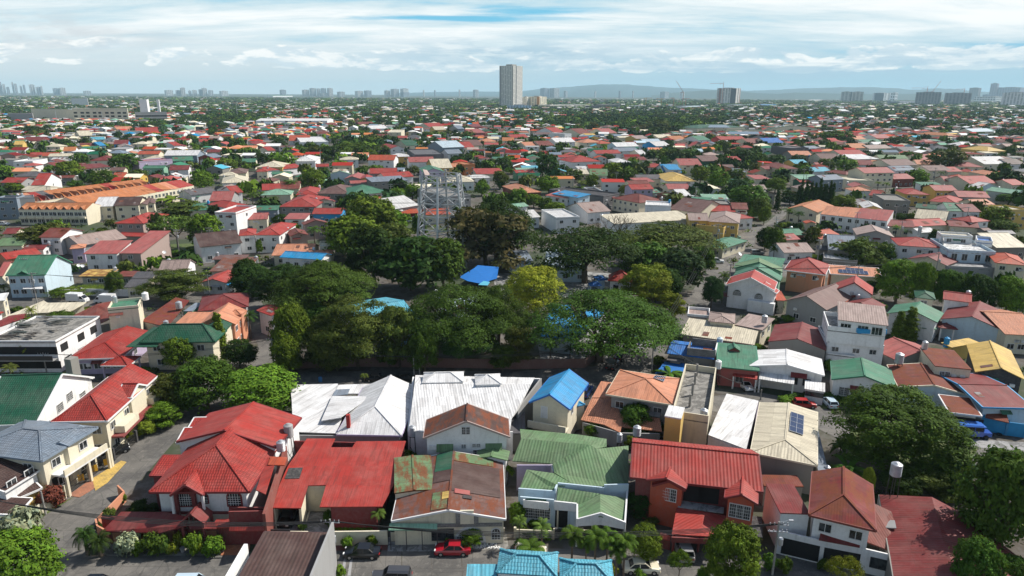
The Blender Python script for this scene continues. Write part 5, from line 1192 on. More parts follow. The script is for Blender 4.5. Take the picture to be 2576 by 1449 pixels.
# ---- right street side (B2)
h=House('white two storey house with stacked red gables and arched windows')
h.wing('B2',(2150,288),(2640,345),165,6.2,'gy',ry=215,roof='r',wall='W',oh=.6,fascia='W')
h.win('F',.22,4.3,2.,1.5,'arch','w'); h.win('F',.72,4.0,2.,1.5,'arch','w')
h.wing('B2',(2365,330),(2660,375),255,5.6,'gy',slope=.5,roof='r',wall='W',oh=.5,fascia='W')
h.poly('B2',[(2110,398,3.),(2390,425,3.),(2395,395,3.5),(2130,365,3.5)],'R'); h.box('lower_front',.8,h.fr[3],-1.2,.4,0,3.,'W')
h=House('house with two nested pale green gable roofs beside the stacked red gables'); h.wing('B2',(2228,195),(2700,250),110,6.0,'gy',ry=118,roof='g',wall='m',oh=.4,fascia='G'); h.wing('B2',(2238,118),(2720,160),25,6.4,'gy',ry=60,roof='l',wall='m',oh=.3,fascia='G')
M('C2',2260,1150,2700,1200,1075,'sf','g','m',5.0,'flat sea green metal roof beside the street corner',slope=.03,F=0)
M('B2',1975,655,2245,682,(2415,600),'hx','i','C',5.4,'low house with a mauve brown ribbed hip roof by the bend in the street',slope=.22,rm='roof_rib',oh=.4)
M('B2',2245,690,2520,745,(2560,620),'sf','i','C',4.8,'grey brown flat metal roof adjoining the mauve ribbed hip roof',slope=.02,F=0)
M('B2',1765,605,1985,625,(2000,550),'fl','i','W',4.6,'white parapet roof terrace at the bend in the street',par=.6,F=0)
M('B2',1692,785,2440,893,(2478,742),'sf','c','d',4.0,'long cream corrugated roof over a dark yard',slope=.06,rm='roof_rib',F=3)
tank('B2',2538,670,590,58,5.5,'steel tank behind the long cream corrugated roof'); tank('B2',2088,885,815,58,4.2,'blue and white water tank behind the royal blue roof',steel=False,col='a')
M('B2',1562,978,2035,1040,(2095,905),'gx','B','d',3.8,'small house with a vivid royal blue ribbed roof',slope=.18,rm='roof_rib',F=1,oh=.3)
M('B2',1555,1045,1720,1068,(1740,985),'sf','k','d',2.9,'dark grey awning roof in front of the royal blue roof',slope=.02,F=0)
h=House('roofless grey hollow block shell with bare walls',name='unfinished_house',cat='building')
h.upright('B2',(1755,1160,.4),(2030,1190,.4),0,5.4,'d',mat='hollow_block'); h.upright('B2',(1755,1160,.4),(1790,1010,2.),0,5.4,'d',mat='hollow_block'); h.upright('B2',(1800,1010,2.),(2045,1040,2.),0,6.,'d',mat='hollow_block'); h.upright('B2',(2030,1190,.4),(2055,1040,2.),0,5.6,'W')
h=House('blue tarpaulin stretched over the yard beside the utility pole',name='tarpaulin',cat='tarpaulin'); h.poly('B2',[(1440,1180,1.6),(1735,1160,1.8),(1735,1080,2.2),(1540,1060,2.2)],'B',mat='paint',t=.04)
h=House('second blue tarpaulin hanging against the block shell',name='tarpaulin',cat='tarpaulin'); h.poly('B2',[(1740,1190,1.),(1975,1150,2.),(1980,1110,2.6),(1810,1095,2.6)],'B',mat='paint',t=.04)
M('B2',2065,1108,2487,1152,(2500,960),'sf','g','p',4.0,'pink walled house with a wide sea green roof and small raised gable',slope=.1,fascia='g',F=1,oh=.3)
h.wing('B2',(2180,945),(2300,955),900,5.0,'gy',slope=.6,roof='g',wall='u',oh=.15,z0=3)
h=House('red ribbed carport roof on white posts',name='carport',cat='carport'); h.wing('B2',(2222,1203),(2465,1242),1150,2.7,'sf',slope=.08,roof='r',wall='W',rm='roof_rib',open_=True,oh=.15)
tank('B2',2072,1130,1045,62,3.8,'dull white tank on a stand beside the block shell',steel=False,stand=3)
# ---- right (B3)
M('B3',-180,1102,566,1200,(568,1040),'gy','W','W',4.2,'white house with a plain bright white gable roof',ry=1092,slope=.2,F=0,oh=.3,fascia='W'); h.win('F',.62,2.2,1.2,1.2,'win','K'); h.win('F',.8,2.2,1.2,1.2,'win','K')
awning(h,'F',.68,3.9,2.8,'R',.8,.7)
h=House('white ribbed double carport roof in front of the bright white gable',name='carport',cat='carport'); h.wing('B3',(-90,1235),(262,1290),1150,2.8,'sf',slope=.1,roof='W',wall='W',rm='roof_rib',open_=True,oh=.15)
h=House('little white garden room with a white ribbed roof by the hedge',name='garden_room',cat='garden room'); h.wing('B3',(368,1335),(575,1368),1262,2.8,'sf',slope=.06,roof='W',wall='W',rm='roof_rib',oh=.2); h.win('F',.5,1.9,2.9,.7,'win','K')
M('B3',0,858,585,948,(590,765),'gy','R','d',5.0,'dark red corrugated gable roof above a bare concrete side wall',ry=832,slope=.3,F=0,Rt=0,oh=.15)
M('B3',165,448,590,545,(592,350),'gy','n','e',5.0,'low grey house with a faded brown gable roof beside the araucaria',ry=400,slope=.35,F=2,oh=.5)
M('B3',85,445,190,450,350,'sf','O','C',3.6,'small orange metal roof beside the faded brown gable',F=0,Rt=0)
M('C3',160,1212,578,1262,(545,1150),'hx','r','s',6.2,'peach coloured house with a red tiled hip roof edged in white',ry=1105,rm='roof_tile',fascia='W',F=0,Rt=0,oh=.8); h.win('F',.2,4.7,1.2,1.1); h.win('F',.5,4.9,.5,.5); h.win('F',.8,4.7,1.1,1.2)
M('C3',625,1250,1150,1288,1175,'sf','s','C',5.2,'cream bungalow with an orange roof carrying a row of solar panels',slope=.2,F=4,fascia='W',oh=.5)
onroof(h,'solar_array',h.fr[3]*.18,h.fr[3]*.75,h.fr[4]*.12,h.fr[4]*.48,'panel_blue','row of solar panels on the orange bungalow roof','solar panels',grid=(7,1)); onroof(h,'solar_array',h.fr[3]*.34,h.fr[3]*.68,h.fr[4]*.52,h.fr[4]*.72,'panel_blue','short upper row of solar panels on the orange bungalow roof','solar panels',grid=(4,1))
M('B3',620,445,775,475,362,'sf','O','d',4.8,'plain bright orange red lean-to roof',slope=.05,F=0,Rt=0,oh=.05)
M('B3',775,475,1075,545,(1070,470),'gy','R','d',4.8,'dull red gable roof behind the tall white apartment block',slope=.3,F=0,Rt=0)
M('B3',665,340,1050,388,(1030,310),'gy','r','W',6.4,'white gabled box house with a pinkish red roof',ry=265,F=0,Rt=0,oh=.25,fascia='R')
h=House('tall white apartment block with a brown roof, roof terrace and blue cover',name='apartment_block',cat='apartment block')
h.wing('B3',(600,860),(1172,905),(1260,760),6.2,'fl',roof='e',wall='W',rm='old_concrete',oh=.02,par=.05,F=3,Rt=2,ww=1.2,wh=.9)
h.wing('B3',(600,745),(1180,805),(1262,665),8.6,'fl',roof='e',wall='W',rm='old_concrete',oh=.02,par=.9,z0=6)
h.wing('B3',(705,640),(1215,702),480,11.,'sf',slope=.06,roof='i',wall='W',rm='roof_rib',oh=.3,z0=8.6,F=3,ww=1.8,wh=1.5)
p=PS('B3',1030,770,8.8); m=MB(); m.box(p,(5.5,1.6,.9),R(-4)); m.build('pool_cover','paint',None,CL['b'],loc=p,label='bright blue covered tank on the white apartment terrace',cat='cover')
h.wing('B3',(593,985),(870,1020),(875,900),3.6,'fl',roof='e',wall='W',rm='old_concrete',oh=.02,par=.3)
M('B3',645,1235,1290,1330,(1275,1145),'gy','g','W',4.2,'white bungalow with a sea green gable roof and striped red door awning',ry=1202,slope=.25,F=0,Rt=0,oh=.3,fascia='g'); h.win('F',.2,2.,1.6,1.5,'grid','w'); h.win('F',.38,1.3,1.1,2.2,'void'); awning(h,'F',.38,3.4,1.8,'R',1.,.9)
M('B3',1195,575,1705,668,(1690,560),'gy','g','W',5.0,'white house with a weathered green gable roof behind two cypress trees',ry=545,slope=.3,F=0)
M('B3',1555,725,1700,738,672,'sf','g','G',3.0,'small green canopy roof before the weathered green gable',F=0,Rt=0)
M('B3',1480,415,1690,440,(1680,370),'hx','G','C',6.0,'narrow dark green roofed turret room by the big trees',slope=.4,F=1)
M('B3',1290,1050,1780,1010,(1790,850),'gy','p','d',4.2,'faded pink stained gable roof with a steel tank beside it',slope=.3,F=0,Rt=0,oh=.2)
tank('B3',1315,1075,970,80,5.0,'tall ribbed steel tank beside the faded pink gable',stand=3)
M('B3',1680,1105,2052,1142,(2010,960),'sl','u','C',6.4,'cream box room with a rust stained red roof rising above its neighbours',rm='roof_rust',slope=.0,F=0,Rt=0,oh=.1); h.win('F',.3,4.9,1.6,1.0,'grid','w')
M('B3',1310,1312,2030,1400,(1960,1180),'gy','u','a',4.0,'broad rust red corrugated gable roof with a pale blue gable end',rm='roof_rust',slope=.2,F=0,Rt=0,oh=.3,fascia='C')
M('B3',2085,1165,2590,1245,(2500,960),'gy','y','K',4.8,'large mustard yellow gable roof',ry=1128,slope=.3,F=0,oh=.5)
M('B3',1850,920,2130,870,850,'sf','y','y',3.5,'thin yellow strip of roof behind the large mustard gable',F=0,Rt=0)
M('B3',1735,632,2352,742,(2200,540),'gy','R','a',4.6,'pale blue walled house with a maroon gable roof and translucent sheets',ry=608,slope=.25,F=0,oh=.4)
M('B3',1760,432,2050,470,(2000,400),'gx','r','W',6.8,'small raised white room with a red roof among the trees',slope=.4,F=0,Rt=0)
M('B3',1720,720,1910,740,665,'hx','R','W',3.2,'little maroon gatehouse roof in front of the pale blue walls',F=0,Rt=0,open_=True)
M('B3',2385,785,2800,805,540,'gx','s','C',4.6,'house with a broad salmon tiled roof at the picture edge',rm='roof_tile',slope=.2,F=3)
M('A3',1620,172,2010,182,5,'gx','R','a',4.4,'dark maroon corrugated roof at the picture edge above blue trim',slope=.12,F=0,Rt=0,fascia='b')
M('A3',1365,210,1615,240,90,'sf','u','C',3.6,'low shop with a stained red roof and dark open front beside the jeepney',slope=.06,rm='roof_rust',F=0,fascia='w'); h.win('F',.5,1.7,6.,2.0,'void')
h=House('rusty awning over a blue painted street gate',name='awning',cat='awning'); h.poly('A3',[(1640,250,2.7),(1820,292,2.6),(1800,220,3.1),(1660,190,3.2)],'u',mat='roof_rust'); fence('A3',[(1605,345),(1790,385),(1930,405)],2.4,'b','pale blue painted street wall and gate behind the tyres',mat='paint',posts=5)
# ---- jeepney
def jeepney(sh,x,y,rot,label):
	p=PS(sh,x,y,0); e=empty('jeepney',p,label,'jeepney'); Rm=Matrix.Rotation(rot,3,'Z')
	def T(mb): mb.v=[tuple(Rm@Vector(v)+p) for v in mb.v]; return mb
	m=MB(); m.box((-.5,0,.5),(4.2,1.9,.9)); m.box((2.2,0,.5),(1.5,1.6,.65)); T(m).build('body','car_paint',e,(.03,.10,.42),uv=False)
	m=MB(); m.box((-.5,0,2.15),(4.6,2.1,.14)); m.box((-.5,0,2.29),(3.8,1.7,.1)); T(m).build('roof','car_paint',e,(.04,.16,.55),uv=False)
	m=MB(); m.box((-.5,0,1.4),(4.1,1.8,.75)); T(m).build('glass','tint_glass',e,uv=False)
	for xx in (-2.5,-1.2,.2,1.55):
		for yy in (-.93,.93): m=MB(); m.box((xx,yy,1.38),(.1,.08,.8)); T(m).build('pillar','car_paint',e,(.03,.10,.42),uv=False)
	for xx in (-1.8,2.1):
		for yy in (-.85,.85): m=MB(); m.tube((xx,yy-.12,.38),(xx,yy+.12,.38),.38,.38,12); T(m).build('wheel','rubber',e,uv=False)
jeepney('A3',1518,395,R(-8),'blue jeepney parked beside the rusty street wall')
for i,(x,y) in enumerate(((1682,385),(1745,385))):
	p=PS('A3',x,y,0); m=MB(); n=14
	for k in range(n):
		a,b=k*6.283/n,(k+1)*6.283/n
		for (r0,z0),(r1,z1) in (((.42,.0),(.42,.22)),((.42,.22),(.24,.22)),((.24,.22),(.24,.0))):
			m.face([p+Vector((r0*math.cos(a),r0*math.sin(a),z0)),p+Vector((r0*math.cos(b),r0*math.sin(b),z0)),p+Vector((r1*math.cos(b),r1*math.sin(b),z1)),p+Vector((r1*math.cos(a),r1*math.sin(a),z1))])
	m.build('tyre','rubber',None,loc=p,label='old tyre lying before the blue street wall, '+('nearer the jeepney' if i==0 else 'farther from the jeepney'),cat='tyre',uv=False)
# ---- left centre (C0)
def row(sh,x0,y0,x1,y1,far,z,cols,label0,dorm=False,wall='C',slope=.35,kind='gx'):
	n=len(cols)
	for i,c in enumerate(cols):
		f0,f1=i/n,(i+1)/n; A=(x0+(x1-x0)*f0,y0+(y1-y0)*f0); B=(x0+(x1-x0)*f1,y0+(y1-y0)*f1)
		fy=far[0]+(far[1]-far[0])*(f0+f1)/2
		h=House(label0%(['first','second','third','fourth','fifth','sixth','seventh','eighth','ninth','tenth','eleventh','twelfth','thirteenth','fourteenth','fifteenth','sixteenth'][i],CN[c]),name='townhouse',cat='townhouse',group=label0.split('%s')[1].strip())
		h.wing(sh,A,B,fy,z+(.004 if i%2 else 0),kind,slope=slope,roof=c,wall=wall,rm='roof_tile' if dorm else 'roof_metal',oh=.01,F=2,ww=1.3,wh=1.4)
		fr=h.fr
		if dorm:
			m=MB(); u0,u1=fr[3]*.2,fr[3]*.8; um=(u0+u1)/2; sl=fr[8]; vz=fr[4]*.32
			a,ex,ey=fr[0],fr[1],fr[2]; Q=lambda u,v,hh:a+ex*u+ey*v+UP*hh
			ap=sl*vz*1.05; m.slab([Q(u0,-.35,.05),Q(um,-.35,ap),Q(um,vz*1.05,ap)],.1); m.slab([Q(u1,-.35,.05),Q(um,-.35,ap),Q(um,vz*1.05,ap)],.1); m.build('dormer','roof_tile',h.e,CL[c])
			m=MB(); m.face([Q(u0+.2,-.05,-.1),Q(u1-.2,-.05,-.1),Q(um,-.05,ap-.15)]); m.build('gable','wall_paint',h.e,CL['n'])
		m=MB(); m.prism([fr[0]+fr[1]*-.08,fr[0]+fr[1]*.08,fr[0]+fr[1]*.08+fr[2]*fr[4],fr[0]+fr[1]*-.08+fr[2]*fr[4]],z-.5,z+.15); m.build('party_wall','wall_paint',h.e,CL[wall])
		h.box('balcony',.2,fr[3]-.2,-1.1,0,2.9,3.6,wall) if dorm else None
row('C0',185,603,862,606,(535,538),6.6,'oooooooo','%s %s gabled unit in the front townhouse row',True)
row('C0',350,528,1522,352,(447,300),6.6,'srkoooooooroooo','%s %s roofed unit in the back townhouse row',True)
row('C0',850,565,1950,362,(478,305),6.6,'oooooooooorosrr','%s %s roofed unit in the middle townhouse row',False)
row('C3',528,650,1200,722,(568,612),6.2,'sspp','%s %s roofed unit in the row of four plain townhouses',False,'W',.3,'sf')
D_=[ # sheet,x0,y0,x1,y1,far,kind,roof,wall,z,[slope]
('C0',935,578,1140,572,478,'gx','W','C',6.2),('C0',1140,570,1400,562,478,'gx','N','C',6.4),('C0',1380,560,1480,556,485,'gy','n','C',6.2),('C0',1470,550,1560,545,490,'gy','n','C',6.),
('C0',-40,500,165,497,462,'fl','k','h',9.),('C0',168,500,345,488,462,'fl','h','e',8.6),('C0',215,425,505,440,368,'hx','c','y',6.),('C0',500,442,745,435,392,'gx','r','C',5.5),
('C0',1150,744,1440,746,634,'hx','r','i',6.),('C0',385,885,607,888,(893,816),'gx','u','W',6.2),('C0',700,1003,858,990,952,'hx','s','v',5.),('C0',800,970,1280,892,840,'gx','i','e',4.4),
('C0',-60,972,222,967,888,'gx','l','C',3.6),('C0',20,852,160,848,790,'gx','R','C',4.6),('C0',215,1010,440,1005,962,'gx','R','W',3.4),('C0',60,1108,420,1050,1018,'gx','r','s',3.4),('C0',-50,1280,30,1275,1130,'gx','p','C',4.6),
('C0',2160,645,2372,650,(2546,578),'fl','r','W',8.8),('C0',2010,985,2440,940,830,'gx','N','W',5.6),('C0',1180,870,1480,880,838,'gx','r','d',4.),('C0',1480,890,1630,880,850,'gx','r','d',4.2),
('C0',2270,590,2500,560,510,'hx','r','W',6.),('C0',2100,520,2330,515,420,'gx','p','e',6.),('C0',2340,440,2450,430,368,'gx','r','W',6.5),('C0',1900,620,2300,600,535,'gx','g','C',4.2),('C0',1920,462,2190,430,395,'gx','k','w',5.2),
('C0',0,335,215,335,282,'gx','r','e',5.),('C0',310,362,450,358,(560,295),'gx','r','W',6.2),('C0',125,275,455,268,222,'hx','k','C',6.2),('C0',450,290,740,285,262,'gx','u','d',4.5),('C0',210,405,500,420,372,'gx','C','y',5.5),
('C0',95,205,325,200,185,'gx','r','w',6.),('C0',130,130,330,128,92,'fl','w','W',6.5),('C0',310,60,430,55,30,'gx','r','C',6.),('C0',380,68,560,66,30,'gx','O','C',5.),('C0',480,72,720,68,40,'gx','C','W',5.),('C0',900,115,1150,110,60,'hx','R','C',6.),
('C0',740,165,865,160,138,'gx','R','C',5.),('C0',800,200,930,192,158,'sf','R','C',6.),('C0',905,190,990,184,152,'sf','R','C',6.),('C0',975,184,1050,178,146,'sf','R','C',6.),('C0',1040,178,1115,172,142,'sf','R','C',6.),
('C0',1395,130,1735,105,(1735,85),'fl','p','v',7.),('C0',1430,192,1650,190,162,'gx','g','m',6.2),('C0',1645,62,1985,60,8,'gx','W','h',7.5),('C0',1430,100,1640,98,60,'hx','c','W',5.5),('C0',1740,118,1950,110,72,'gx','g','m',5.5),
('C0',1380,50,1600,48,15,'gx','O','C',6.),('C0',1985,80,2145,85,40,'gy','h','R',6.5),('C0',2075,30,2230,28,0,'gx','R','C',6.5),('C0',2290,245,2480,240,185,'hx','n','C',5.5),('C0',2195,265,2380,262,225,'hx','C','C',5.),('C0',2230,340,2500,330,255,'hx','C','W',5.),
('C0',1700,210,1900,205,160,'gx','R','W',5.5),('C0',1100,215,1250,212,180,'gx','n','C',6.),('C0',2430,130,2570,128,92,'gx','g','C',5.5),('C0',1140,290,1270,285,232,'gx','O','C',4.5),
('C0',2400,870,2576,860,795,'hx','r','W',6.4),('C0',2130,1110,2470,1105,1060,'sf','n','d',3.4),
# C1
('C1',-20,862,240,862,722,'hx','r','W',6.4),('C1',-140,710,120,700,640,'gx','p','C',5.),('C1',225,578,600,578,452,'hx','r','d',6.2),('C1',560,650,860,650,590,'gx','r','b',4.4),('C1',590,530,795,525,485,'gy','r','C',6.2),('C1',275,702,495,702,640,'sf','p','W',4.6),
('C1',-60,615,225,610,565,'gx','g','h',5.5),('C1',45,462,355,455,398,'hx','m','C',5.6),('C1',60,412,250,405,345,'gx','r','d',5.5),('C1',230,400,440,395,320,'gx','u','C',5.),('C1',400,460,620,455,368,'hx','r','C',6.),('C1',590,445,940,448,350,'hx','n','d',6.),
('C1',960,462,1360,430,352,'hx','g','W',6.2),('C1',340,875,530,860,790,'gy','u','i',5.2),('C1',480,760,730,740,690,'gy','u','i',6.),('C1',155,1068,560,1065,952,'gx','s','C',3.6),('C1',560,1060,770,1050,1010,'sf','s','C',3.8),('C1',770,975,920,970,940,'gx','s','C',3.4),
('C1',235,1085,660,1110,1035,'gx','b','W',3.8),('C1',640,965,770,960,920,'fl','W','C',5.6),
('C1',150,250,345,248,222,'gx','g','m',6.),('C1',0,180,270,178,115,'hx','C','y',6.2),('C1',385,120,600,118,55,'hx','W','W',7.),('C1',600,175,735,172,145,'gx','r','d',5.),('C1',840,105,1035,102,72,'hx','C','W',6.2),('C1',1120,108,1390,110,55,'gx','O','W',6.4),
('C1',1340,75,1550,72,40,'hx','W','y',6.5),('C1',740,250,950,248,212,'gy','m','a',5.5),('C1',880,300,1060,300,232,'gy','p','e',5.),('C1',1045,300,1170,298,250,'gy','r','y',5.2),('C1',1140,245,1420,242,188,'gx','r','e',5.5),('C1',1300,290,1590,272,228,'gx','r','W',5.6),
('C1',1165,330,1530,310,272,'sf','h','d',6.4),('C1',1400,600,1650,560,480,'gx','w','e',6.2),('C1',1465,650,1640,640,600,'gx','O','R',3.8),('C1',1700,660,1960,650,595,'gx','O','C',4.2),('C1',1220,520,1380,515,475,'gx','O','C',4.),('C1',950,345,1190,335,310,'gx','p','e',4.6),
('C1',1920,330,2200,325,255,'hx','C','W',5.),('C1',1880,490,2160,470,340,'fl','d','e',6.5),('C1',1680,230,1900,225,155,'gy','g','v',6.),('C1',1780,190,1980,185,95,'gx','C','y',6.),('C1',1540,130,1800,125,75,'gx','p','W',5.5),('C1',2095,160,2205,155,80,'fl','o','o',7.),
('C1',2240,90,2340,88,55,'hx','r','C',6.),('C1',2310,110,2420,105,80,'hx','n','W',6.),('C1',2380,45,2500,42,30,'gx','p','W',6.),('C1',2220,250,2500,245,190,'sf','r','C',4.5),('C1',2120,290,2360,285,255,'hx','W','W',4.5),('C1',1900,180,2040,178,140,'gx','s','C',5.5),
('C1',1600,60,1890,55,-10,'fl','k','k',8.5),('C1',1930,45,2080,40,0,'gx','h','W',6.5),('C1',0,225,120,222,190,'hx','r','C',5.),('C1',120,215,460,180,160,'gx','r','W',4.6),
# C2
('C2',80,440,300,430,340,'hx','s','u',5.4),('C2',40,240,230,235,205,'gx','r','g',5.),('C2',50,215,270,212,185,'sf','m','W',6.),('C2',105,190,275,188,162,'sf','t','W',6.),('C2',330,462,560,490,(660,460),'sf','p','W',6.4),('C2',400,445,665,487,430,'sf','b','a',7.2),
('C2',600,130,900,120,58,'hx','r','W',6.6),('C2',470,80,640,78,55,'gx','r','W',6.),('C2',850,45,1100,40,5,'gx','r','W',6.6),('C2',1040,130,1200,128,85,'hx','W','W',6.),('C2',1150,110,1360,105,75,'gx','R','C',5.),('C2',1365,180,1530,182,138,'hx','r','C',6.),
('C2',1530,232,1710,232,150,'gx','b','W',5.),('C2',1575,205,1710,205,148,'sf','b','W',7.5),('C2',1690,160,1915,160,92,'gx','p','C',7.),('C2',1545,320,1850,322,225,'hx','y','W',5.8),('C2',780,262,965,265,195,'gx','l','C',6.6),('C2',640,250,780,248,200,'gx','C','C',4.5),
('C2',1265,300,1510,298,252,'gx','k','C',5.),('C2',1260,330,1440,325,285,'sf','p','C',4.6),('C2',1205,405,1430,400,350,'gx','r','v',6.2),('C2',1570,400,1800,400,345,'gx','p','C',4.8),('C2',1180,350,1390,345,312,'gx','u','C',4.8),('C2',1000,490,1280,540,445,'hx','u','C',6.),
('C2',1225,525,1420,520,460,'sf','g','W',5.),('C2',670,510,950,505,460,'sf','g','C',4.6),('C2',920,480,1080,450,360,'fl','K','k',7.),('C2',810,440,930,438,370,'fl','K','W',6.),('C2',1340,570,1600,580,(1670,540),'fl','W','W',7.6),('C2',1580,600,1890,640,500,'gx','n','C',5.6),
('C2',1030,750,1840,705,(1820,640),'sf','C','W',5.),('C2',445,700,680,690,600,'fl','w','W',6.),('C2',760,640,1000,620,530,'gx','i','W',5.),('C2',1780,715,1985,720,640,'gx','i','y',6.6),('C2',1970,725,2290,745,620,'hx','i','y',6.6),('C2',1855,770,2130,800,(2160,750),'fl','y','y',4.8),
('C2',1950,620,2250,630,562,'gx','r','C',5.),('C2',2270,700,2440,690,640,'hx','r','W',4.6),('C2',1890,960,2130,1000,880,'hx','g','C',3.6),('C2',1800,560,2030,570,480,'sf','g','C',5.),('C2',1925,500,2190,505,450,'sf','m','w',5.4),('C2',2030,560,2210,565,505,'fl','d','d',6.),
('C2',2215,600,2380,605,535,'gx','u','C',6.),('C2',1700,470,1810,465,400,'gx','W','W',5.),('C2',2450,300,2600,298,255,'sf','p','C',5.),('C2',1915,120,2110,115,60,'gx','n','G',5.),('C2',2210,110,2310,108,70,'gx','r','R',6.),('C2',1280,50,1360,48,0,'gx','w','C',6.),
('C2',170,690,290,680,610,'gx','w','W',4.6),('C2',-10,590,170,570,545,'gx','m','W',5.),('C2',1050,20,1280,15,-20,'gx','h','w',6.),('C2',1420,440,1500,435,400,'gx','g','C',4.),('C2',1640,500,1760,495,430,'fl','l','u',5.),
# C3
('C3',175,600,500,635,505,'gy','o','C',6.2),('C3',380,745,500,748,708,'gy','O','C',3.2),('C3',890,860,1275,885,755,'gy','i','e',5.4),('C3',1310,965,1740,992,880,'hx','r','W',6.4),('C3',1400,1100,1800,1170,1035,'gy','R','C',4.2),('C3',160,1040,475,1035,940,'gx','i','W',3.8),
('C3',530,905,745,870,815,'gx','O','C',4.),('C3',610,1010,900,1030,862,'gx','h','d',5.),('C3',110,870,380,860,800,'gx','g','p',4.4),('C3',170,915,330,905,850,'gx','p','C',3.6),('C3',1470,690,1790,720,610,'gx','c','d',4.2),('C3',1480,775,1830,760,700,'gx','r','C',4.4),
('C3',1205,770,1480,785,712,'gx','R','C',4.2),('C3',1820,770,2130,790,720,'gx','R','C',4.4),('C3',2050,735,2240,720,672,'hx','r','W',6.),('C3',1810,618,1980,625,535,'gx','g','W',6.6),('C3',1975,628,2150,630,548,'gx','R','W',6.6),('C3',1915,478,2240,488,418,'gx','p','e',6.2),
('C3',1620,520,1900,545,460,'hx','r','C',5.2),('C3',1380,450,1635,458,388,'hx','r','y',6.),('C3',1680,415,1915,418,358,'gx','p','y',6.6),('C3',1550,360,1770,362,328,'sf','g','W',5.5),('C3',1170,520,1430,530,(1440,470),'fl','d','d',6.5),('C3',960,590,1160,600,515,'gy','w','y',6.),
('C3',1480,585,1720,605,550,'gx','G','C',4.4),('C3',850,380,1040,385,325,'gy','p','C',6.),('C3',840,415,1050,418,375,'hx','s','W',5.),('C3',565,310,770,300,255,'gx','h','h',7.2),('C3',315,300,560,300,252,'sf','m','C',6.4),('C3',320,330,520,328,295,'gx','r','G',5.),
('C3',970,240,1280,235,180,'gx','p','C',9.),('C3',820,320,1060,322,270,'fl','C','C',5.6),('C3',880,155,1060,160,105,'gx','R','W',5.6),('C3',1045,155,1250,158,108,'gx','o','W',5.),('C3',1235,165,1510,158,98,'gx','n','C',6.),('C3',100,195,310,195,130,'hx','u','C',6.2),
('C3',270,145,415,142,102,'gx','t','y',6.),('C3',450,225,640,220,178,'gx','t','W',5.),('C3',780,255,900,250,205,'hx','u','C',6.),('C3',1270,300,1480,295,245,'gx','p','u',5.),('C3',1500,150,1720,155,105,'gx','s','C',5.8),('C3',1620,215,1850,212,160,'gx','n','C',6.),
('C3',1280,215,1500,210,165,'gx','h','W',6.2),('C3',1810,225,1960,222,175,'gx','r','C',5.4),('C3',1890,170,2170,180,128,'hx','p','C',6.4),('C3',2180,150,2480,145,70,'gx','w','C',6.4),('C3',2430,150,2600,148,95,'gx','N','W',6.4),('C3',2210,260,2400,262,205,'hx','s','C',5.6),
('C3',2030,345,2310,340,265,'gx','r','C',5.6),('C3',1780,320,2030,325,270,'gx','p','C',5.),('C3',2120,390,2330,380,325,'gy','w','a',5.8),('C3',2100,560,2290,555,500,'gx','s','C',6.),('C3',2460,360,2600,355,300,'gx','r','C',5.6),('C3',2490,450,2620,440,375,'gy','m','w',6.),
('C3',2440,620,2620,615,560,'fl','c','y',8.),('C3',2300,990,2620,985,840,'gx','C','d',4.4),('C3',2285,1140,2620,1170,1040,'hx','O','C',6.2),('C3',540,100,740,100,40,'gx','n','C',5.6),('C3',740,60,1000,55,5,'gx','r','C',6.),('C3',870,100,1120,95,50,'sf','W','W',6.5),
('C3',1130,95,1420,98,55,'gx','l','C',5.6),('C3',1550,105,1700,100,50,'gx','p','C',4.6),('C3',240,60,450,60,15,'gx','s','d',5.6),('C3',1530,840,1700,830,790,'gx','w','W',4.),('C3',1740,870,2060,890,830,'fl','C','W',9.),('C3',2240,850,2500,850,815,'gx','e','d',3.8),('C3',-30,200,70,195,165,'gx','R','C',5.),
('C3',2180,820,2260,815,790,'gx','n','d',3.8),('C3',500,1010,620,1015,970,'gx','k','d',3.6),('C3',560,1110,900,1140,1050,'fl','w','d',3.2),('C3',900,560,1050,545,500,'gx','k','W',4.),('C3',1010,460,1120,470,410,'gx','r','C',4.4),
# D rows (farther)
('D1',0,920,160,915,850,'hx','r','C',6.),('D1',330,880,540,878,822,'gx','O','w',6.),('D1',450,900,730,895,(730,840),'fl','W','W',8.5),('D1',120,980,200,975,925,'gx','r','C',5.),('D1',610,810,760,808,765,'hx','u','C',6.),('D1',730,725,830,722,700,'gx','R','W',6.),
('D1',1040,715,1195,712,688,'gx','u','u',6.),('D1',1160,760,1330,755,725,'gx','W','W',6.),('D1',1320,800,1460,800,(1545,770),'fl','C','c',9.),('D1',1140,840,1330,838,812,'gx','R','R',5.5),('D1',900,860,1050,858,820,'hx','g','g',6.),('D1',1050,870,1130,868,838,'gx','C','C',6.),
('D1',1195,865,1300,862,845,'gx','W','W',5.),('D1',1350,960,1505,955,900,'gy','r','W',6.5),('D1',1510,930,1640,925,870,'gx','G','C',6.),('D1',1740,740,1900,735,700,'gx','r','C',6.),('D1',1800,770,1915,768,735,'gx','c','y',7.),('D1',2030,760,2100,758,725,'gx','h','h',8.),
('D1',2180,740,2300,736,715,'sf','R','p',7.),('D1',1880,950,2100,940,880,'gx','a','h',7.),('D1',2030,950,2200,945,890,'gx','r','C',6.),('D1',2140,930,2290,925,870,'gx','n','C',6.),('D1',2250,890,2440,888,855,'hx','s','C',6.),('D1',2480,880,2600,880,845,'gx','o','C',6.),('D1',2160,800,2310,798,760,'sf','p','p',6.),
('D2',430,800,540,795,745,'gx','r','W',6.),('D2',530,815,600,812,765,'fl','w','W',8.),('D2',250,815,450,812,795,'sf','n','W',5.),('D2',680,810,800,805,755,'gx','u','C',6.),('D2',930,805,1060,800,755,'gx','p','C',6.),('D2',960,745,1060,742,720,'hx','n','W',6.),
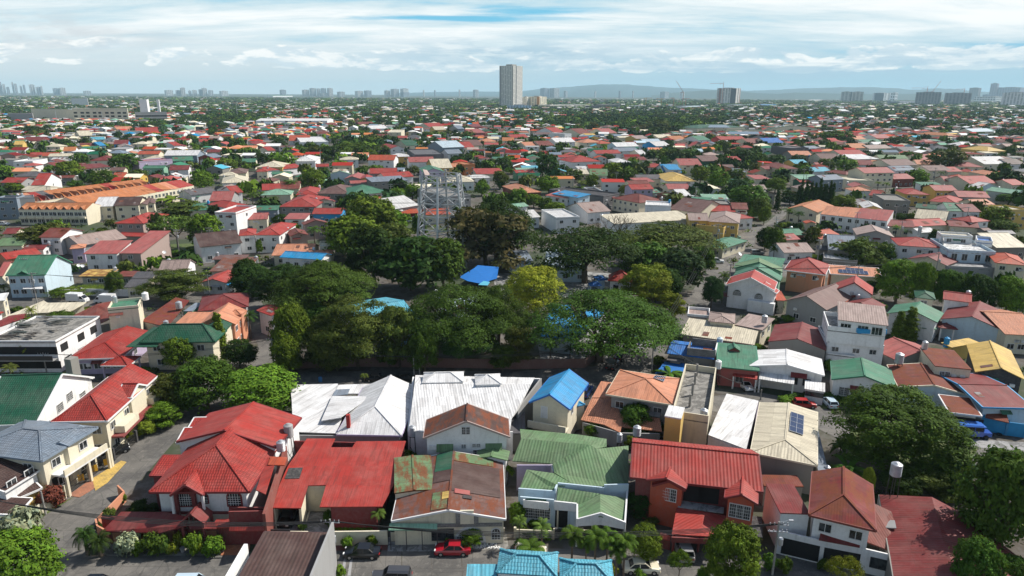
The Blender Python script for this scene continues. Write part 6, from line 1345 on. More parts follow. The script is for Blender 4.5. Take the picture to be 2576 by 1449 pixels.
('D2',440,895,640,890,848,'gx','W','W',6.5),('D2',720,900,900,895,860,'hx','s','C',6.),('D2',880,910,1010,905,870,'hx','O','C',5.),('D2',1080,850,1240,845,830,'gx','C','C',5.5),('D2',1250,860,1370,855,825,'gx','i','y',6.5),('D2',1470,850,1630,845,815,'gx','C','C',5.5),
('D2',1620,870,1760,865,830,'gx','o','C',5.),('D2',0,850,170,845,815,'gx','r','C',5.),('D2',130,930,290,925,890,'gx','s','C',5.6),('D2',280,930,430,925,880,'gx','u','C',5.6),('D2',1050,940,1280,935,895,'gx','W','a',6.),('D2',1320,890,1500,888,860,'gx','a','m',5.),
('D2',1450,935,1600,930,885,'gx','w','b',7.),('D2',1850,935,2050,940,905,'gy','y','e',6.),('D2',1880,875,2000,870,830,'gx','g','W',6.5),('D2',2100,870,2360,865,835,'gx','r','r',7.),('D2',2390,905,2560,900,855,'gx','u','C',6.),
('D3',900,845,1060,842,790,'hx','r','C',6.),('D3',890,870,1000,868,830,'gx','s','C',5.),('D3',1100,855,1250,850,815,'gx','p','W',6.),('D3',1660,760,1800,755,730,'gx','p','C',6.),('D3',1800,830,1915,828,785,'hx','o','C',6.),('D3',1590,900,1700,895,870,'hx','p','C',6.),
('D3',2060,790,2280,785,755,'gx','a','C',6.),('D3',950,895,1150,890,865,'gx','g','C',5.),('D3',1310,955,1590,952,938,'sf','a','w',7.),('D3',2210,985,2400,982,930,'hx','y','y',6.),('D3',1950,930,2110,925,890,'hx','W','C',5.6),('D3',1380,990,1560,985,940,'gx','k','d',6.),
('D3',-20,900,160,898,850,'gx','B','C',7.),('D3',230,960,410,955,930,'fl','k','k',9.),('D3',860,955,1040,950,905,'gx','o','C',6.),('D3',1020,960,1250,955,920,'gx','i','C',5.5),('D3',410,960,520,955,930,'gx','h','h',6.5),
('D0',0,905,130,900,868,'gx','W','C',5.),('D0',135,920,230,918,868,'gx','y','y',8.),('D0',325,855,470,852,805,'gy','w','C',6.),('D0',230,880,440,878,840,'gx','R','R',6.),('D0',800,930,1010,925,900,'gx','u','C',6.),('D0',1140,915,1290,912,870,'gx','R','b',6.),('D0',1000,930,1070,926,890,'gx','b','b',6.),
('D0',920,870,1060,866,842,'gx','t','C',6.),('D0',800,830,930,826,770,'gx','C','C',6.),('D0',1200,945,1350,940,905,'gy','i','W',6.),('D0',1640,900,1750,898,872,'gx','w','W',8.),('D0',1750,930,1830,925,890,'gx','r','W',7.),('D0',2010,890,2190,885,860,'gx','r','C',6.),('D0',1180,770,1350,765,735,'gx','s','C',6.),('D0',1370,795,1600,790,745,'gx','r','C',5.),
('D0',1680,745,1770,740,718,'gx','g','W',6.),('D0',1890,760,1960,757,725,'gx','m','W',7.),('D0',630,985,760,982,940,'gx','o','W',6.),('D0',430,925,560,922,890,'hx','c','C',5.),
]
for t in D_:
	sh,x0,y0,x1,y1,far,kind,rc,wc,z=t[:10]
	kw={}
	if kind=='fl': kw['par']=.6; kw['oh']=.02
	if kind=='sf': kw['slope']=.1
	v=S(sh,(x0+x1)/2,(y0+y1)/2)[1]
	if v<560: kw['Rt']=1
	if v<430: kw['Rt']=0; kw['F']=2
	M(sh,x0,y0,x1,y1,far,kind,rc,wc,z,None,rm='roof_metal' if v>560 else 'roof_far',**kw)
# stepped grey and white terrace house (right)
h=House('stepped grey and white terrace house with a roof garden and umbrella',name='apartment_block',cat='apartment block')
h.wing('C3',(1805,1195),(2330,1215),(2330,1060),3.6,'fl',roof='e',wall='e',rm='old_concrete',oh=.02,par=.7); h.wing('C3',(1815,1030),(2290,1055),(2290,950),6.8,'fl',roof='w',wall='a',rm='old_concrete',oh=.02,par=.8,z0=3.6,F=4,ww=1.5,wh=2.)
h.wing('C3',(2100,935),(2260,950),(2255,905),8.0,'fl',roof='B',wall='W',oh=.02,par=.8,z0=6.8); h.box('side_wall',-9.5,-9.2,-6,8,0,8.6,'e')
# ================================================================== TREES AND PLANTS, one by one
T=tree
# park
T('rain','B2',900,290,1060,1320,'fea','widest umbrella shaped rain tree over the parked cars at the park corner')
T('rain','C2',745,700,1345,960,'dk','dark umbrella shaped rain tree behind the park office')
T('rain','B1',2010,228,1000,1010,'fea','umbrella shaped rain tree in front of the blue court canopy')
T('rain','B1',700,20,640,900,'fea','feathery dark rain tree between the steel tower and the salmon roofs')
T('rain','C2',1560,690,1090,900,'ol','flat topped olive rain tree beside the long cream warehouse roof')
T('rain','B1',2440,280,960,560,'fea','second rain tree crown joining the court canopy tree from the street side')
T('mango','B2',235,50,620,600,'yel','yellow flowering tree in the middle of the park')
T('loose','B1',1000,320,1110,780,'ol','layered olive brown tree standing before the pale blue park hall')
T('loose','B1',700,640,1170,480,'ol','dull olive tree by the park wall above the white flat roof')
T('mango','B1',345,455,1120,400,'br','bright green mango tree at the park corner street')
T('mango','B1',300,800,1190,330,'br','low bright green tree at the foot of the park corner')
T('mango','B1',430,300,600,260,'lime','yellow green tree behind the park corner mango')
T('loose','B1',560,430,760,420,'md','mid green tree behind the park corner mango')
T('loose','B1',1430,420,1120,420,'ol','thin olive tree before the pale blue park hall, nearer the street poles')
T('mango','B1',1690,720,1190,330,'md','leafy green tree low against the park wall by the white pyramid roofs')
T('rain','B1',2080,600,1110,560,'dk','dark low crown under the umbrella shaped rain trees')
T('loose','B1',1330,800,1130,200,'md','small tree against the park wall in front of the blue roofs')
T('mango','B1',250,60,560,640,'dk','dark mango at the back of the park above the yellow green tree')
T('loose','B1',700,170,620,560,'ol','brownish tree with bare twigs in the park')
T('bare','B1',850,90,560,360,'brn','leafless twiggy tree standing in the dark park grove')
T('mango','B1',-60,60,420,420,'dk','dark tree beside the red roofed white bungalow')
T('mango','C1',1180,730,1400,560,'dk','dark round tree at the left of the steel tower foot')
T('mango','C1',1560,830,1420,760,'dk','big dark tree directly below the steel tower')
T('mango','C1',1880,860,1400,480,'md','dark green tree at the steel tower foot facing the blue canopy')
T('mango','C1',980,620,1100,560,'br','bright mango tree behind the dark grove')
T('mango','C1',1130,430,900,560,'br','broad bright mango tree above the dark grove')
T('mango','C1',860,700,1080,340,'br','bright green tree beside the salmon roof with the tall garden palm')
T('mango','C1',1330,560,860,420,'br','bright mango crown just left of the steel tower')
T('loose','C1',1310,680,1050,520,'ol','olive brown tree between bright mangoes and the steel tower')
T('loose','C1',2310,480,1200,780,'brn','tall brownish tree right behind the steel tower')
T('rain','C1',2420,470,1130,760,'dk','dark spreading tree behind the tall brownish tree')
T('bare','C2',1010,560,1010,560,'brn','leafless tree before the long cream warehouse roof')
T('loose','C2',1400,760,1180,560,'ol','olive tree between the two umbrella shaped trees')
T('mango','C2',1350,900,1330,480,'md','mid green tree behind the yellow flowered one by the street')
T('mango','C2',1700,980,1420,520,'blu','big blue green mango tree by the street bend')
T('loose','C2',1350,1080,1560,470,'lime','tree with yellowing leaves behind the park office')
T('loose','B2',1420,100,560,420,'lime','second yellowing tree nearer the street bend')
T('loose','B2',1620,330,620,260,'lime','third smaller yellowing tree at the street bend')
T('loose','C2',1910,940,1260,260,'md','small loose tree beside the street corner taxi')
T('mango','C2',1560,1180,1500,330,'dk','dark crown at the back of the park office')
T('loose','B2',60,620,1130,330,'ol','brownish tree in front of the blue roof under the rain tree')
T('loose','B1',2480,850,1160,260,'md','scrubby tree by the park wall behind the blue gable roof')
for i,(x,yt,yb,w) in enumerate(((385,870,1070,190),(585,895,1080,170))): T('palm','B2',x,yt,yb,w,'dk','slender palm before the white park court, '+('nearer the yellow tree' if i==0 else 'nearer the rain tree trunk'))
# bottom-left & street
T('mango','A0',110,1110,1640,580,'br','bright green bamboo like tree filling the bottom corner')
T('bush','A0',120,935,1180,330,'sil','large silvery leaved shrub on the verge at the street corner',cat='shrub')
T('bush','A0',370,770,925,170,'red','reddish leafed shrubs in the planter by the dark brown roof',cat='shrub')
T('loose','A0',1230,120,330,230,'br','light green tree on the verge beside the duplex balcony',)
T('mango','A0',1100,270,390,140,'lime','small yellow green street tree by the duplex gate')
T('loose','A0',960,310,430,80,'lime','thin young tree in front of the duplex garage')
T('loose','B0',1740,1120,1560,460,'ol','dark tree with rusty young leaves over the street near the duplex')
T('mango','B0',2050,1010,1530,620,'md','large dark mango tree between the duplex and the white flat roof')
T('mango','B1',30,1105,1560,800,'br','very bright broad mango tree beside the white flat roof')
T('mango','B0',1790,800,1150,340,'br','green mango tree in front of the green tiled hip roofed house')
T('column','B0',2195,555,1050,130,'br','tall narrow cypress like tree beside the green tiled roof')
T('mango','B0',2400,830,1130,330,'dk','dark tree by the lane beside the tall narrow cypress')
T('mango','B0',2020,1030,1230,280,'dk','dark hedge like tree under the green tiled house')
T('palm','B0',2510,560,830,200,'dk','dark palm against the terracotta balcony')
for i,(x,yt,yb,w) in enumerate(((140,875,1130,160),(280,885,1150,150),(100,1090,1290,180),(320,510,790,130))): T('palm','B0',x,yt,yb,w,'lime' if i!=2 else 'ol',['yellowish palm at the near edge of the unfinished building','second yellowish palm before the unfinished building','dark palm clump below the unfinished building','golden palm behind the unfinished building'][i])
T('airy','B0',590,520,760,260,'md','flat leafy tree behind the scrap covered roof deck'); T('bush','B0',250,600,760,200,'br','leafy shrub beside the scrap covered roof deck',cat='shrub')
T('mango','B0',1145,150,400,190,'md','small green tree beside the yellowed shack'); T('loose','B0',1750,85,440,560,'ol','bushy olive tree over the street in front of the grey tiled bungalow')
T('airy','B0',780,290,400,480,'br','feathery bright green tree beside the pale blue house'); T('airy','B0',610,290,440,180,'br','thin feathery tree close to the pale blue side wall')
T('mango','B0',2480,10,400,280,'dk','dark tree at the edge of the park beside the blue awning'); T('bush','B0',1420,85,160,130,'br','round bright shrub by the joined white houses',cat='shrub'); T('palm','B0',40,285,420,160,'ol','olive palm left of the pale blue house')
for i,(x,y) in enumerate(((170,500),(830,520),(900,500),(2300,360),(2420,350),(690,1150),(940,1090),(1450,1110),(1540,1120),(1330,1100),(2080,420))): T('bush','B0',x,y,y+70,110,['md','br','ol'][i%3],None,cat='shrub')
# front garden shrubs of the corner house (A0)
T('sago','A0',640,1090,1285,180,'dk','dark sago palm standing at the street corner garden'); T('sago','A0',745,1145,1300,190,'dk','second dark sago palm right behind the street corner one')
T('bush','A0',965,1105,1280,175,'sil','silvery round shrub against the tan garden wall',cat='shrub')
for i,(x,yt,yb,w,c,l) in enumerate(((1040,1180,1290,90,'br','small bright green shrub touching the silvery shrub'),(1160,1115,1280,160,'md','white flowered shrub along the tan garden wall'),(1240,1170,1290,80,'pal','pale shrub between the white flowered shrub and the round pot'),(1295,1190,1285,85,'lime','round yellow green pot plant by the tan wall'),(1345,1110,1240,70,'lime','little standard tree in a grey pot by the tan wall'),(1450,1115,1275,130,'br','tall green shrub along the tan garden wall'),(1500,1170,1275,60,'lime','small lime coloured pot plant by the tan wall'),(1610,1145,1285,150,'br','spreading bright shrub at the gate end of the tan wall'),
	(925,830,900,50,'br','spiky pot plant on the sloping street kerb'),(820,930,1040,80,'pal','pale drooping plant on the sloping street kerb'),(1040,880,990,160,'dk','dark shrub inside the corner house side yard'),(740,1040,1110,50,'dk','dark clipped shrub at the curved wall'),(1140,900,970,130,'dk','second dark shrub inside the corner house side yard'))): T('bush','A0',x,yt,yb,w,c,l,cat='shrub')
for i,(x,y,r) in enumerate(((1295,1262,.32),(1352,1222,.34),(1508,1262,.26),(1380,1265,.3),(1672,1270,.34))):
	p=PS('A0',x,y,.05); m=MB(); m.lathe(p,[(r*.7,0),(r,.5),(r*1.08,.55)],12); m.build('plant_pot','paint',None,CL['K'] if i==4 else CL['e'],loc=p,label=['round grey pot under the yellow green plant','tall grey pot of the little standard tree','white pot under the lime coloured plant','shallow pot of pink flowers by the tan wall','black round tub beside the tan gate paving'][i],cat='plant pot')
# A1 row
T('bush','A1',685,1150,1245,82,'br','first clipped round shrub before the cream street wall',cat='shrub'); T('bush','A1',875,1135,1222,82,'br','second clipped round shrub, nearer the green awning',cat='shrub')
T('palm','A1',925,950,1110,140,'pal','small coconut palm at the end of the dark red wall'); T('loose','A1',1620,1075,1225,170,'br','bright leafy sapling beside the red sedan'); T('bush','A1',1447,1130,1200,60,'br','small shrub behind the red sedan bonnet',cat='shrub')
T('loose','A1',1040,620,780,80,'br','thin sapling in the dark gap beside the patchwork roof'); T('bush','A1',1150,500,600,120,'br','ivy like shrub at the corner of the white gabled house',cat='shrub'); T('airy','A1',1900,600,760,90,'br','feathery sapling beside the patchwork roof and the green roofs')
T('bush','A1',540,940,1080,60,'md','narrow shrub at the entrance notch of the red roofed house',cat='shrub');
for i in range(7): T('bush','A1',590+i*45,1070,1105,58,'br','low hedge shrub behind the cream street wall',cat='shrub',group='low hedge shrubs behind the cream street wall')
T('bush','A1',300,1150,1200,60,'br','small shrub beside the solid black gate',cat='shrub'); T('bush','A1',620,1360,1470,110,'br','green shrub at the foot of the roadside pole',cat='shrub'); T('bush','A1',350,1050,1110,60,'pal','pale spiky plant at the carport edge',cat='shrub')
# A2
T('mango','A2',940,140,400,240,'md','small dark tree on the orange tiled lower roof'); T('mango','A2',610,285,410,150,'br','round papaya like tree by the orange roof edge'); T('loose','A2',905,370,500,110,'lime','yellow green sapling beside the long ribbed red roof')
T('mango','A2',40,895,1060,140,'br','bright round tree beside the mossy green roofed house'); T('loose','A2',950,790,1000,200,'dk','dark tree in the gap beside the ribbed red house'); T('bush','A2',1130,250,400,110,'dk','dark shrub by the yellow stair block',cat='shrub')
T('bush','A2',1070,1000,1060,90,'ol','fern like shrub in the dark side yard',cat='shrub')
T('palm','A2',55,1000,1225,130,'pal','coconut palm in the planted front wall, first from the patchwork house'); T('palm','A2',225,1040,1250,170,'pal','coconut palm leaning before the green roofed house')
for i,(x,yt,yb,w) in enumerate(((455,1100,1420,190),(630,1110,1470,190),(720,1120,1440,180),(850,1150,1480,190),(140,1210,1400,220),(560,1170,1400,130),(790,1215,1500,170))): T('royal','A2',x,yt-8,yb,w*1.12,'md',['foxtail palm first in the roadside row before the green roofs','foxtail palm in the middle of the roadside row','foxtail palm close behind the middle one','foxtail palm nearest the champagne sedan','low foxtail palm over the beige hatchback','short foxtail palm between two taller ones','foxtail palm bending over the bottom edge'][i])
T('mango','A2',1000,1060,1330,250,'br','leafy green tree between the palms and the red carport'); T('airy','A2',1270,1245,1470,170,'br','fern leaved young tree before the red carport')
T('mango','A2',1690,1060,1560,420,'br','large fresh green tree in front of the black shade net'); T('loose','A2',1450,1380,1480,110,'br','bright sapling at the bottom edge beside the fresh green tree'); T('bush','A2',750,1370,1449,100,'lime','yellowish shrub behind the glossy blue roofs',cat='shrub')
for i,(x,y) in enumerate(((90,1080),(150,1100),(250,1110),(300,950),(990,880),(960,1380),(170,1020),(60,1170))): T('bush','A2',x,y,y+60,90,['md','dk','br'][i%3],None,cat='shrub')
# A3
T('mango','A3',975,15,640,960,'fea','huge rounded rain tree beside the cream solar roof',name='rain_tree'); T('mango','A3',1840,480,1320,640,'md','huge dark mango tree at the picture edge'); T('mango','A3',1590,1170,1700,360,'md','dark green tree in front of the maroon ribbed roof'); T('mango','A3',1860,1300,1620,260,'md','smaller green tree at the bottom corner beside the dark green one')
T('banana','A3',620,440,760,360,'md','tall banana clump behind the stained red hip roof'); T('banana','A3',520,560,740,240,'md','smaller banana clump next to the grey lean-to'); T('banana','A3',1470,760,930,190,'dk','dark banana plant beside the maroon ribbed roof'); T('banana','A3',560,340,560,200,'dk','banana plant in the shade of the huge rain tree')
T('mango','A3',760,625,900,100,'lime','slim papaya with yellow green leaves'); T('bush','A3',940,890,990,130,'blu','broad leaved shrub at the end of the maroon roof',cat='shrub'); T('loose','A3',1180,590,860,360,'ol','olive thicket tree behind the steel tank on its thin stand'); T('loose','A3',1420,500,800,360,'blu','grey green thicket tree near the road bend'); T('loose','A3',1000,640,900,330,'dk','dark thicket tree beneath the huge rain tree')
T('loose','A3',1300,700,830,240,'ol','low olive thicket by the maroon roof'); T('airy','A3',590,1290,1560,240,'lime','bright feathery sapling before the arched porch'); T('airy','A3',1190,1330,1520,170,'pal','pale sapling beside the maroon roof edge'); T('bush','A3',990,1260,1310,90,'ol','weeds growing on the white parapet corner',cat='shrub'); T('bush','A3',420,1320,1400,80,'md','weedy shrub in the arched porch',cat='shrub')
T('bush','A3',20,1280,1400,110,'md','weedy shrub at the utility pole foot',cat='shrub'); T('bush','A3',130,1300,1430,110,'md','second weedy shrub beside the utility pole',cat='shrub')
for i,(x,y) in enumerate(((570,90),(480,80),(620,80),(130,90),(210,70),(300,60))): T('bush','A3',x,y,y+50,110,['br','md','dk'][i%3],None,cat='shrub')
# B2/B3
T('palm','B2',2130,160,470,150,'md','palm beside the street bend in front of the stacked red gables'); T('mango','B2',2020,190,520,220,'blu','dark conical tree by the street bend'); T('banana','B2',1590,1060,1260,330,'md','banana plant behind the wide orange hip roof'); T('banana','B2',1760,1120,1330,180,'dk','second banana plant beside the concrete roof deck')
T('loose','B2',1660,800,870,240,'md','creeper like tree over the royal blue roof edge'); T('loose','B2',1470,990,1110,120,'pal','pale shrubby tree by the street pole'); T('mango','B2',2480,880,1010,160,'br','bright shrubby tree behind the pink walled house')
T('mango','B3',1330,10,470,400,'br','large bright green mango behind the maroon gabled bungalow'); T('mango','B3',1570,50,500,250,'br','mango crown joining the large bright green mango'); T('mango','B3',1820,120,520,300,'md','dark green tree beside the narrow turret room'); T('mango','B3',2130,175,610,340,'dk','broad tree before the stepped terrace house'); T('mango','B3',2440,190,620,330,'br','broad tree at the picture edge before the terrace house')
T('column','B3',475,405,670,110,'md','araucaria shaped conifer by the faded brown gable'); T('loose','B3',370,425,640,170,'md','loose green tree next to the araucaria'); T('column','B3',1330,545,860,110,'br','first of two cypress trees before the weathered green gable'); T('column','B3',1445,510,850,140,'br','second taller cypress before the weathered green gable'); T('loose','B3',1135,445,620,140,'pal','pale flowering tree behind the brown roof terrace')
T('mango','B3',1040,240,420,150,'dk','dark tree beside the white gabled box house'); T('loose','B3',1540,640,790,110,'md','small tree by the little green canopy'); T('bush','B3',110,450,560,110,'md','shrub by the small orange roof',cat='shrub'); T('bush','B3',610,1030,1160,80,'br','bright shrub between white and green bungalows',cat='shrub')
for i,(x,y) in enumerate(((1960,765),(2060,790),(2180,790),(2330,820),(60,600),(200,590),(30,800),(720,1400),(820,1400),(640,1370))): T('bush','B3',x,y,y+70,130,['md','dk','br'][i%3],None,cat='shrub')
# C0
T('loose','C0',400,700,1010,480,'ol','brown green tree by the white gable wall'); T('mango','C0',1030,185,400,260,'md','round dark mango above the townhouse row'); T('mango','C0',1250,20,230,300,'md','dark tree over the tall street lamp'); T('mango','C0',690,100,330,270,'br','green tree beside the maroon stepped roofs'); T('mango','C0',800,25,170,180,'md','small tree by the maroon hip roof')
T('airy','C0',1760,600,990,430,'pal','feathery green tree over the little garden'); T('mango','C0',1560,620,930,160,'dk','dark tree beside the red pyramid roofed house'); T('mango','C0',2060,630,1000,320,'br','bright mango behind the garden by the white tower house'); T('loose','C0',1840,480,700,420,'ol','olive bare twigged tree near banana clump'); T('banana','C0',1720,400,560,380,'br','large banana clump beside the townhouse end'); T('mango','C0',1350,570,680,220,'dk','dark tree at the cream gable houses')
T('mango','C0',1030,780,860,125,'br','round clipped tree by the red pyramid roofed house'); T('palm','C0',1120,700,850,130,'ol','palm with a skirt of dry fronds'); T('mango','C0',130,320,430,180,'br','bright tree by the cream arched roof'); T('mango','C0',2030,200,420,230,'br','bright green conical mango'); T('mango','C0',2290,70,230,200,'br','bright tree in the far grove'); T('mango','C0',1390,190,320,190,'md','tree behind the townhouse end'); T('loose','C0',760,280,430,180,'md','green thicket beside the townhouses')
T('mango','C0',2180,540,700,200,'dk','tree beside the white tower house'); T('palm','C0',2540,430,600,150,'md','palm near the pale green hip roof'); T('mango','C0',60,150,300,180,'br','tree near the white box building'); T('mango','C0',1550,130,210,110,'dk','tree in front of the pink long building'); T('mango','C0',1780,110,190,110,'dk','tree behind the pink long building'); T('mango','C0',2420,100,210,170,'dk','tree in the far grove near the red house')
T('bush','C0',1800,1000,1070,180,'md','garden shrub in the little garden',cat='shrub'); T('bush','C0',1960,960,1020,160,'br','flowering shrub in the little garden',cat='shrub')
# C1
T('mango','C1',560,165,430,270,'br','big bright mango behind the red L shaped house'); T('mango','C1',680,170,320,130,'md','tree beside the big bright mango'); T('mango','C1',835,95,220,200,'br','round bright tree by the cream hip roof'); T('mango','C1',1100,150,250,150,'br','bright tree left of the orange villa'); T('mango','C1',1215,145,240,150,'br','second bright tree left of the orange villa'); T('mango','C1',255,0,220,290,'br','large bright tree by the white hip roofs')
T('mango','C1',60,20,160,190,'dk','dark tree behind the cream hip roof'); T('mango','C1',1420,370,560,180,'br','bright round tree below the blue grey construction'); T('mango','C1',1570,330,520,200,'br','bright round tree close to the steel tower'); T('mango','C1',2270,315,470,160,'br','compact bright tree by the white yard walls'); T('mango','C1',2460,200,400,170,'ol','olive tree above the white yard walls'); T('mango','C1',2500,420,560,130,'md','mid green tree behind the dark spreading tree')
T('palm','C1',440,830,1000,110,'md','palm in front of the dark gabled house'); T('palm','C1',585,770,1020,170,'md','tall garden palm in front of the dark gabled house'); T('mango','C1',240,640,780,170,'dk','dark clipped tree by the pink roofed garage'); T('bush','C1',395,585,640,140,'br','clipped hedge on the red house terrace',cat='shrub'); T('mango','C1',480,400,500,180,'yel','yellow flowering tree beside the mauve solar roof')
T('palm','C1',350,300,470,180,'md','palm near the red and grey roofs'); T('palm','C1',50,420,560,120,'pal','palm beside the pale green hip roof'); T('palm','C1',180,470,580,130,'md','low palm before the pale green hip roof'); T('column','C1',2225,70,220,50,'dk','narrow dark cypress by the orange flats'); T('mango','C1',2040,60,190,160,'dk','dark tree by the orange flats'); T('mango','C1',2490,70,240,200,'dk','dark tree above the white walls'); T('mango','C1',1590,150,260,150,'ol','olive tree behind the steel tower top')
T('mango','C1',1640,640,900,160,'md','thin green tree inside the steel tower legs'); T('mango','C1',860,440,560,150,'md','tree behind the bright mango crowns'); T('mango','C1',680,40,150,160,'dk','dark grove tree'); T('mango','C1',900,-10,100,200,'br','bright grove tree'); T('mango','C1',1150,-10,110,150,'br','light grove tree'); T('mango','C1',30,900,1060,70,'br','tree beside the arched red house')
# C2
T('mango','C2',360,30,300,260,'dk','tall dark tree by the sky blue low roof'); T('mango','C2',370,245,450,220,'br','bright round tree left of the lime house'); T('mango','C2',60,375,560,190,'br','bright tree behind the dark spreading tree'); T('mango','C2',220,440,590,190,'br','bright tree beside the blue topped white house'); T('mango','C2',440,510,690,240,'br','bright tree by the white parapet roof'); T('mango','C2',350,470,640,160,'md','mid green tree by the blue topped house')
T('mango','C2',1010,110,340,220,'br','large bright mango by the red pyramid roof'); T('mango','C2',1150,170,350,220,'md','mid green tree right of the large bright mango'); T('mango','C2',1320,130,260,180,'dk','dark tree left of the sky blue pavilion'); T('mango','C2',1150,345,470,160,'lime','round lime green tree by the black box house'); T('mango','C2',800,235,400,150,'br','bright tree hiding the lime house'); T('mango','C2',1565,415,520,120,'dk','small dark tree by the long pink wall'); T('mango','C2',1900,165,340,190,'br','bright round tree beside the thatched roof villa')
T('mango','C2',2090,190,420,220,'br','bright oval mango over the far street'); T('mango','C2',2260,180,330,180,'md','tree over the far street'); T('mango','C2',2390,340,640,390,'md','dark bank of trees along the far street'); T('mango','C2',2280,280,480,260,'blu','blue green tree along the far street'); T('mango','C2',2510,470,700,190,'pal','pale feathery tree by the far street'); T('mango','C2',2440,560,700,140,'br','light tree by the small red house'); T('mango','C2',970,30,130,150,'dk','dark tree behind the white red roofed villa')
T('mango','C2',1520,-10,120,180,'br','bright tree in the far belt'); T('mango','C2',1640,-20,130,200,'dk','dark tree in the far belt'); T('mango','C2',1800,-20,110,220,'md','wide tree in the far belt'); T('mango','C2',2130,70,190,170,'dk','dark tree behind the pink roofed villa'); T('mango','C2',2330,-20,150,220,'dk','dark tree behind the far street'); T('mango','C2',2500,20,170,150,'md','tree behind the far street lamps'); T('mango','C2',620,180,330,200,'md','mid green tree by the cream low wall')
T('palm','C2',180,240,390,160,'md','palm beside the peach hip roof'); T('palm','C2',700,310,430,120,'pal','palm among the trees by the lime house'); T('palm','C2',1530,330,440,110,'md','palm before the thatched roof villa'); T('mango','C2',1830,370,450,110,'br','bright small tree near the far street'); T('mango','C2',520,380,500,120,'br','bright hedge tree'); T('mango','C2',620,370,510,140,'br','second bright hedge tree'); T('mango','C2',1420,300,370,90,'br','small bright tree behind the pink house')
# C3
T('mango','C3',80,760,1080,210,'md','dark round tree at the street corner opposite the yellow walls'); T('mango','C3',-20,780,1010,180,'dk','dark tree at the street corner'); T('mango','C3',-30,560,760,130,'br','light street tree'); T('mango','C3',130,170,330,170,'br','bright mango by the maroon hip roof'); T('mango','C3',375,165,320,170,'dk','dark mango by the teal roof'); T('mango','C3',90,40,200,190,'dk','dark mango at the picture middle right'); T('mango','C3',310,40,150,170,'dk','dark wide mango by the peach roofs')
T('mango','C3',80,270,440,200,'br','bright mango above the cypress row'); T('mango','C3',590,80,220,170,'md','dark mango beside the big round one'); T('mango','C3',800,80,240,210,'br','big round bright mango behind the cream flats'); T('mango','C3',700,180,290,150,'br','smaller round bright mango'); T('mango','C3',1530,180,360,180,'br','round bright mango right of the cream flats'); T('mango','C3',755,440,640,250,'br','bright mango behind the four plain townhouses')
for i,(x,yt) in enumerate(((310,360),(345,300),(393,310),(440,320),(480,330),(530,290),(565,340),(590,350),(632,310),(660,340))): T('column','C3',x,yt,590,48,'dk','tall cypress, %s in the dark row above the orange gabled house'%['first','second','third','fourth','fifth','sixth','seventh','eighth','ninth','last'][i])
T('column','C3',105,380,620,55,'dk','lone cypress by the orange gabled house'); T('mango','C3',230,400,560,180,'dk','dark tree at the foot of the cypress row')
T('mango','C3',1800,-30,240,360,'ol','very broad olive tree in the right middle distance'); T('mango','C3',1410,10,130,160,'md','tree behind the grey blue villa'); T('mango','C3',1520,30,150,110,'br','bright small tree'); T('mango','C3',2310,545,790,310,'br','large bright tree by the pale yellow flats'); T('mango','C3',2370,700,840,280,'md','second large tree below the pale yellow flats'); T('mango','C3',2430,430,560,230,'md','tree above the pale yellow flats')
T('loose','C3',930,830,1180,460,'pal','pale feathery tree in front of the bare concrete gable'); T('mango','C3',1200,920,1150,180,'md','green tree beside the red hip roofed white house'); T('mango','C3',460,770,990,170,'ol','olive round tree by the orange gable roof'); T('mango','C3',320,860,970,190,'dk','dark hedge tree by the pink roof'); T('mango','C3',1350,630,730,150,'dk','dark hedge before the cream weathered roof'); T('mango','C3',1440,630,740,80,'br','bright shrub tree by the cream weathered roof')
T('mango','C3',1690,800,960,130,'dk','dark tree left of the stepped terrace house'); T('mango','C3',1840,750,840,180,'br','bright tree behind the stepped terrace house'); T('mango','C3',2230,1150,1240,160,'br','hanging plants on the stepped terrace'); T('mango','C3',500,1050,1130,150,'br','bright tree by the peach hip roof'); T('mango','C3',1000,1080,1160,160,'dk','dark tree by the solar bungalow')
for i,(x,yt,yb,w) in enumerate(((210,590,760,130),(310,620,790,130),(1190,330,430,90),(1740,220,330,90),(1360,270,360,90),(1290,760,900,110),(60,990,1110,110),(150,1000,1110,100),(2400,280,360,120),(1430,800,910,160),(1560,810,900,110),(1110,320,420,90))): T('palm','C3',x,yt,yb,w,['md','dk','br'][i%3],None)
T('mango','C3',1300,380,470,110,'dk','dark tree by the rooftop antennas'); T('mango','C3',2170,730,830,100,'md','small tree by the tiled white room')
for i,(x,y) in enumerate(((150,720),(260,740),(1640,670),(1620,1060),(700,1120),(1130,1130),(2210,700))): T('bush','C3',x,y,y+60,130,['br','md','dk'][i%3],None,cat='shrub')
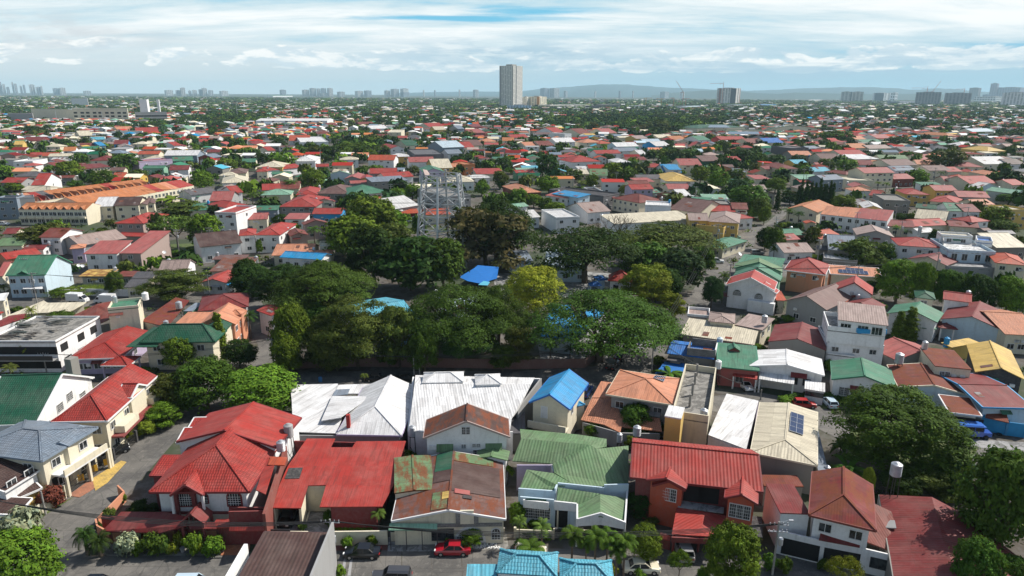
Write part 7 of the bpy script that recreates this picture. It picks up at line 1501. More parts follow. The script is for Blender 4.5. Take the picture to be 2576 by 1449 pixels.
# D rows
for t in (('D0',640,840,960,200,'dk'),('D0',855,815,950,120,'dk'),('D0',1370,830,930,240,'dk'),('D0',1440,920,1010,170,'md'),('D0',1610,890,1000,130,'dk'),('D0',1730,790,900,120,'md'),('D0',300,700,830,330,'dk'),('D0',690,755,830,110,'md'),('D0',1100,710,790,90,'br'),('D0',2080,890,970,200,'md'),('D0',2480,820,890,130,'lime'),('D0',340,940,1010,200,'md'),
		  ('D0',1550,680,770,200,'dk'),('D0',1780,640,750,220,'dk'),('D0',2200,660,760,200,'dk'),('D0',1250,830,900,110,'dk'),('D0',2000,640,720,160,'dk'),('D0',2440,700,760,130,'md'),('D0',2290,700,760,100,'dk'),('D0',1480,780,850,90,'md'),('D0',2500,920,1060,180,'br'),('D0',1900,980,1080,160,'dk'),
		  ('D1',230,840,960,160,'dk'),('D1',440,870,960,110,'br'),('D1',570,870,980,130,'md'),('D1',930,860,1020,240,'br'),('D1',1050,880,1060,200,'md'),('D1',960,930,1060,130,'br'),('D1',1140,960,1050,80,'br'),('D1',1260,900,1030,200,'md'),('D1',600,900,1060,200,'ol'),('D1',740,900,1060,200,'dk'),('D1',420,920,1020,260,'ol'),('D1',855,680,760,80,'dk'),
		  ('D1',1020,750,850,200,'md'),('D1',1400,820,880,150,'br'),('D1',1250,640,720,130,'dk'),('D1',1200,600,660,170,'dk'),('D1',830,610,690,110,'br'),('D1',1030,610,690,80,'md'),('D1',620,640,700,130,'md'),('D1',1500,700,770,160,'br'),('D1',1720,770,850,150,'br'),('D1',1980,700,800,120,'ol'),('D1',2030,780,880,130,'dk'),('D1',2140,760,880,110,'br'),
		  ('D1',1800,650,730,170,'dk'),('D1',1580,590,650,140,'dk'),('D1',1900,560,620,110,'dk'),('D1',2050,540,620,160,'dk'),('D1',2480,780,850,110,'br'),('D1',2380,890,1020,190,'dk'),('D1',2500,910,1020,110,'dk'),('D1',1380,600,660,120,'ol'),('D1',2440,680,760,110,'dk'),('D1',1270,780,840,110,'dk'),('D1',1200,760,840,80,'dk'),
		  ('D2',370,730,800,140,'md'),('D2',350,825,880,120,'dk'),('D2',490,800,860,110,'dk'),('D2',820,670,800,110,'ol'),('D2',880,780,850,130,'md'),('D2',1160,680,800,200,'dk'),('D2',1400,750,860,120,'dk'),('D2',1490,640,800,240,'ol'),('D2',1660,670,800,230,'md'),('D2',1310,700,800,160,'brn'),('D2',620,640,710,110,'dk'),('D2',730,650,720,120,'md'),
		  ('D2',450,670,740,160,'dk'),('D2',260,670,740,180,'dk'),('D2',80,640,740,160,'dk'),('D2',930,900,970,130,'br'),('D2',830,920,1010,130,'lime'),('D2',430,910,1010,140,'md'),('D2',620,920,1000,100,'br'),('D2',2110,850,1000,150,'md'),('D2',2290,920,1050,200,'md'),('D2',2430,940,1080,150,'dk'),('D2',1560,900,970,110,'dk'),('D2',1790,870,930,110,'dk'),
		  ('D2',1900,770,830,90,'br'),('D2',1560,590,690,150,'dk'),('D2',1450,570,650,200,'dk'),('D2',1300,570,650,180,'dk'),('D2',1950,600,690,200,'brn'),('D2',2100,610,690,170,'md'),('D2',2260,570,640,170,'dk'),('D2',1800,640,720,200,'dk'),('D2',560,560,620,110,'dk'),('D2',2520,680,760,140,'ol'),
		  ('D3',720,740,910,300,'md'),('D3',570,770,890,150,'br'),('D3',820,790,880,160,'dk'),('D3',1290,820,950,240,'dk'),('D3',1240,880,960,110,'dk'),('D3',1590,680,790,130,'dk'),('D3',2310,780,880,160,'dk'),('D3',2510,760,880,160,'dk'),('D3',2140,775,840,110,'md'),('D3',600,720,790,200,'dk'),('D3',1130,720,790,140,'dk'),('D3',1240,680,760,180,'md'),('D3',1100,590,650,90,'dk'),
		  ('D3',1720,765,820,120,'dk'),('D3',2200,870,950,140,'dk'),('D3',2360,870,950,120,'dk'),('D3',1880,690,740,110,'md'),('D3',1420,870,930,80,'br'),('D3',2520,880,950,90,'md'),('D3',80,580,650,130,'dk'),('D3',350,640,700,130,'md'),('D3',1380,590,640,90,'dk'),('D3',1930,660,720,110,'ol'),('D3',1240,490,530,200,'dk'),('D3',2090,510,570,150,'dk')):
	T('mango' if (t[1]+t[2])%5 else 'loose',*t[:5],t[5],None)
# ================================================================== LANDMARKS
# steel lattice ring tower
def lattice():
	z=-(MI@PS('V',1115,672,0)).z; c=PS('V',1116,664,0); e=empty('lattice_tower',c,'tall galvanised steel lattice tower rising from the dark trees, with panel antennas near its top','lattice tower')
	H=bis(lambda h:proj((c.x,c.y,h))[1]-431,5,60); n=6; Rb,Rt=9.6,6.2
	def pt(k,f,): t=k*2*math.pi/n+.42; r=Rb+(Rt-Rb)*f; return Vector((c.x+r*math.cos(t),c.y+r*math.sin(t),H*f))
	lv=[0,.13,.27,.41,.55,.68,.80,.90,.97]
	for k in range(n):
		m=MB(); m.tube(pt(k,0),pt(k,1.0 if k%2 else .96),.40,.34,8); m.build('leg','steel',e)
	for a,b in zip(lv,lv[1:]):
		m=MB()
		for k in range(n):
			m.beam(pt(k,b),pt((k+1)%n,b),.25); m.beam(pt(k,a),pt((k+1)%n,b),.16); m.beam(pt((k+1)%n,a),pt(k,b),.16)
		m.build('bracing','steel',e)
	for k in range(n):
		for f in (.93,.70):
			if (k+int(f*10))%2: continue
			p=pt(k,f); d=(p-c); d.z=0; d.normalize(); q=p+d*.7
			m=MB(); m.box(q-UP*1.2,(.35,.25,2.4),math.atan2(d.y,d.x)); m.build('panel_antenna','paint',e,(.62,.62,.6))
	m=MB(); m.slab([pt(3,1.03),pt(2,1.0),pt(2,1.0)+Vector((1,-1,-1.2)),pt(3,1.0)+Vector((1,-1,-1.2))],.1); m.build('top_sheet','paint',e,CL['i'])
lattice()
def towerblock(sh,x0,x1,yt,yb,label,col,fl=3.1,bays=10,side=.5,dist=None,name='apartment_tower',cat='high-rise',core=None,balc=True,depth=.55,roofcol='e',dark=.0):
	"""high-rise; x0-x1 and yt on the picture, yb its foot row"""
	X0,Yb=S(sh,x0,yb); X1,_=S(sh,x1,yb); yt_=S(sh,0,yt)[1]
	a,b=P(X0,Yb,0),P(X1,Yb,0); a.z=b.z=0; W=(b-a).length; c=(a+b)/2
	H=bis(lambda h:proj((c.x,c.y,h))[1]-yt_,3,400); ex=(b-a).normalized(); ey=Vector((-ex.y,ex.x,0)); D=W*depth
	f_=.46; hh=W*math.sqrt(f_*(1-f_))*(1 if balc or name=='skyline_tower' else .25); k_=a+ex*W*f_-ey*hh; o_=a+b-k_; ctr=(a+b)/2; e=empty(name,(ctr.x,ctr.y,0),label,cat)
	m=MB(); m.prism([a,k_,b,o_],0,H); m.build('wall','paint',e,tuple(min(.85,c*1.35) for c in col))
	n=max(2,int(H/fl)); g=MB(); f=MB()
	for (p,q) in ((a,k_),(k_,b)):
		d=q-p; L=d.length; d.normalize(); o=Vector((d.y,-d.x,0))*.3; nb=max(2,int(bays*L/W*.9))
		for i in range(n):
			z0=H*i/n+H/n*.30; z1=H*i/n+H/n*.78
			for k in range(nb):
				if (k*7+i*3)%11==0 and balc: continue
				u0=L*(k+.24)/nb; u1=L*(k+.76)/nb; g.face([p+d*u0+o+UP*z0,p+d*u1+o+UP*z0,p+d*u1+o+UP*z1,p+d*u0+o+UP*z1])
	g.build('window_bands','far_glass',e,uv=False)
	r=MB(); c4=[ctr+(v-ctr)*.45 for v in (a,k_,b,o_)]; r.prism(c4,H,H+max(3,H*.035)); r.build('roof_housing','wall_paint',e,CL[roofcol])
	if core:
		for f0,f1,cc in core: q=MB(); P0,P1=((a,k_) if f0<f_ else (k_,b)); g0,g1=((f0/f_,min(1,f1/f_)) if f0<f_ else ((f0-f_)/(1-f_),(f1-f_)/(1-f_))); d=(P1-P0); o=Vector((d.y,-d.x,0)).normalized(); q.prism([P0+d*g0+o*.05,P0+d*g1+o*.05,P0+d*g1+o*1.4,P0+d*g0+o*1.4],0,H-.3); q.build('facade_strip','paint',e,cc)
	return e,a,b,ey,H
wl=(.60,.58,.54)
towerblock('V',1257,1314,166,272,'the tallest grey white condominium tower on the skyline',(.58,.55,.50),3.2,14,core=[(.44,.47,(.25,.24,.23)),(.0,.05,(.3,.29,.28)),(.62,.64,(.3,.3,.3))],depth=.4,roofcol='d')
towerblock('V',1314,1332,244,271,'pale lower block of the hotel beside the tallest tower',(.58,.56,.48),3.3,6,name='hotel_block',cat='hotel'); towerblock('V',1330,1375,243,271,'hotel block with an orange corner beside the tallest tower',(.55,.50,.38),3.3,7,name='hotel_block',cat='hotel',core=[(.35,.6,(.50,.22,.06))])
towerblock('V',1276,1336,265,277,'low blue grey podium at the foot of the tallest tower',(.25,.38,.50),4,10,name='podium_building',cat='building',balc=False)
towerblock('V',1801,1860,222,263,'striped white high-rise with a dark centre under a crane',(.62,.58,.54),3.1,12,core=[(.33,.58,(.06,.07,.09)),(.05,.10,(.35,.16,.12)),(.68,.72,(.12,.12,.13)),(.9,.94,(.35,.16,.12))],depth=.5)
towerblock('V',2114,2140,231,256,'first of a grey pair of apartment towers',(.38,.36,.33),3.1,6,core=[(.4,.5,(.1,.1,.1))]); towerblock('V',2142,2168,231,256,'second of a grey pair of apartment towers',(.38,.36,.33),3.1,6,core=[(.5,.6,(.1,.1,.1))])
towerblock('V',2193,2238,234,255,'white framed office block with a dark glass front',(.72,.72,.72),9,3,balc=False,name='office_block',cat='office building',core=[(.1,.9,(.03,.05,.10))]); towerblock('V',2238,2256,233,255,'bright white end slab of the dark glass office block',(.8,.8,.8),20,2,balc=False,name='office_block',cat='office building')
towerblock('V',2300,2362,232,264,'grey concrete block under construction with two cranes',(.22,.22,.23),3.2,14,name='building_shell',cat='building'); towerblock('V',2374,2436,234,264,'second darker concrete block under construction beside it',(.24,.24,.25),3.4,13,name='building_shell',cat='building')
towerblock('V',2434,2464,221,250,'brown stepped residential tower behind the construction blocks',(.20,.16,.16),3.2,7); towerblock('V',2486,2507,210,247,'slim violet grey tower, tallest at the picture edge',(.25,.21,.27),3.2,5); towerblock('V',2504,2575,220,247,'long row of violet towers at the picture edge',(.26,.24,.30),3.2,16,name='apartment_row',cat='high-rise')
towerblock('V',2448,2532,243,258,'low white finned building before the violet towers',(.62,.62,.60),14,20,name='mall',cat='building',balc=False); towerblock('V',2520,2582,233,267,'white apartment slab at the picture edge',(.62,.58,.57),3.1,14,core=[(.48,.52,(.3,.3,.33))]); towerblock('V',2470,2490,238,250,'dark violet annex beside the slim tower',(.13,.12,.18),3.2,4)
towerblock('V',1359,1382,222,234.6,'far bluish block of twin towers behind the hotel',(.25,.30,.38),3.2,6,depth=.3); towerblock('V',1383,1407,222,234.8,'far greyish block of twin towers behind the hotel',(.42,.42,.42),3.2,6,depth=.3)
# skyline far left to centre (about the horizon)
sk=[(0,8,206,234),(9,16,212,234),(18,26,219,234),(33,38,207,234),(39,46,211,234),(52,58,216,234),(60,66,214,234),(76,90,213,234),(92,104,219,234),(104,109,217,234),(134,150,222,234),(150,166,221,234),(210,230,229,237),(414,436,227,235),(442,454,227,235),(454,467,221,235),(474,482,228,235),(484,496,227,235),(500,508,225,235),(508,522,222,235),(524,537,227,235),(552,574,229,235.5),
 (704,720,226,236),(760,778,226,234.8),(779,796,222,234.8),(797,807,223,234.8),(808,821,222,235),(823,838,222,235),(848,868,231,241),(893,914,229,239),(916,935,228,239),(967,982,228,240),(983,1004,224,237),(1007,1028,223,237),(1007,1030,232,240),(806,830,234,242),(1190,1204,226,236),(1064,1068,227,234.8),(1092,1096,227,234.8),(1154,1158,226,234.8),
 (1418,1428,229,236),(1495,1500,230,237),(1556,1562,229,237),(1590,1594,229,236),(1660,1682,231,238),(1710,1722,231,238)]
for i,(x0,x1,yt,yb) in enumerate(sk):
	g=[(.40,.42,.44),(.55,.55,.54),(.28,.33,.38),(.48,.47,.46)][i%4]
	where='hazy group of towers at the far left end' if i<10 else ('cluster beside the hazy far left towers' if i<13 else ('left of centre skyline cluster' if i<22 else ('centre skyline before the tallest tower' if i<40 else 'thin skyline right of the tallest tower')))
	e,*_=towerblock('V',x0,x1,yt,yb,None,g,3.6,max(2,int((x1-x0)/3)),balc=False,depth=.5,name='skyline_tower')
	e['_w']=where; e['category']='high-rise'
# shopping complex and industrial halls (left), arena etc.
def hall(sh,x0,y0,x1,y1,far,z,kind,roof,wall,label,F=0,**k):
	h=House(label,name='hall',cat='large hall'); a=proj(PS(sh,x0,y0,0)+UP*z); b=proj(PS(sh,x1,y1,0)+UP*z); far=S(sh,0,far[1] if isinstance(far,tuple) else far)[1]; h.wing('V',a,b,far,z,kind,roof=roof,wall=wall,rm='roof_far',oh=.1,F=F,dmax=.8,**k); return h
hall('D0',90,690,340,690,(460,650),15,'gx','e','e','windowless grey hall at the near end of the abandoned mall')
hall('D0',330,680,760,690,(760,600),21,'fl','m','C','weathered brown middle hall of the abandoned mall',par=1.)
hall('D0',745,690,1300,690,(1300,600),22,'fl','m','C','cream and rust stained main hall of the abandoned mall with dark openings',F=9,sto=[4,10,16],ww=6,wh=3,wst='void',par=2.)
hall('D0',1370,695,1690,690,(1690,620),17,'fl','w','e','rounded grey cinema block beside the abandoned mall',F=8,sto=[5,11],ww=7,wh=2.5,wst='void',par=1.)
hall('D0',1422,655,1500,655,400,38,'fl','W','W','white rooftop box tower over the rounded cinema block'); hall('D0',1597,655,1622,655,400,38,'fl','W','W','slim white slab tower over the rounded cinema block')
hall('D0',730,545,895,545,(900,500),30,'fl','W','W','big plain white box building behind the mall'); hall('D0',540,720,930,720,680,7,'sf','C','C','long low cream wall building before the mall'); hall('D0',150,560,500,560,545,9,'fl','w','t','pale turquoise and white factory behind the mall',F=6,ww=6,wh=3)
hall('D1',0,735,720,735,640,9,'gx','W','W','very large white roofed warehouse in the middle distance',slope=.07,F=6,ww=4,wh=2); hall('D0',1920,645,2130,640,615,7,'gx','h','w','blue grey warehouse among trees',slope=.06); hall('D0',2140,690,2400,690,660,6,'sf','W','w','thin long white roof among trees'); hall('D0',1130,850,1440,850,800,8,'gx','C','W','cream barrel roofed gym on the left',slope=.12)
hall('D2',1860,815,2340,800,715,8,'hx','G','C','green roofed school block with dark solar rows',slope=.15,F=8); hall('D2',2145,830,2520,828,785,8,'gx','G','C','second green roofed school block with dark solar rows, nearer',slope=.2,F=8); hall('D2',1910,810,2160,810,750,9,'hx','G','C','small green hip roofed hall before the school blocks',slope=.25,F=3)
for sh_,pts,l in (('D2',((1970,745,10.5),(2200,747,10.5),(2150,720,12),(1990,720,12)),'dark solar rows on the farther green school roof'),('D2',((2170,812,9.),(2490,814,9.),(2480,788,10.6),(2180,786,10.6)),'dark solar rows on the nearer green school roof')):
	v=[PS(sh_,x,y,z+.9) for x,y,z in pts]; m=MB(); m.slab(v,.2); m.build('solar_array','panel_blue',None,loc=v[0],label=l,cat='solar panels')
hall('D2',2200,730,2600,725,680,8,'gx','g','C','long green roof half hidden behind brown trees',slope=.15)
# arched sports hall
def arch_hall(sh,x0,y0,x1,y1,far,z,rise,label,col):
	a=PS(sh,x0,y0,0)+UP*z; b=PS(sh,x1,y1,0)+UP*z; ex=(b-a); w=ex.length; ex.normalize(); ey=Vector((-ex.y,ex.x,0)); ty=S(sh,0,far)[1]
	d=bis(lambda q:proj(a+ex*w/2+ey*q+UP*rise)[1]-ty,5,120); e=empty('sports_hall',((a+b)/2).xy.to_3d(),label,'sports hall'); m=MB(); n=14; fr=MB()
	P_=[(w*i/n,rise*math.sin(math.pi*i/n)**.8) for i in range(n+1)]
	for (u0,h0),(u1,h1) in zip(P_,P_[1:]): m.slab([a+ex*u0+UP*h0-ey*1,a+ex*u1+UP*h1-ey*1,a+ex*u1+UP*h1+ey*d,a+ex*u0+UP*h0+ey*d],.3)
	m.build('roof','roof_far',e,col); A=Vector((a.x,a.y,0)); B=Vector((b.x,b.y,0))
	fr.face([A,B]+[a+ex*u+UP*(h-.3) for u,h in P_[::-1]]); fr.face([A+ey*d,A,a-UP*.3,a+ey*d-UP*.3]); fr.face([B,B+ey*d,b+ey*d-UP*.3,b-UP*.3]); fr.face([B+ey*d,A+ey*d]+[a+ex*u+ey*d+UP*(h-.3) for u,h in P_]); fr.build('wall','wall_paint',e,CL['C'])
	for u in (.16,.84): q=MB(); c=a+ex*w*u-ey*.1; q.prism([c-ex*3,c+ex*3,c+ex*3-ey*.1,c-ex*3-ey*.1],z-1.6,z-.2); q.build('window','window_glass',e)
	for i in range(6):
		u0,h0=P_[3+i]; u1,h1=P_[4+i]; q=MB(); s=.4; q.slab([a+ex*(u0+.3)+UP*(h0+.1)+ey*d*.2,a+ex*(u0+(u1-u0)*s)+UP*(h0+(h1-h0)*s+.1)+ey*d*.2,a+ex*(u0+(u1-u0)*s)+UP*(h0+(h1-h0)*s+.1)+ey*d*.95,a+ex*(u0+.3)+UP*(h0+.1)+ey*d*.95],.08); q.build('skylight','paint',e,CL['W'])
arch_hall('D3',-30,815,495,800,735,6.,5.,'sports hall with a curved green and white striped roof on the right',CL['G'])
arch_hall('D3',505,485,630,485,455,8.,6.,'far white arched gymnasium among trees',CL['W'])
arch_hall('D3',60,545,130,545,505,8.,5.,'far blue arched roof among trees',CL['b'])
hall('D2',385,555,780,550,500,12,'fl','w','C','long low shopping block right of the tallest tower',F=10,sto=[4,8],ww=8,wh=2); hall('D2',470,560,740,558,540,12,'fl','C','C','cream podium before the shopping block',F=6,ww=9,wh=2); hall('D2',740,570,900,570,530,14,'fl','k','k','dark glass block among the shopping buildings'); hall('D2',900,560,1090,560,490,16,'fl','d','d','dark round edged drum building near the cranes'); hall('D2',1020,555,1090,555,510,15,'fl','w','a','pale glass block near the cranes',F=3,ww=8,wh=8)
hall('D2',1240,555,1520,555,525,10,'fl','w','a','pale low building under the cranes',F=8,ww=8,wh=4); hall('D2',1780,565,1960,560,515,10,'gx','a','w','pale blue roofed warehouse right of the cranes',slope=.05); hall('D2',2220,545,2350,540,515,10,'gx','h','w','white shed near the striped high-rise',slope=.05); hall('D2',2410,545,2500,540,510,9,'gx','m','C','pale green roofed shed near the striped high-rise',slope=.05); hall('D2',90,655,250,650,630,7,'gx','a','w','pale roofed shed left of the round tree',slope=.1)
hall('D3',200,560,350,560,525,9,'gx','c','C','cream roofed school among far trees',slope=.1,F=5,ww=4,wh=2); hall('D3',690,560,800,558,510,11,'fl','w','W','white flat block among far trees',F=4,ww=5,wh=2); hall('D3',1320,515,1480,510,455,18,'fl','h','h','grey blue hall left of the concrete shells'); hall('D3',1780,545,2060,540,525,7,'sf','C','C','long cream roof below the concrete shells'); hall('D3',2170,560,2440,560,540,7,'sf','W','w','long white roof below the white slab'); hall('D3',880,675,1050,670,645,7,'gx','c','C','cream roofed hall in the right middle distance',slope=.1)
hall('D3',2450,700,2600,695,675,7,'sf','w','w','white shed at the right edge'); hall('D1',780,520,870,520,505,8,'sf','m','w','pale green roof in the far trees'); hall('D1',840,570,900,568,535,10,'fl','w','w','white boxy house in the far trees'); hall('D1',905,570,990,568,525,11,'fl','W','W','white villa with a small tower in the far trees'); hall('D1',40,610,400,605,578,8,'gx','C','W','long cream roofed hall before the water spheroid',slope=.05); hall('D1',280,610,400,608,580,9,'fl','W','W','white hall beside the long cream roof')
hall('D1',2040,650,2140,655,590,12,'fl','w','W','plain white box building in the centre trees'); hall('D1',2230,625,2500,625,580,8,'gx','c','C','long beige roofed hall near the tallest tower foot',slope=.06); hall('D1',2110,575,2440,570,550,8,'gx','g','C','long sea green roof near the tallest tower foot',slope=.05); hall('D1',170,440,370,438,422,12,'sf','g','w','far bright green roof on the horizon plain'); hall('D0',2370,600,2576,598,575,9,'sf','W','w','far long white roof on the left')
# cranes
def crane(sh,x,yb,yt,jib,back,label,col=(.5,.12,.06),luff=0.):
	X,Y=S(sh,x,yb); p=P(X,Y,0); ty=S(sh,0,yt)[1]; H=bis(lambda h:proj((p.x,p.y,h))[1]-ty,5,300); k=-(MI@p).z/FPX/SH[sh[0]][1]; e=empty('tower_crane',p,label,'crane')
	m=MB(); s=1.1
	for a,b in ((-s,-s),(s,-s),(s,s),(-s,s)): m.beam(p+Vector((a,b,0)),p+Vector((a,b,H)),.45)
	n=int(H/5)
	for i in range(n): m.beam(p+Vector((-s,-s,H*i/n)),p+Vector((s,-s,H*(i+1)/n)),.3); m.beam(p+Vector((s,s,H*i/n)),p+Vector((-s,s,H*(i+1)/n)),.3)
	m.build('mast','paint',e,col); t=p+UP*H; m=MB(); J=jib*k; L=Vector((J,0,abs(J)*luff)); m.beam(t,t+L,1.3,1.0); m.beam(t+UP*abs(J)*.10,t+L*.98+UP*.5,.3)
	m.build('jib','paint',e,col); m=MB(); m.beam(t,t-Vector((back*k,0,0)),1.4); m.box(t-Vector((back*k,0,2.5)),(4,2,3)); m.build('counter_jib','paint',e,col); m=MB(); m.beam(t,t+UP*abs(J)*.14,.8); m.build('apex','paint',e,col)
crane('D2',2110,520,305,-135,30,'tower crane over the striped high-rise'); crane('D2',1665,500,400,-75,8,'luffing crane with a raised jib among the shopping buildings',luff=1.5) if 0 else None
crane('D2',1345,540,450,60,20,'yellow crane nearest the drum building',(.5,.3,.05)); crane('D2',1500,545,455,30,45,'second yellow crane of the building site',(.5,.3,.05)); crane('D2',1625,540,450,-50,20,'orange crane in the middle of the building site',(.5,.16,.05)); crane('D2',1745,540,455,40,30,'orange crane at the far end of the building site',(.45,.14,.05)); crane('D2',1715,540,395,-80,20,'tall thin red crane with a luffed jib',(.4,.12,.1),luff=1.4)
crane('D3',1578,520,350,-160,45,'crane over the first concrete shell'); crane('D3',1635,520,385,65,10,'luffing crane over the first concrete shell',luff=1.6); crane('D3',1950,520,360,-85,25,'crane over the second concrete shell')
# tall lamp masts
for i,(sh,x,yb,yt) in enumerate((('D0',575,700,575),('D0',1040,720,580),('D0',1578,690,570),('D0',2393,680,505),('D0',2085,620,550),('D1',405,620,490),('D1',828,615,505),('D1',1285,600,475),('D1',1770,580,470),('D1',655,1140,970),('D0',1410,1080,890),('D0',1970,1120,980),('D2',1180,830,775))):
	pole(sh,x,yb,yt,['bright lamp mast first before the abandoned mall','lamp mast in the middle of the abandoned mall','lamp mast before the rounded cinema block','tall mast beyond the thin white roof','mast over the blue grey warehouse','mast beside the white hall','mast under the pale green roof','mast in the centre trees','mast left of the tallest tower','tall pole in the dark grove','tall steel street lamp over the long pink building','pole among the left middle houses','white pole with a cross shape before the dark tree belt'][i],arms=0,name='lamp_mast',cat='mast',r=.45 if i<9 else .2,steel=True)
def spheroid():
	p=PS('D1',197,585,0); e=empty('water_tower',p,'pale round water tower on legs in the far trees','water tower'); H=bis(lambda h:proj((p.x,p.y,h))[1]-S('D1',0,535)[1],5,80); m=MB(); r=5.5; m.lathe(p+UP*(H-2*r),[(r*.1,0),(r*.75,r*.4),(r,r),(r*.75,r*1.6),(r*.1,r*2)],14); m.build('tank_body','paint',e,CL['C'])
	for k in range(5): m=MB(); t=k*1.2566; m.beam(p+Vector((5*math.cos(t),5*math.sin(t),0)),p+Vector((3.8*math.cos(t),3.8*math.sin(t),H-1.5*r)),.6); m.build('leg','paint',e,CL['C'])
spheroid()
# ================================================================== POLES AND WIRES, near
pl={}
for k,(sh,x,yb,yt,l,tr,lm) in {'a':('A1',590,1440,1020,'utility pole with a transformer at the near road beside the brown seam roof',True,None),'b':('A3',32,1440,1040,'utility pole with steel arms before the arched white house',True,1.2),'c':('V',1042,953,895,'bright round concrete pole on the shaded street',False,None),'d':('V',1056,950,893,'old wooden cross armed pole beside the bright concrete one',False,None),'e':('B2',1405,1165,815,'tall utility pole at the park corner street',True,None),'f':('V',691,938,850,'leaning pole at the corner of the park wall',False,None),
   'g':('B0',372,470,165,'utility pole in front of the pale blue house',True,None),'h':('B0',2115,430,185,'utility pole beside the red roofed white bungalow',False,None),'i':('B2',2500,1449,1345,'short white painted pole in the carport street',False,None),'j':('V',1799,650,562,'utility pole with floodlights at the yellow house corner',True,None),'k':('V',1805,652,585,'second pole close behind the floodlight pole',False,None),
   'l':('V',115,1294,1236,'dark low street post on the verge',False,None),'m':('A3',1000,905,700,'rust red stand post',False,None),'n':('B0',470,1170,970,'street pole wrapped in blue netting before the unfinished building',False,None),'o':('C3',870,870,630,'dark pole before the four plain townhouses',False,None),'p':('C1',565,700,530,'utility pole before the red L shaped house',False,None),'q':('C0',885,390,225,'steel pole with many arms behind the townhouses',True,None),'r':('V',2015,500,425,'slim pole by the far street',False,None)}.items():
	if k in 'm': continue
	pl[k]=pole(sh,x,yb,yt,l,0 if k in 'cil' else (2 if k in 'bq' else 1),tr,lm)
wires(pl['a'],pl['b'],'bundle of wires along the near road between its two poles',4,1.4); wires(pl['f'],pl['d'],'wires along the shaded park street',3,1.); wires(pl['d'],pl['e'],'wires from the old pole to the park corner pole',3,1.2); wires(pl['g'],pl['h'],'wires across the left street',3,1.); wires(pl['e'],pl['j'],'wires climbing the street beside the park',3,2.); wires(pl['i'],pl['e'],'wires over the concrete roof deck',2,1.)
wires(pl['n'],pl['g'],'wires over the unfinished building',2,1.2); wires(pl['n'],pl['f'],'wires over the red and green roofs',2,1.5)
for q,(x,y,l) in {'z':(-60,1390,'utility pole at the left picture edge'),}.items():
	pl['z']=pole('V',-60,1420,1235,l,1,False); wires(pl['z'],pl['a'],'wires crossing the near road junction',4,1.5)
tank('C3',1520,860,770,36,4.,'steel tank on the white roof yard') ; dish('B0',1660,1100,5.,'small dish') if 0 else None
dish('A0',1290,140,1.5,'white satellite dish on a post near the light green street tree',.9); dish('B0',795,120,4.6,'first of two small white dishes beside the pale blue house',.5); dish('B0',835,125,4.6,'second of two small white dishes beside the pale blue house',.5); dish('C0',1655,1060,6.,'white dish at the end of the joined white houses',.55); dish('C2',2290,1075,5.2,'white dish on the flat sea green roof',.7)
fence('V',[(700,928),(900,922),(1100,924),(1300,928),(1470,925),(1530,880),(1640,800)],2.0,'n','long shaded perimeter wall round the park',t=.25)
fence('B0',[(510,420),(830,400),(1170,405),(1600,415)],2.,'W','white street wall behind the delivery trucks',posts=6)
# delivery trucks
def truck(sh,x,y,rot,label):
	p=PS(sh,x,y,0); e=empty('delivery_truck',p,label,'truck'); Rm=Matrix.Rotation(rot,3,'Z')
	def T(mb): mb.v=[tuple(Rm@Vector(v)+p) for v in mb.v]; return mb
	m=MB(); m.box((-.9,0,.75),(3.6,1.9,1.9)); T(m).build('cargo_box','car_paint',e,CL['W'],uv=False)
	prof=[(1.0,.5),(1.0,2.1),(1.5,2.15),(2.2,1.35),(2.6,1.2),(2.65,.5)]; m=MB()
	A=[Vector((x,-.85,z)) for x,z in prof]; B=[Vector((x,.85,z)) for x,z in prof]; m.face(A); m.face(B[::-1])
	for i in range(6): j=(i+1)%6; m.face([A[j],A[i],B[i],B[j]])
	T(m).build('cab','car_paint',e,CL['W'],uv=False); m=MB(); m.face([(1.56,-.78,2.1),(1.56,.78,2.1),(2.2,.78,1.40),(2.2,-.78,1.40)]);
	for s in (-.86,.86): m.face([(1.1,s,1.35),(2.05,s,1.35),(1.55,s,2.0),(1.1,s,2.0)])
	T(m).build('glass','tint_glass',e,uv=False)
	for xx in (-1.7,1.8):
		for yy in (-.8,.8): m=MB(); m.tube((xx,yy-.1,.36),(xx,yy+.1,.36),.36,.36,12); T(m).build('wheel','rubber',e,uv=False)
truck('B0',790,470,R(-5),'white box truck facing the boxy white building'); truck('B0',1060,480,R(175),'white box truck facing the pale blue house')
p=PS('V',806,960,0); m=MB(); m.lathe(p,[(.35,0),(.38,.3),(.36,.9),(.3,.95)],12); m.build('drum','paint',None,(.05,.2,.42),loc=p,label='blue plastic drum on the shaded street',cat='drum')
T('fan','V',916,940,962,26,'pal','small fan palm on the kerb between the black cars');
# thatched villa top, sky blue pavilion are roofed above; street cars farther off
for i,(x,y,r,c,k,l) in enumerate(((1744,500,60,'W','suv','white van parked by the sea green roofs'),(1762,484,60,'y','sedan','yellow taxi up the far street'),(1915,556,40,'K','suv','dark blue car parked near the street bushes'),(1850,600,10,'m','hatch','green tricycle under the yellow wall awning'),(1905,640,0,'d','suv','grey jeep under the small roof at the street corner'),(1512,704,0,'K','sedan','black car inside the park'),(165,564,0,'W','suv','white van before the front townhouse row'),(10,566,0,'W','sedan','white sedan at the left edge before the townhouses'),(1024,558,20,'W','sedan','white car under the bright mango by the steel tower'))):
	car(k,'V',x,y,R(r),CL[c],l)

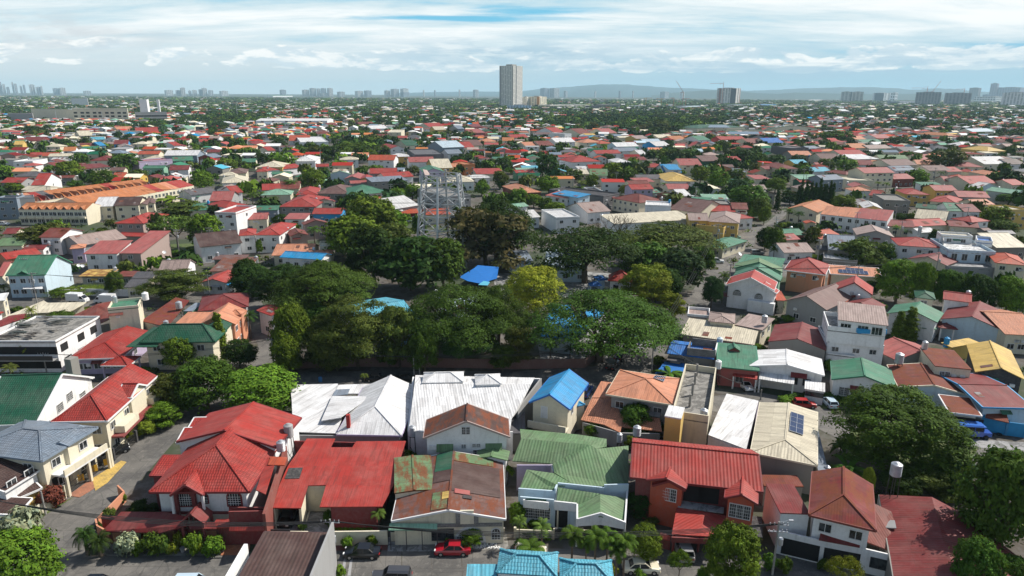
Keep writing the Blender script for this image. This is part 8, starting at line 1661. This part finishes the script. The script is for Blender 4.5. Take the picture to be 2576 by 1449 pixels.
pr=random.Random(21); PO=[]
for i in range(46):
	x=pr.uniform(40,2540); y=pr.uniform(395,760) if not(650<x<1800) else pr.uniform(380,560); yb=y; d=54/math.tan(R(PITCH)+math.atan((y-724.5)/FPX)) if y>300 else 900
	e=pole('V',x,yb,yb-9.5*FPX/max(60,d*1.02),None,arms=pr.choice([1,1,2]),trans=pr.random()<.3,r=.17); e['_p']=1; PO.append(e)
	if i%3 and len(PO)>1:
		q=min(PO[:-1],key=lambda o:(o.location-e.location).length)
		if (q.location-e.location).length<75: wires(q,e,None,3,.9,sp=.6);
# ================================================================== THE REST OF THE TOWN
random.seed(11); rng=np.random.default_rng(4)
CELL=3.; NX,NY=900,700; OCC=np.zeros((NX,NY),bool)
def ci(x,y): return int((x+NX*CELL/2)/CELL),int((y-40)/CELL)
def mark(x,y,r):
	i,j=ci(x,y); k=max(0,int(r/CELL)); i0,i1,j0,j1=max(0,i-k),min(NX,i+k+1),max(0,j-k),min(NY,j+k+1)
	if i1>i0 and j1>j0: OCC[i0:i1,j0:j1]=True
def free(x,y,r):
	i,j=ci(x,y); k=max(0,int(r/CELL)); i0,i1,j0,j1=i-k,i+k+1,j-k,j+k+1
	if i0<0 or j0<0 or i1>=NX or j1>=NY: return True
	return not OCC[i0:i1,j0:j1].any()
bpy.context.view_layer.update()
for o in list(COL.objects):
	if o.type=='MESH' and o.name.split('.')[0] in('wall','roof','post','road','pavement','driveway','garden','boundary_wall','wall_panel','panel','trunk') and o.get('kind')!='x':
		bb=[o.matrix_world@Vector(c) for c in o.bound_box]; xs=[b.x for b in bb]; ys=[b.y for b in bb]
		if max(ys)-min(ys)>400 or max(xs)-min(xs)>400: continue
		me=o.data
		if o.name.startswith(('road',)):
			q=[o.matrix_world@v.co for v in me.vertices]
			# rasterise the polygon
			from mathutils.geometry import intersect_point_tri_2d
			x=min(xs)
			P2=[(v.x,v.y) for v in q]
			def inside(px,py):
				c=False; n=len(P2); j=n-1
				for i in range(n):
					if (P2[i][1]>py)!=(P2[j][1]>py) and px<(P2[j][0]-P2[i][0])*(py-P2[i][1])/(P2[j][1]-P2[i][1]+1e-9)+P2[i][0]: c=not c
					j=i
				return c
			while x<max(xs):
				y=min(ys)
				while y<max(ys):
					if inside(x,y): mark(x,y,3)
					y+=CELL
				x+=CELL
		else:
			i0,j0=ci(min(xs),min(ys)); i1,j1=ci(max(xs),max(ys)); OCC[max(0,i0):max(0,i1+1),max(0,j0):max(0,j1+1)]=True
# density of trees over houses, in picture space: x,y,rx,ry,weight (1 = all trees, -1 = all houses)
DENS=[(190,298,190,24,-.6),(740,306,120,16,-.6),(1850,335,190,18,-.5),(1990,335,80,18,-.5),(1600,305,330,26,.9),(900,372,190,26,.7),(1780,285,420,16,.35),(250,318,260,12,.3),(620,300,260,16,.6),(1000,305,160,14,.35),(1150,262,500,14,.55),(2250,290,330,16,.5),(300,275,400,16,.15),(2330,318,260,14,.4),(560,250,500,8,.6),(1900,256,600,9,.6),(1090,290,120,10,.3),(600,380,60,20,.4),(1640,410,90,30,.3),(1880,470,80,60,.5),(700,335,110,14,-.3),(2200,345,250,14,-.3),(1300,340,250,14,-.2)]
def dens(px,py):
	t=.30
	if py<330: t=.34
	if py<290: t=.42
	if py<258: t=.52
	for x,y,rx,ry,w in DENS:
		q=((px-x)/rx)**2+((py-y)/ry)**2
		if q<1: t+=w*(1-q)
	return t
RC=['r']*8+['R']*5+['p']*6+['n']*4+['u']*3+['i']*3+['s']*4+['O']*2+['o']*2+['g']*3+['G']*2+['m']*2+['w']*5+['W']*4+['c']*3+['C']*3+['k']*3+['h']*3+['e']*2+['b','t','a','y']
WC_=['C']*6+['W']*7+['c']*3+['e','i','a','w','w','y','s','d']
cand=[]
y=95.
while y<1500:
	lot=13. if y<700 else 15.; half=y*.80+30; x=-half; rowrot=.10*math.sin(y*.02)
	while x<half:
		px,py=proj((x,y,3.));
		jx,jy=random.uniform(-2,2),random.uniform(-2.2,2.2)
		if -650<px<3250 and py<1500: cand.append((x+jx,y+jy,px,py))
		x+=lot*random.uniform(.82,1.15)
	y+=lot*(.95 if int(y/13)%4 else 1.5)
houses=[];trees=[]
for x,y,px,py in cand:
	street=abs(((x+y*.2+40)%118)-4)<4.5
	t=dens(px,py)
	n=math.sin(x*.021+1.3)*math.cos(y*.017)+math.sin(x*.05+y*.043)*.5
	tt=t+.16*n
	if street:
		if random.random()<.5: trees.append((x,y,px,py))
		continue
	if random.random()<tt: trees.append((x,y,px,py))
	else: houses.append((x,y,px,py))
	if random.random()<.34+.4*t: trees.append((x+random.uniform(4,8),y+random.uniform(4,8),px,py))
# cull what traced things occupy; near the camera also keep streets and yards open
H2=[];T2=[]
for h in houses:
	if h[1]<330 and -110<h[2]<2690: continue
	if free(h[0],h[1],6.): H2.append(h); mark(h[0],h[1],3)
for t in trees:
	if t[3]>780 and -110<t[2]<2690: continue
	if free(t[0],t[1],3.): T2.append(t)
houses,trees=H2,T2
houses.sort(key=lambda h:h[1]); trees.sort(key=lambda t:t[1])
for e,_,_,_,z in AUTO:
	if z<5.2: e.name='bungalow'; e['category']='bungalow'
n_h=sum(1 for o in COL.objects if o.parent is None and o.get('category')=='house'); n_b=sum(1 for o in COL.objects if o.parent is None and o.get('category')=='bungalow')
kinds=['gx','gx','gy','gy','hx','hx','sf','fl']
def filler(x,y,rot,w,d,z,kind,rc,wc):
	"""one small house as an object with wall, roof and windows"""
	p,_=proj((x,y,0)),0
	name='house' if z>=5.2 else 'bungalow'; h=House(None,name=name,cat=name); h.e=empty(name,(x,y,0),None,name)
	ca,sa=math.cos(rot),math.sin(rot); ex=Vector((ca,sa,0)); ey=Vector((-sa,ca,0)); a=Vector((x,y,z))-ex*w/2-ey*d/2
	A=proj(a); B=proj(a+ex*w); C=proj(a+ex*w+ey*d)
	kw={'par':.5,'oh':.02} if kind=='fl' else {}
	h.wing('V',A,B,C,z,kind,slope=.1 if kind=='sf' else random.uniform(.25,.42),roof=rc,wall=wc,rm='roof_far',F=2 if y<620 else 2,Rt=0,**kw)
	AUTO.append((h.e,rc,kind,wc,z)); clutter(h,rc); return h
# far houses as one mass
fV=[];fC=[];fN=0
def acc(pts,col): fV.append(np.array(pts,np.float32)); fC.append(np.repeat(np.array([col],np.float32),4,0))
def massbox(x,y,rot,w,d,z,kind,rc,wc):
	ca,sa=math.cos(rot),math.sin(rot)
	def Q(u,v,h): return (x+ca*u-sa*v,y+sa*u+ca*v,h)
	W,D=w/2,d/2; wcol=np.array(CL[wc])*random.uniform(.7,1.); rcol=np.array(CL[rc])*random.uniform(.75,1.2)
	c=[(-W,-D),(W,-D),(W,D),(-W,D)]
	for i in range(4):
		a,b=c[i],c[(i+1)%4]; acc([Q(*a,0),Q(*b,0),Q(*b,z),Q(*a,z)],wcol)
	o=.5; W+=o;D+=o; r=.33*min(W,D)
	if kind in('fl','sf'): acc([Q(-W,-D,z+.02),Q(W,-D,z+.02),Q(W,D,z+.4),Q(-W,D,z+.4)],rcol)
	elif kind=='gx':
		r=.33*D; acc([Q(-W,-D,z),Q(W,-D,z),Q(W,0,z+r),Q(-W,0,z+r)],rcol); acc([Q(W,D,z),Q(-W,D,z),Q(-W,0,z+r),Q(W,0,z+r)],rcol);
		for s in(-1,1): acc([Q(s*(W-o),-D,z),Q(s*(W-o),D,z),Q(s*(W-o),0,z+r),Q(s*(W-o),0,z+r-.01)],wcol)
	elif kind=='gy':
		r=.33*W; acc([Q(-W,D,z),Q(-W,-D,z),Q(0,-D,z+r),Q(0,D,z+r)],rcol); acc([Q(W,-D,z),Q(W,D,z),Q(0,D,z+r),Q(0,-D,z+r)],rcol); acc([Q(-W,-D+o,z),Q(W,-D+o,z),Q(0,-D+o,z+r),Q(0,-D+o,z+r-.01)],wcol)
	else:
		m=min(W,D)*.95; acc([Q(-W,-D,z),Q(W,-D,z),Q(W-m,0,z+r),Q(-W+m,0,z+r)],rcol); acc([Q(W,D,z),Q(-W,D,z),Q(-W+m,0,z+r),Q(W-m,0,z+r)],rcol); acc([Q(-W,D,z),Q(-W,-D,z),Q(-W+m,0,z+r),Q(-W+m,.01,z+r)],rcol); acc([Q(W,-D,z),Q(W,D,z),Q(W-m,.01,z+r),Q(W-m,0,z+r)],rcol)
	if kind!='fl' or 1:
		for s in (-.28,.25):
			for zz in ([1.1,4.] if z>5 else [1.1]): acc([Q(W*2*s-.7,-D+o-.06,zz),Q(W*2*s+.7,-D+o-.06,zz),Q(W*2*s+.7,-D+o-.06,zz+1.2),Q(W*2*s-.7,-D+o-.06,zz+1.2)],(.03,.03,.035))
for x,y,px,py in houses:
	rot=random.choice([0.04,0.04,-.06,.12])+ (0 if random.random()<.8 else 1.57); two=random.random()<.55; z=random.uniform(5.4,6.8) if two else random.uniform(3.,4.4)
	w=random.uniform(8,13); d=random.uniform(8,12); kind=random.choice(kinds); rc=random.choice(RC); wc=random.choice(WC_)
	if px>2000 and random.random()<.3: rc=random.choice('pinuR')
	if py<330 and random.random()<.35: rc=random.choice('wWecCkeh')
	if kind=='fl': rc=random.choice('wWeCdge')
	big=(n_h<288 if two else n_b<288)
	if abs(rot)>1: w,d=w*.9,d*.9
	if big and -40<px<2616 and py<1449:
		filler(x,y,rot,w,d,z,kind,rc,wc)
		if two: n_h+=1
		else: n_b+=1
	else: massbox(x,y,rot,w,d,z,kind,rc,wc)
# beyond the blocks: scattered roofs to 6 km
for _ in range(12500):
	y=1500*math.exp(random.random()*1.5); x=random.uniform(-1,1)*y*.82; px,py=proj((x,y,3))
	if random.random()<dens(px,py)*.75: continue
	s=random.choice([.8,.9,1,1,1.2,1.5]) if y>1900 else random.choice([.9,1,1.2]);
	massbox(x,y,random.uniform(-.3,.3),random.uniform(9,15)*s,random.uniform(9,13)*s,random.uniform(4,8)*(1+.35*(s-1)),random.choice(['gx','hx','fl','sf']),random.choice(list('wWeCw') if s>1.3 else (RC if y<2000 else list('weCcpsghuineRkdk'))),random.choice(WC_))
V=np.concatenate(fV);C=np.concatenate(fC); me=rawmesh('distant_houses',V,C,'tinted',4); o=bpy.data.objects.new('distant_houses',me); COL.objects.link(o); tag(o,'mass of small distant houses with red, brown and white roofs spreading to the horizon','houses',None,'stuff')
# trees
n_t=sum(1 for o in COL.objects if o.parent is None and o.get('category')=='tree')
far=[]
lf=['dk','md','br','ol','md','br','fea','dk','blu']
for x,y,px,py in trees:
	hgt=random.uniform(4.5,10.5) if py<560 else random.uniform(3,6.5); Rw=hgt*random.uniform(.42,.75)
	if dens(px,py)>.8: hgt*=1.25; Rw*=1.35
	if n_t<297 and y<900 and -40<px<2616:
		k=random.choice(['mango','mango','mango','loose','palm' if y<500 else 'mango']); plant(k,(x,y,0),Rw if k!='palm' else 3.,hgt if k!='palm' else hgt+2,random.choice(lf),None,lod=1 if y<330 else 2,group=None); n_t+=1
	else: far.append((x,y,Rw,hgt))
for _ in range(12500):
	y=1500*math.exp(random.random()*1.45); x=random.uniform(-1,1)*y*.82; px,py=proj((x,y,3))
	if random.random()>dens(px,py)+.38: continue
	s=random.choice([.7,1.,1.4]) if y<2500 else random.choice([1.2,1.8,2.4])
	far.append((x,y,random.uniform(4,9)*s,random.uniform(7,13)))
print('far trees',len(far),'houses',n_h,n_b,'trees',n_t,'quads',len(V)//4)
Vs=[];Ts=[]
protoq=[]
for v in range(5):
	r2=np.random.default_rng(50+v); n=110; c=r2.normal(size=(9,3)); c/=np.linalg.norm(c,axis=1,keepdims=True); c[:,2]=abs(c[:,2])*.9-.15
	ix=r2.integers(0,9,n); p=c[ix]*.62+r2.normal(size=(n,3))*.23; p[:,2]=p[:,2]*.42+.56; N=c[ix]+r2.normal(size=(n,3))*.4+[0,0,.6]; t=(.7+.55*r2.random(9))[ix]*(.75+.5*r2.random(n)); vv,tt=leafmesh('x',p,N,np.full(n,.42),tintcol(t,r2,.3),1.25,v); protoq.append((vv,tt))
for i,(x,y,Rw,hgt) in enumerate(far):
	vv,tt=protoq[i%5]
	if y>1700: k=(np.arange(len(vv))//4)%2==0; vv,tt=vv[k],tt[k]
	if y>3000: k=(np.arange(len(vv))//4)%2==0; vv,tt=vv[k],tt[k];
	sc=1.0+(.35 if y>1700 else 0)+(.4 if y>3000 else 0)
	a=i*2.4; ca,sa=math.cos(a),math.sin(a); q=np.empty_like(vv); q[:,0]=x+(vv[:,0]*ca-vv[:,1]*sa)*Rw*sc; q[:,1]=y+(vv[:,0]*sa+vv[:,1]*ca)*Rw*sc; q[:,2]=np.maximum(.3,vv[:,2]*hgt)
	Vs.append(q.astype(np.float32)); L_=LEAF[lf[(i*7)%9]]; k=.75+.5*((i*37)%100)/100; Ts.append((tt*np.array(L_)*k).astype(np.float32))
me=rawmesh('distant_trees',np.concatenate(Vs),np.concatenate(Ts),'tinted',4); o=bpy.data.objects.new('distant_trees',me); COL.objects.link(o); tag(o,'mass of dark green distant trees filling the plain to the horizon','trees',None,'stuff')
# undergrowth between the near houses
Vs=[];Ts=[]; r3=np.random.default_rng(9); cnt=0
for _ in range(5200):
	y=random.uniform(70,420); x=random.uniform(-1,1)*(y*.80+15); px,py=proj((x,y,0))
	if not(-30<px<2606 and py<1500): continue
	if not free(x,y,1.0): continue
	n=26; p=r3.normal(size=(n,3))*[.8,.8,.45]; p[:,2]=abs(p[:,2])+.1; s=random.uniform(.5,1.25); p*=s; p+=[x,y,0]; N=r3.normal(size=(n,3))+[0,0,1.2]; t=.7+.6*r3.random(n); vv,tt=leafmesh('x',p,N,np.full(n,.36 if y<200 else .55),tintcol(t,r3,.4),1.5,cnt); L_=LEAF[['md','br','ol','dk','pal'][cnt%5]]; Vs.append(vv.astype(np.float32)); Ts.append((tt*np.array(L_)).astype(np.float32)); cnt+=1
me=rawmesh('undergrowth',np.concatenate(Vs),np.concatenate(Ts),'tinted',4); o=bpy.data.objects.new('undergrowth',me); COL.objects.link(o); tag(o,'low weeds and undergrowth between the houses','undergrowth',None,'stuff')
# ------------------------------------------------------------------ hills and bay
def hill(name,dist,prof,col,depth=4000):
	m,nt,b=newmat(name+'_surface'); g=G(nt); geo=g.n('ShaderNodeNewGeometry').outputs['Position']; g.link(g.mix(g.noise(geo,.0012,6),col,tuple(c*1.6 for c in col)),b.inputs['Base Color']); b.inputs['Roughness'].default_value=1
	mb=MB(); rows=[]
	for x,y in prof:
		d=M3@Vector(((x-1288)/FPX,-(y-724.5)/FPX,-1)); h=math.hypot(d.x,d.y); z=HC+dist*d.z/h; rows.append((Vector((d.x/h*dist,d.y/h*dist,max(z,2))),Vector((d.x/h*(dist-depth),d.y/h*(dist-depth),-5)),Vector((d.x/h*(dist+depth),d.y/h*(dist+depth),-5))))
	for a,b_ in zip(rows,rows[1:]): mb.face([a[1],b_[1],b_[0],a[0]]); mb.face([a[0],b_[0],b_[2],a[2]])
	mb.build(name,name+'_surface',kind='structure',uv=False,smooth=True)
hr=random.Random(3); base=[(1290,232),(1340,226),(1400,221),(1470,215),(1520,212),(1570,212),(1620,216),(1680,220),(1740,222),(1800,225),(1880,228),(1960,226),(2020,222),(2080,220),(2130,219),(2190,219),(2250,222),(2300,226),(2360,222),(2400,224),(2460,230),(2560,232),(2650,232)]
prof=[]
for (x0,y0),(x1,y1) in zip(base,base[1:]):
	for k in range(4): t=k/4; prof.append((x0+(x1-x0)*t,y0+(y1-y0)*t+hr.uniform(-.7,.7)))
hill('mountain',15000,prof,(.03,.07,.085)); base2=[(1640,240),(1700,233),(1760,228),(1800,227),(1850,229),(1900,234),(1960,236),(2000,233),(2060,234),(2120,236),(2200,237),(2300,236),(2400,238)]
prof=[]
for (x0,y0),(x1,y1) in zip(base2,base2[1:]):
	for k in range(4): t=k/4; prof.append((x0+(x1-x0)*t,y0+(y1-y0)*t+hr.uniform(-.4,.4)))
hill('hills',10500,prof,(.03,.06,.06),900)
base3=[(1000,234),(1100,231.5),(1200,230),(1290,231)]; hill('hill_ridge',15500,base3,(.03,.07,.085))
# bay water beyond the town (right)
m,nt,b=newmat('bay_water'); b.inputs['Base Color'].default_value=(.16,.26,.30,1); b.inputs['Roughness'].default_value=.35
q=[P(1310,240.5),P(1700,243.5),P(2120,247),P(2640,250),P(2640,246),P(2100,242.),P(1310,237.6)]
mb=MB(); mb.face([Vector((v.x,v.y,1.2)) for v in q]); mb.build('water','bay_water',kind='structure',uv=False)
# ------------------------------------------------------------------ haze
hm=bpy.data.materials.new('haze_air'); hm.use_nodes=True; nt=hm.node_tree; nt.nodes.clear(); pv=nt.nodes.new('ShaderNodeVolumePrincipled'); pv.inputs['Color'].default_value=(.60,.86,1.,1); pv.inputs['Density'].default_value=HAZE; pv.inputs['Anisotropy'].default_value=.0
ou=nt.nodes.new('ShaderNodeOutputMaterial'); nt.links.new(pv.outputs[0],ou.inputs['Volume']); MATS['haze_air']=hm
hz=MB(); hz.prism([(-24000,-1500),(24000,-1500),(24000,19600),(-24000,19600)],-12,290); hz.build('haze','haze_air',kind='stuff',uv=False)
SC.cycles.volume_bounces=2; SC.cycles.max_bounces=6; SC.cycles.diffuse_bounces=3; SC.cycles.transparent_max_bounces=8
# ------------------------------------------------------------------ labels for everything not named by hand
LM=[('grey abandoned mall hall',150,295),('cream abandoned mall',270,285),('rounded cinema block',385,300),('huge white warehouse roof',740,305),('tallest grey white tower',1285,240),('orange cornered hotel block',1350,262),('low shopping blocks',1440,260),('yellow cranes',1640,262),
 ('striped white high-rise',1830,250),('green school roofs',1850,330),('curved green striped sports hall',1990,330),('grey twin apartment towers',2140,245),('dark concrete shells',2370,250),('violet towers',2500,235),('hazy far left towers',60,225),('cream barrel roofed gym',320,338),
 ('pink long building',395,410),('big white gabled block',460,390),('front townhouse row',135,525),('middle townhouse row',370,480),('banana clump by the townhouses',440,490),('white tower house',590,530),('red pyramid roofed house',335,560),('little garden',470,630),('pale blue green roofed house',110,690),('joined white houses',315,640),
 ('grey tiled bungalow',350,710),('unfinished white building',120,840),('boxy white building',340,790),('mauve solar roof',880,480),('orange villa',960,400),('steel lattice tower',1115,500),('peach roofed low house',740,620),('black gabled wall building',1085,380),('dark grove',930,680),('broad white corrugated block',1180,1000),
 ('blue court canopy',1210,690),('yellow flowering tree',1335,715),('park office',1560,700),('long cream warehouse roof',1650,550),('black box house',1535,480),('sky blue pavilion roof',1700,425),('thatched yellow villa roof',1710,445),('white villa with red roof',1475,410),('yellow street corner walls',1790,575),('far street',2000,470),
 ('dark cypress row',2050,485),('four plain townhouses',2150,535),('cream four storey flats',2210,440),('rooftop antenna block',2250,490),('orange gabled house',2015,520),('stepped terrace house',2450,640),('red hip roofed white house',2310,610),('solar bungalow',2150,680),('peach red tiled house',2025,680),('tall white apartment block',2170,830),
 ('stacked red gables',1885,720),('long cream corrugated roof',1810,840),('bright white gable roof',1990,910),('green gable bungalow',2170,940),('mustard gable roof',2480,900),('maroon gable with sheets',2440,790),('huge rain tree',2250,1080),('cream solar hip roof',1980,1090),('ribbed red house',1760,1150),('mossy green roofs',1430,1170),
 ('patchwork roof house',1130,1230),('big red corner house',520,1180),('blue grey roofed house',70,1110),('red tiled duplex',300,1010),('salmon gable house',600,790),('umbrella tree over parked cars',1510,800),('bottom edge palms',1500,1380),('pale yellow flats',2560,520),('broad olive tree',2380,400),('grey blue villa',2260,395)]
SHN={'gx':'gabled','gy':'front-gabled','hx':'hip-roofed','hy':'hip-roofed','hg':'hip-roofed','sf':'lean-to-roofed','fl':'flat-roofed','sl':'flat-roofed'}
LFN={'dk':'dark green','md':'mid green','br':'bright green','lime':'lime green','yel':'yellow','ol':'olive','brn':'brown','sil':'silver','blu':'blue green','red':'reddish','pal':'pale green','fea':'feathery green'}
SPN={'mango':'round tree','loose':'open-crowned tree','rain':'umbrella tree','palm':'palm','bush':'shrub','airy':'feathery tree','column':'cypress','royal':'foxtail palm','banana':'banana plant','sago':'sago palm','fan':'fan palm','bare':'bare tree'}
LC={'brn':1}
todo=[]
for e,rc,kd,wc,z in AUTO: todo.append((e,[CN[rc]+' '+SHN[kd]+' '+('house' if z>=5.2 else 'bungalow'),CN[wc]+'-walled '+CN[rc]+' '+SHN[kd]+' '+('house' if z>=5.2 else 'bungalow')],'town houses and bungalows of the subdivision'))
for e,k,l in TREES:
	lb=e.get('label')
	if lb and len(lb.split())>=4: continue
	todo.append((e,[LFN[l]+' '+SPN[k],('tall ' if e.scale[2]>.95 else 'low ')+LFN[l]+' '+SPN[k]],'trees among the houses' if e.get('category')=='tree' else 'shrubs between the houses'))
for o in list(COL.objects):
	if o.parent is None and not o.get('label') and o.name.startswith('power_line'): todo.append((o,['thin wires','thin wires strung'],'power lines strung between the poles'))
	if o.get('_p'): todo.append((o,['utility pole','grey utility pole'],'utility poles among the houses'))
	if o.get('_w'): todo.append((o,['distant high-rise','distant high-rise'],'towers on the far skyline'))
used={}
def key(e):
	px,py=proj((e.location.x,e.location.y,3.)); b=min(LM,key=lambda l:math.hypot(px-l[1],(py-l[2])*2.2)); dx,dy=px-b[1],(py-b[2])*2.2
	rel=('right of' if dx>0 else 'left of') if abs(dx)>abs(dy)*1.2 else ('before' if dy>0 else 'beyond'); return rel+' the '+b[0],px,py
groups={}
for e,ds,g in todo:
	r,px,py=key(e); groups.setdefault((ds[1],r),[]).append((px,py,e,g))
OR=['','second','third','fourth','fifth','sixth','seventh','eighth','ninth','tenth','eleventh','twelfth','thirteenth','fourteenth','fifteenth','sixteenth','seventeenth','eighteenth','nineteenth','twentieth']
for (d,r),L in groups.items():
	L.sort(key=lambda t:t[0])
	for i,(px,py,e,g) in enumerate(L):
		n=len(L); lab=d+' '+r
		if n==2: lab=d+' '+r+', '+('the left one' if i==0 else 'the right one')
		elif n>2: lab=d+' '+r+', '+(('leftmost of them' if i==0 else (OR[i]+' from the left' if i<20 else 'about '+str(i+1)+'th from the left')) if i<n-1 else 'rightmost of them')
		e['label']=lab;
		if not e.get('group') : e['group']=g
seen={}
for o in COL.objects:
	if o.parent is None and o.get('label'):
		seen.setdefault(o['label'],[]).append(o)
		if len(o['label'].split())>16 or len(o['label'].split())<4: print('LABEL',len(o['label'].split()),o['label'])
for k,v in seen.items():
	if len(v)>1: print('DUP',len(v),k)
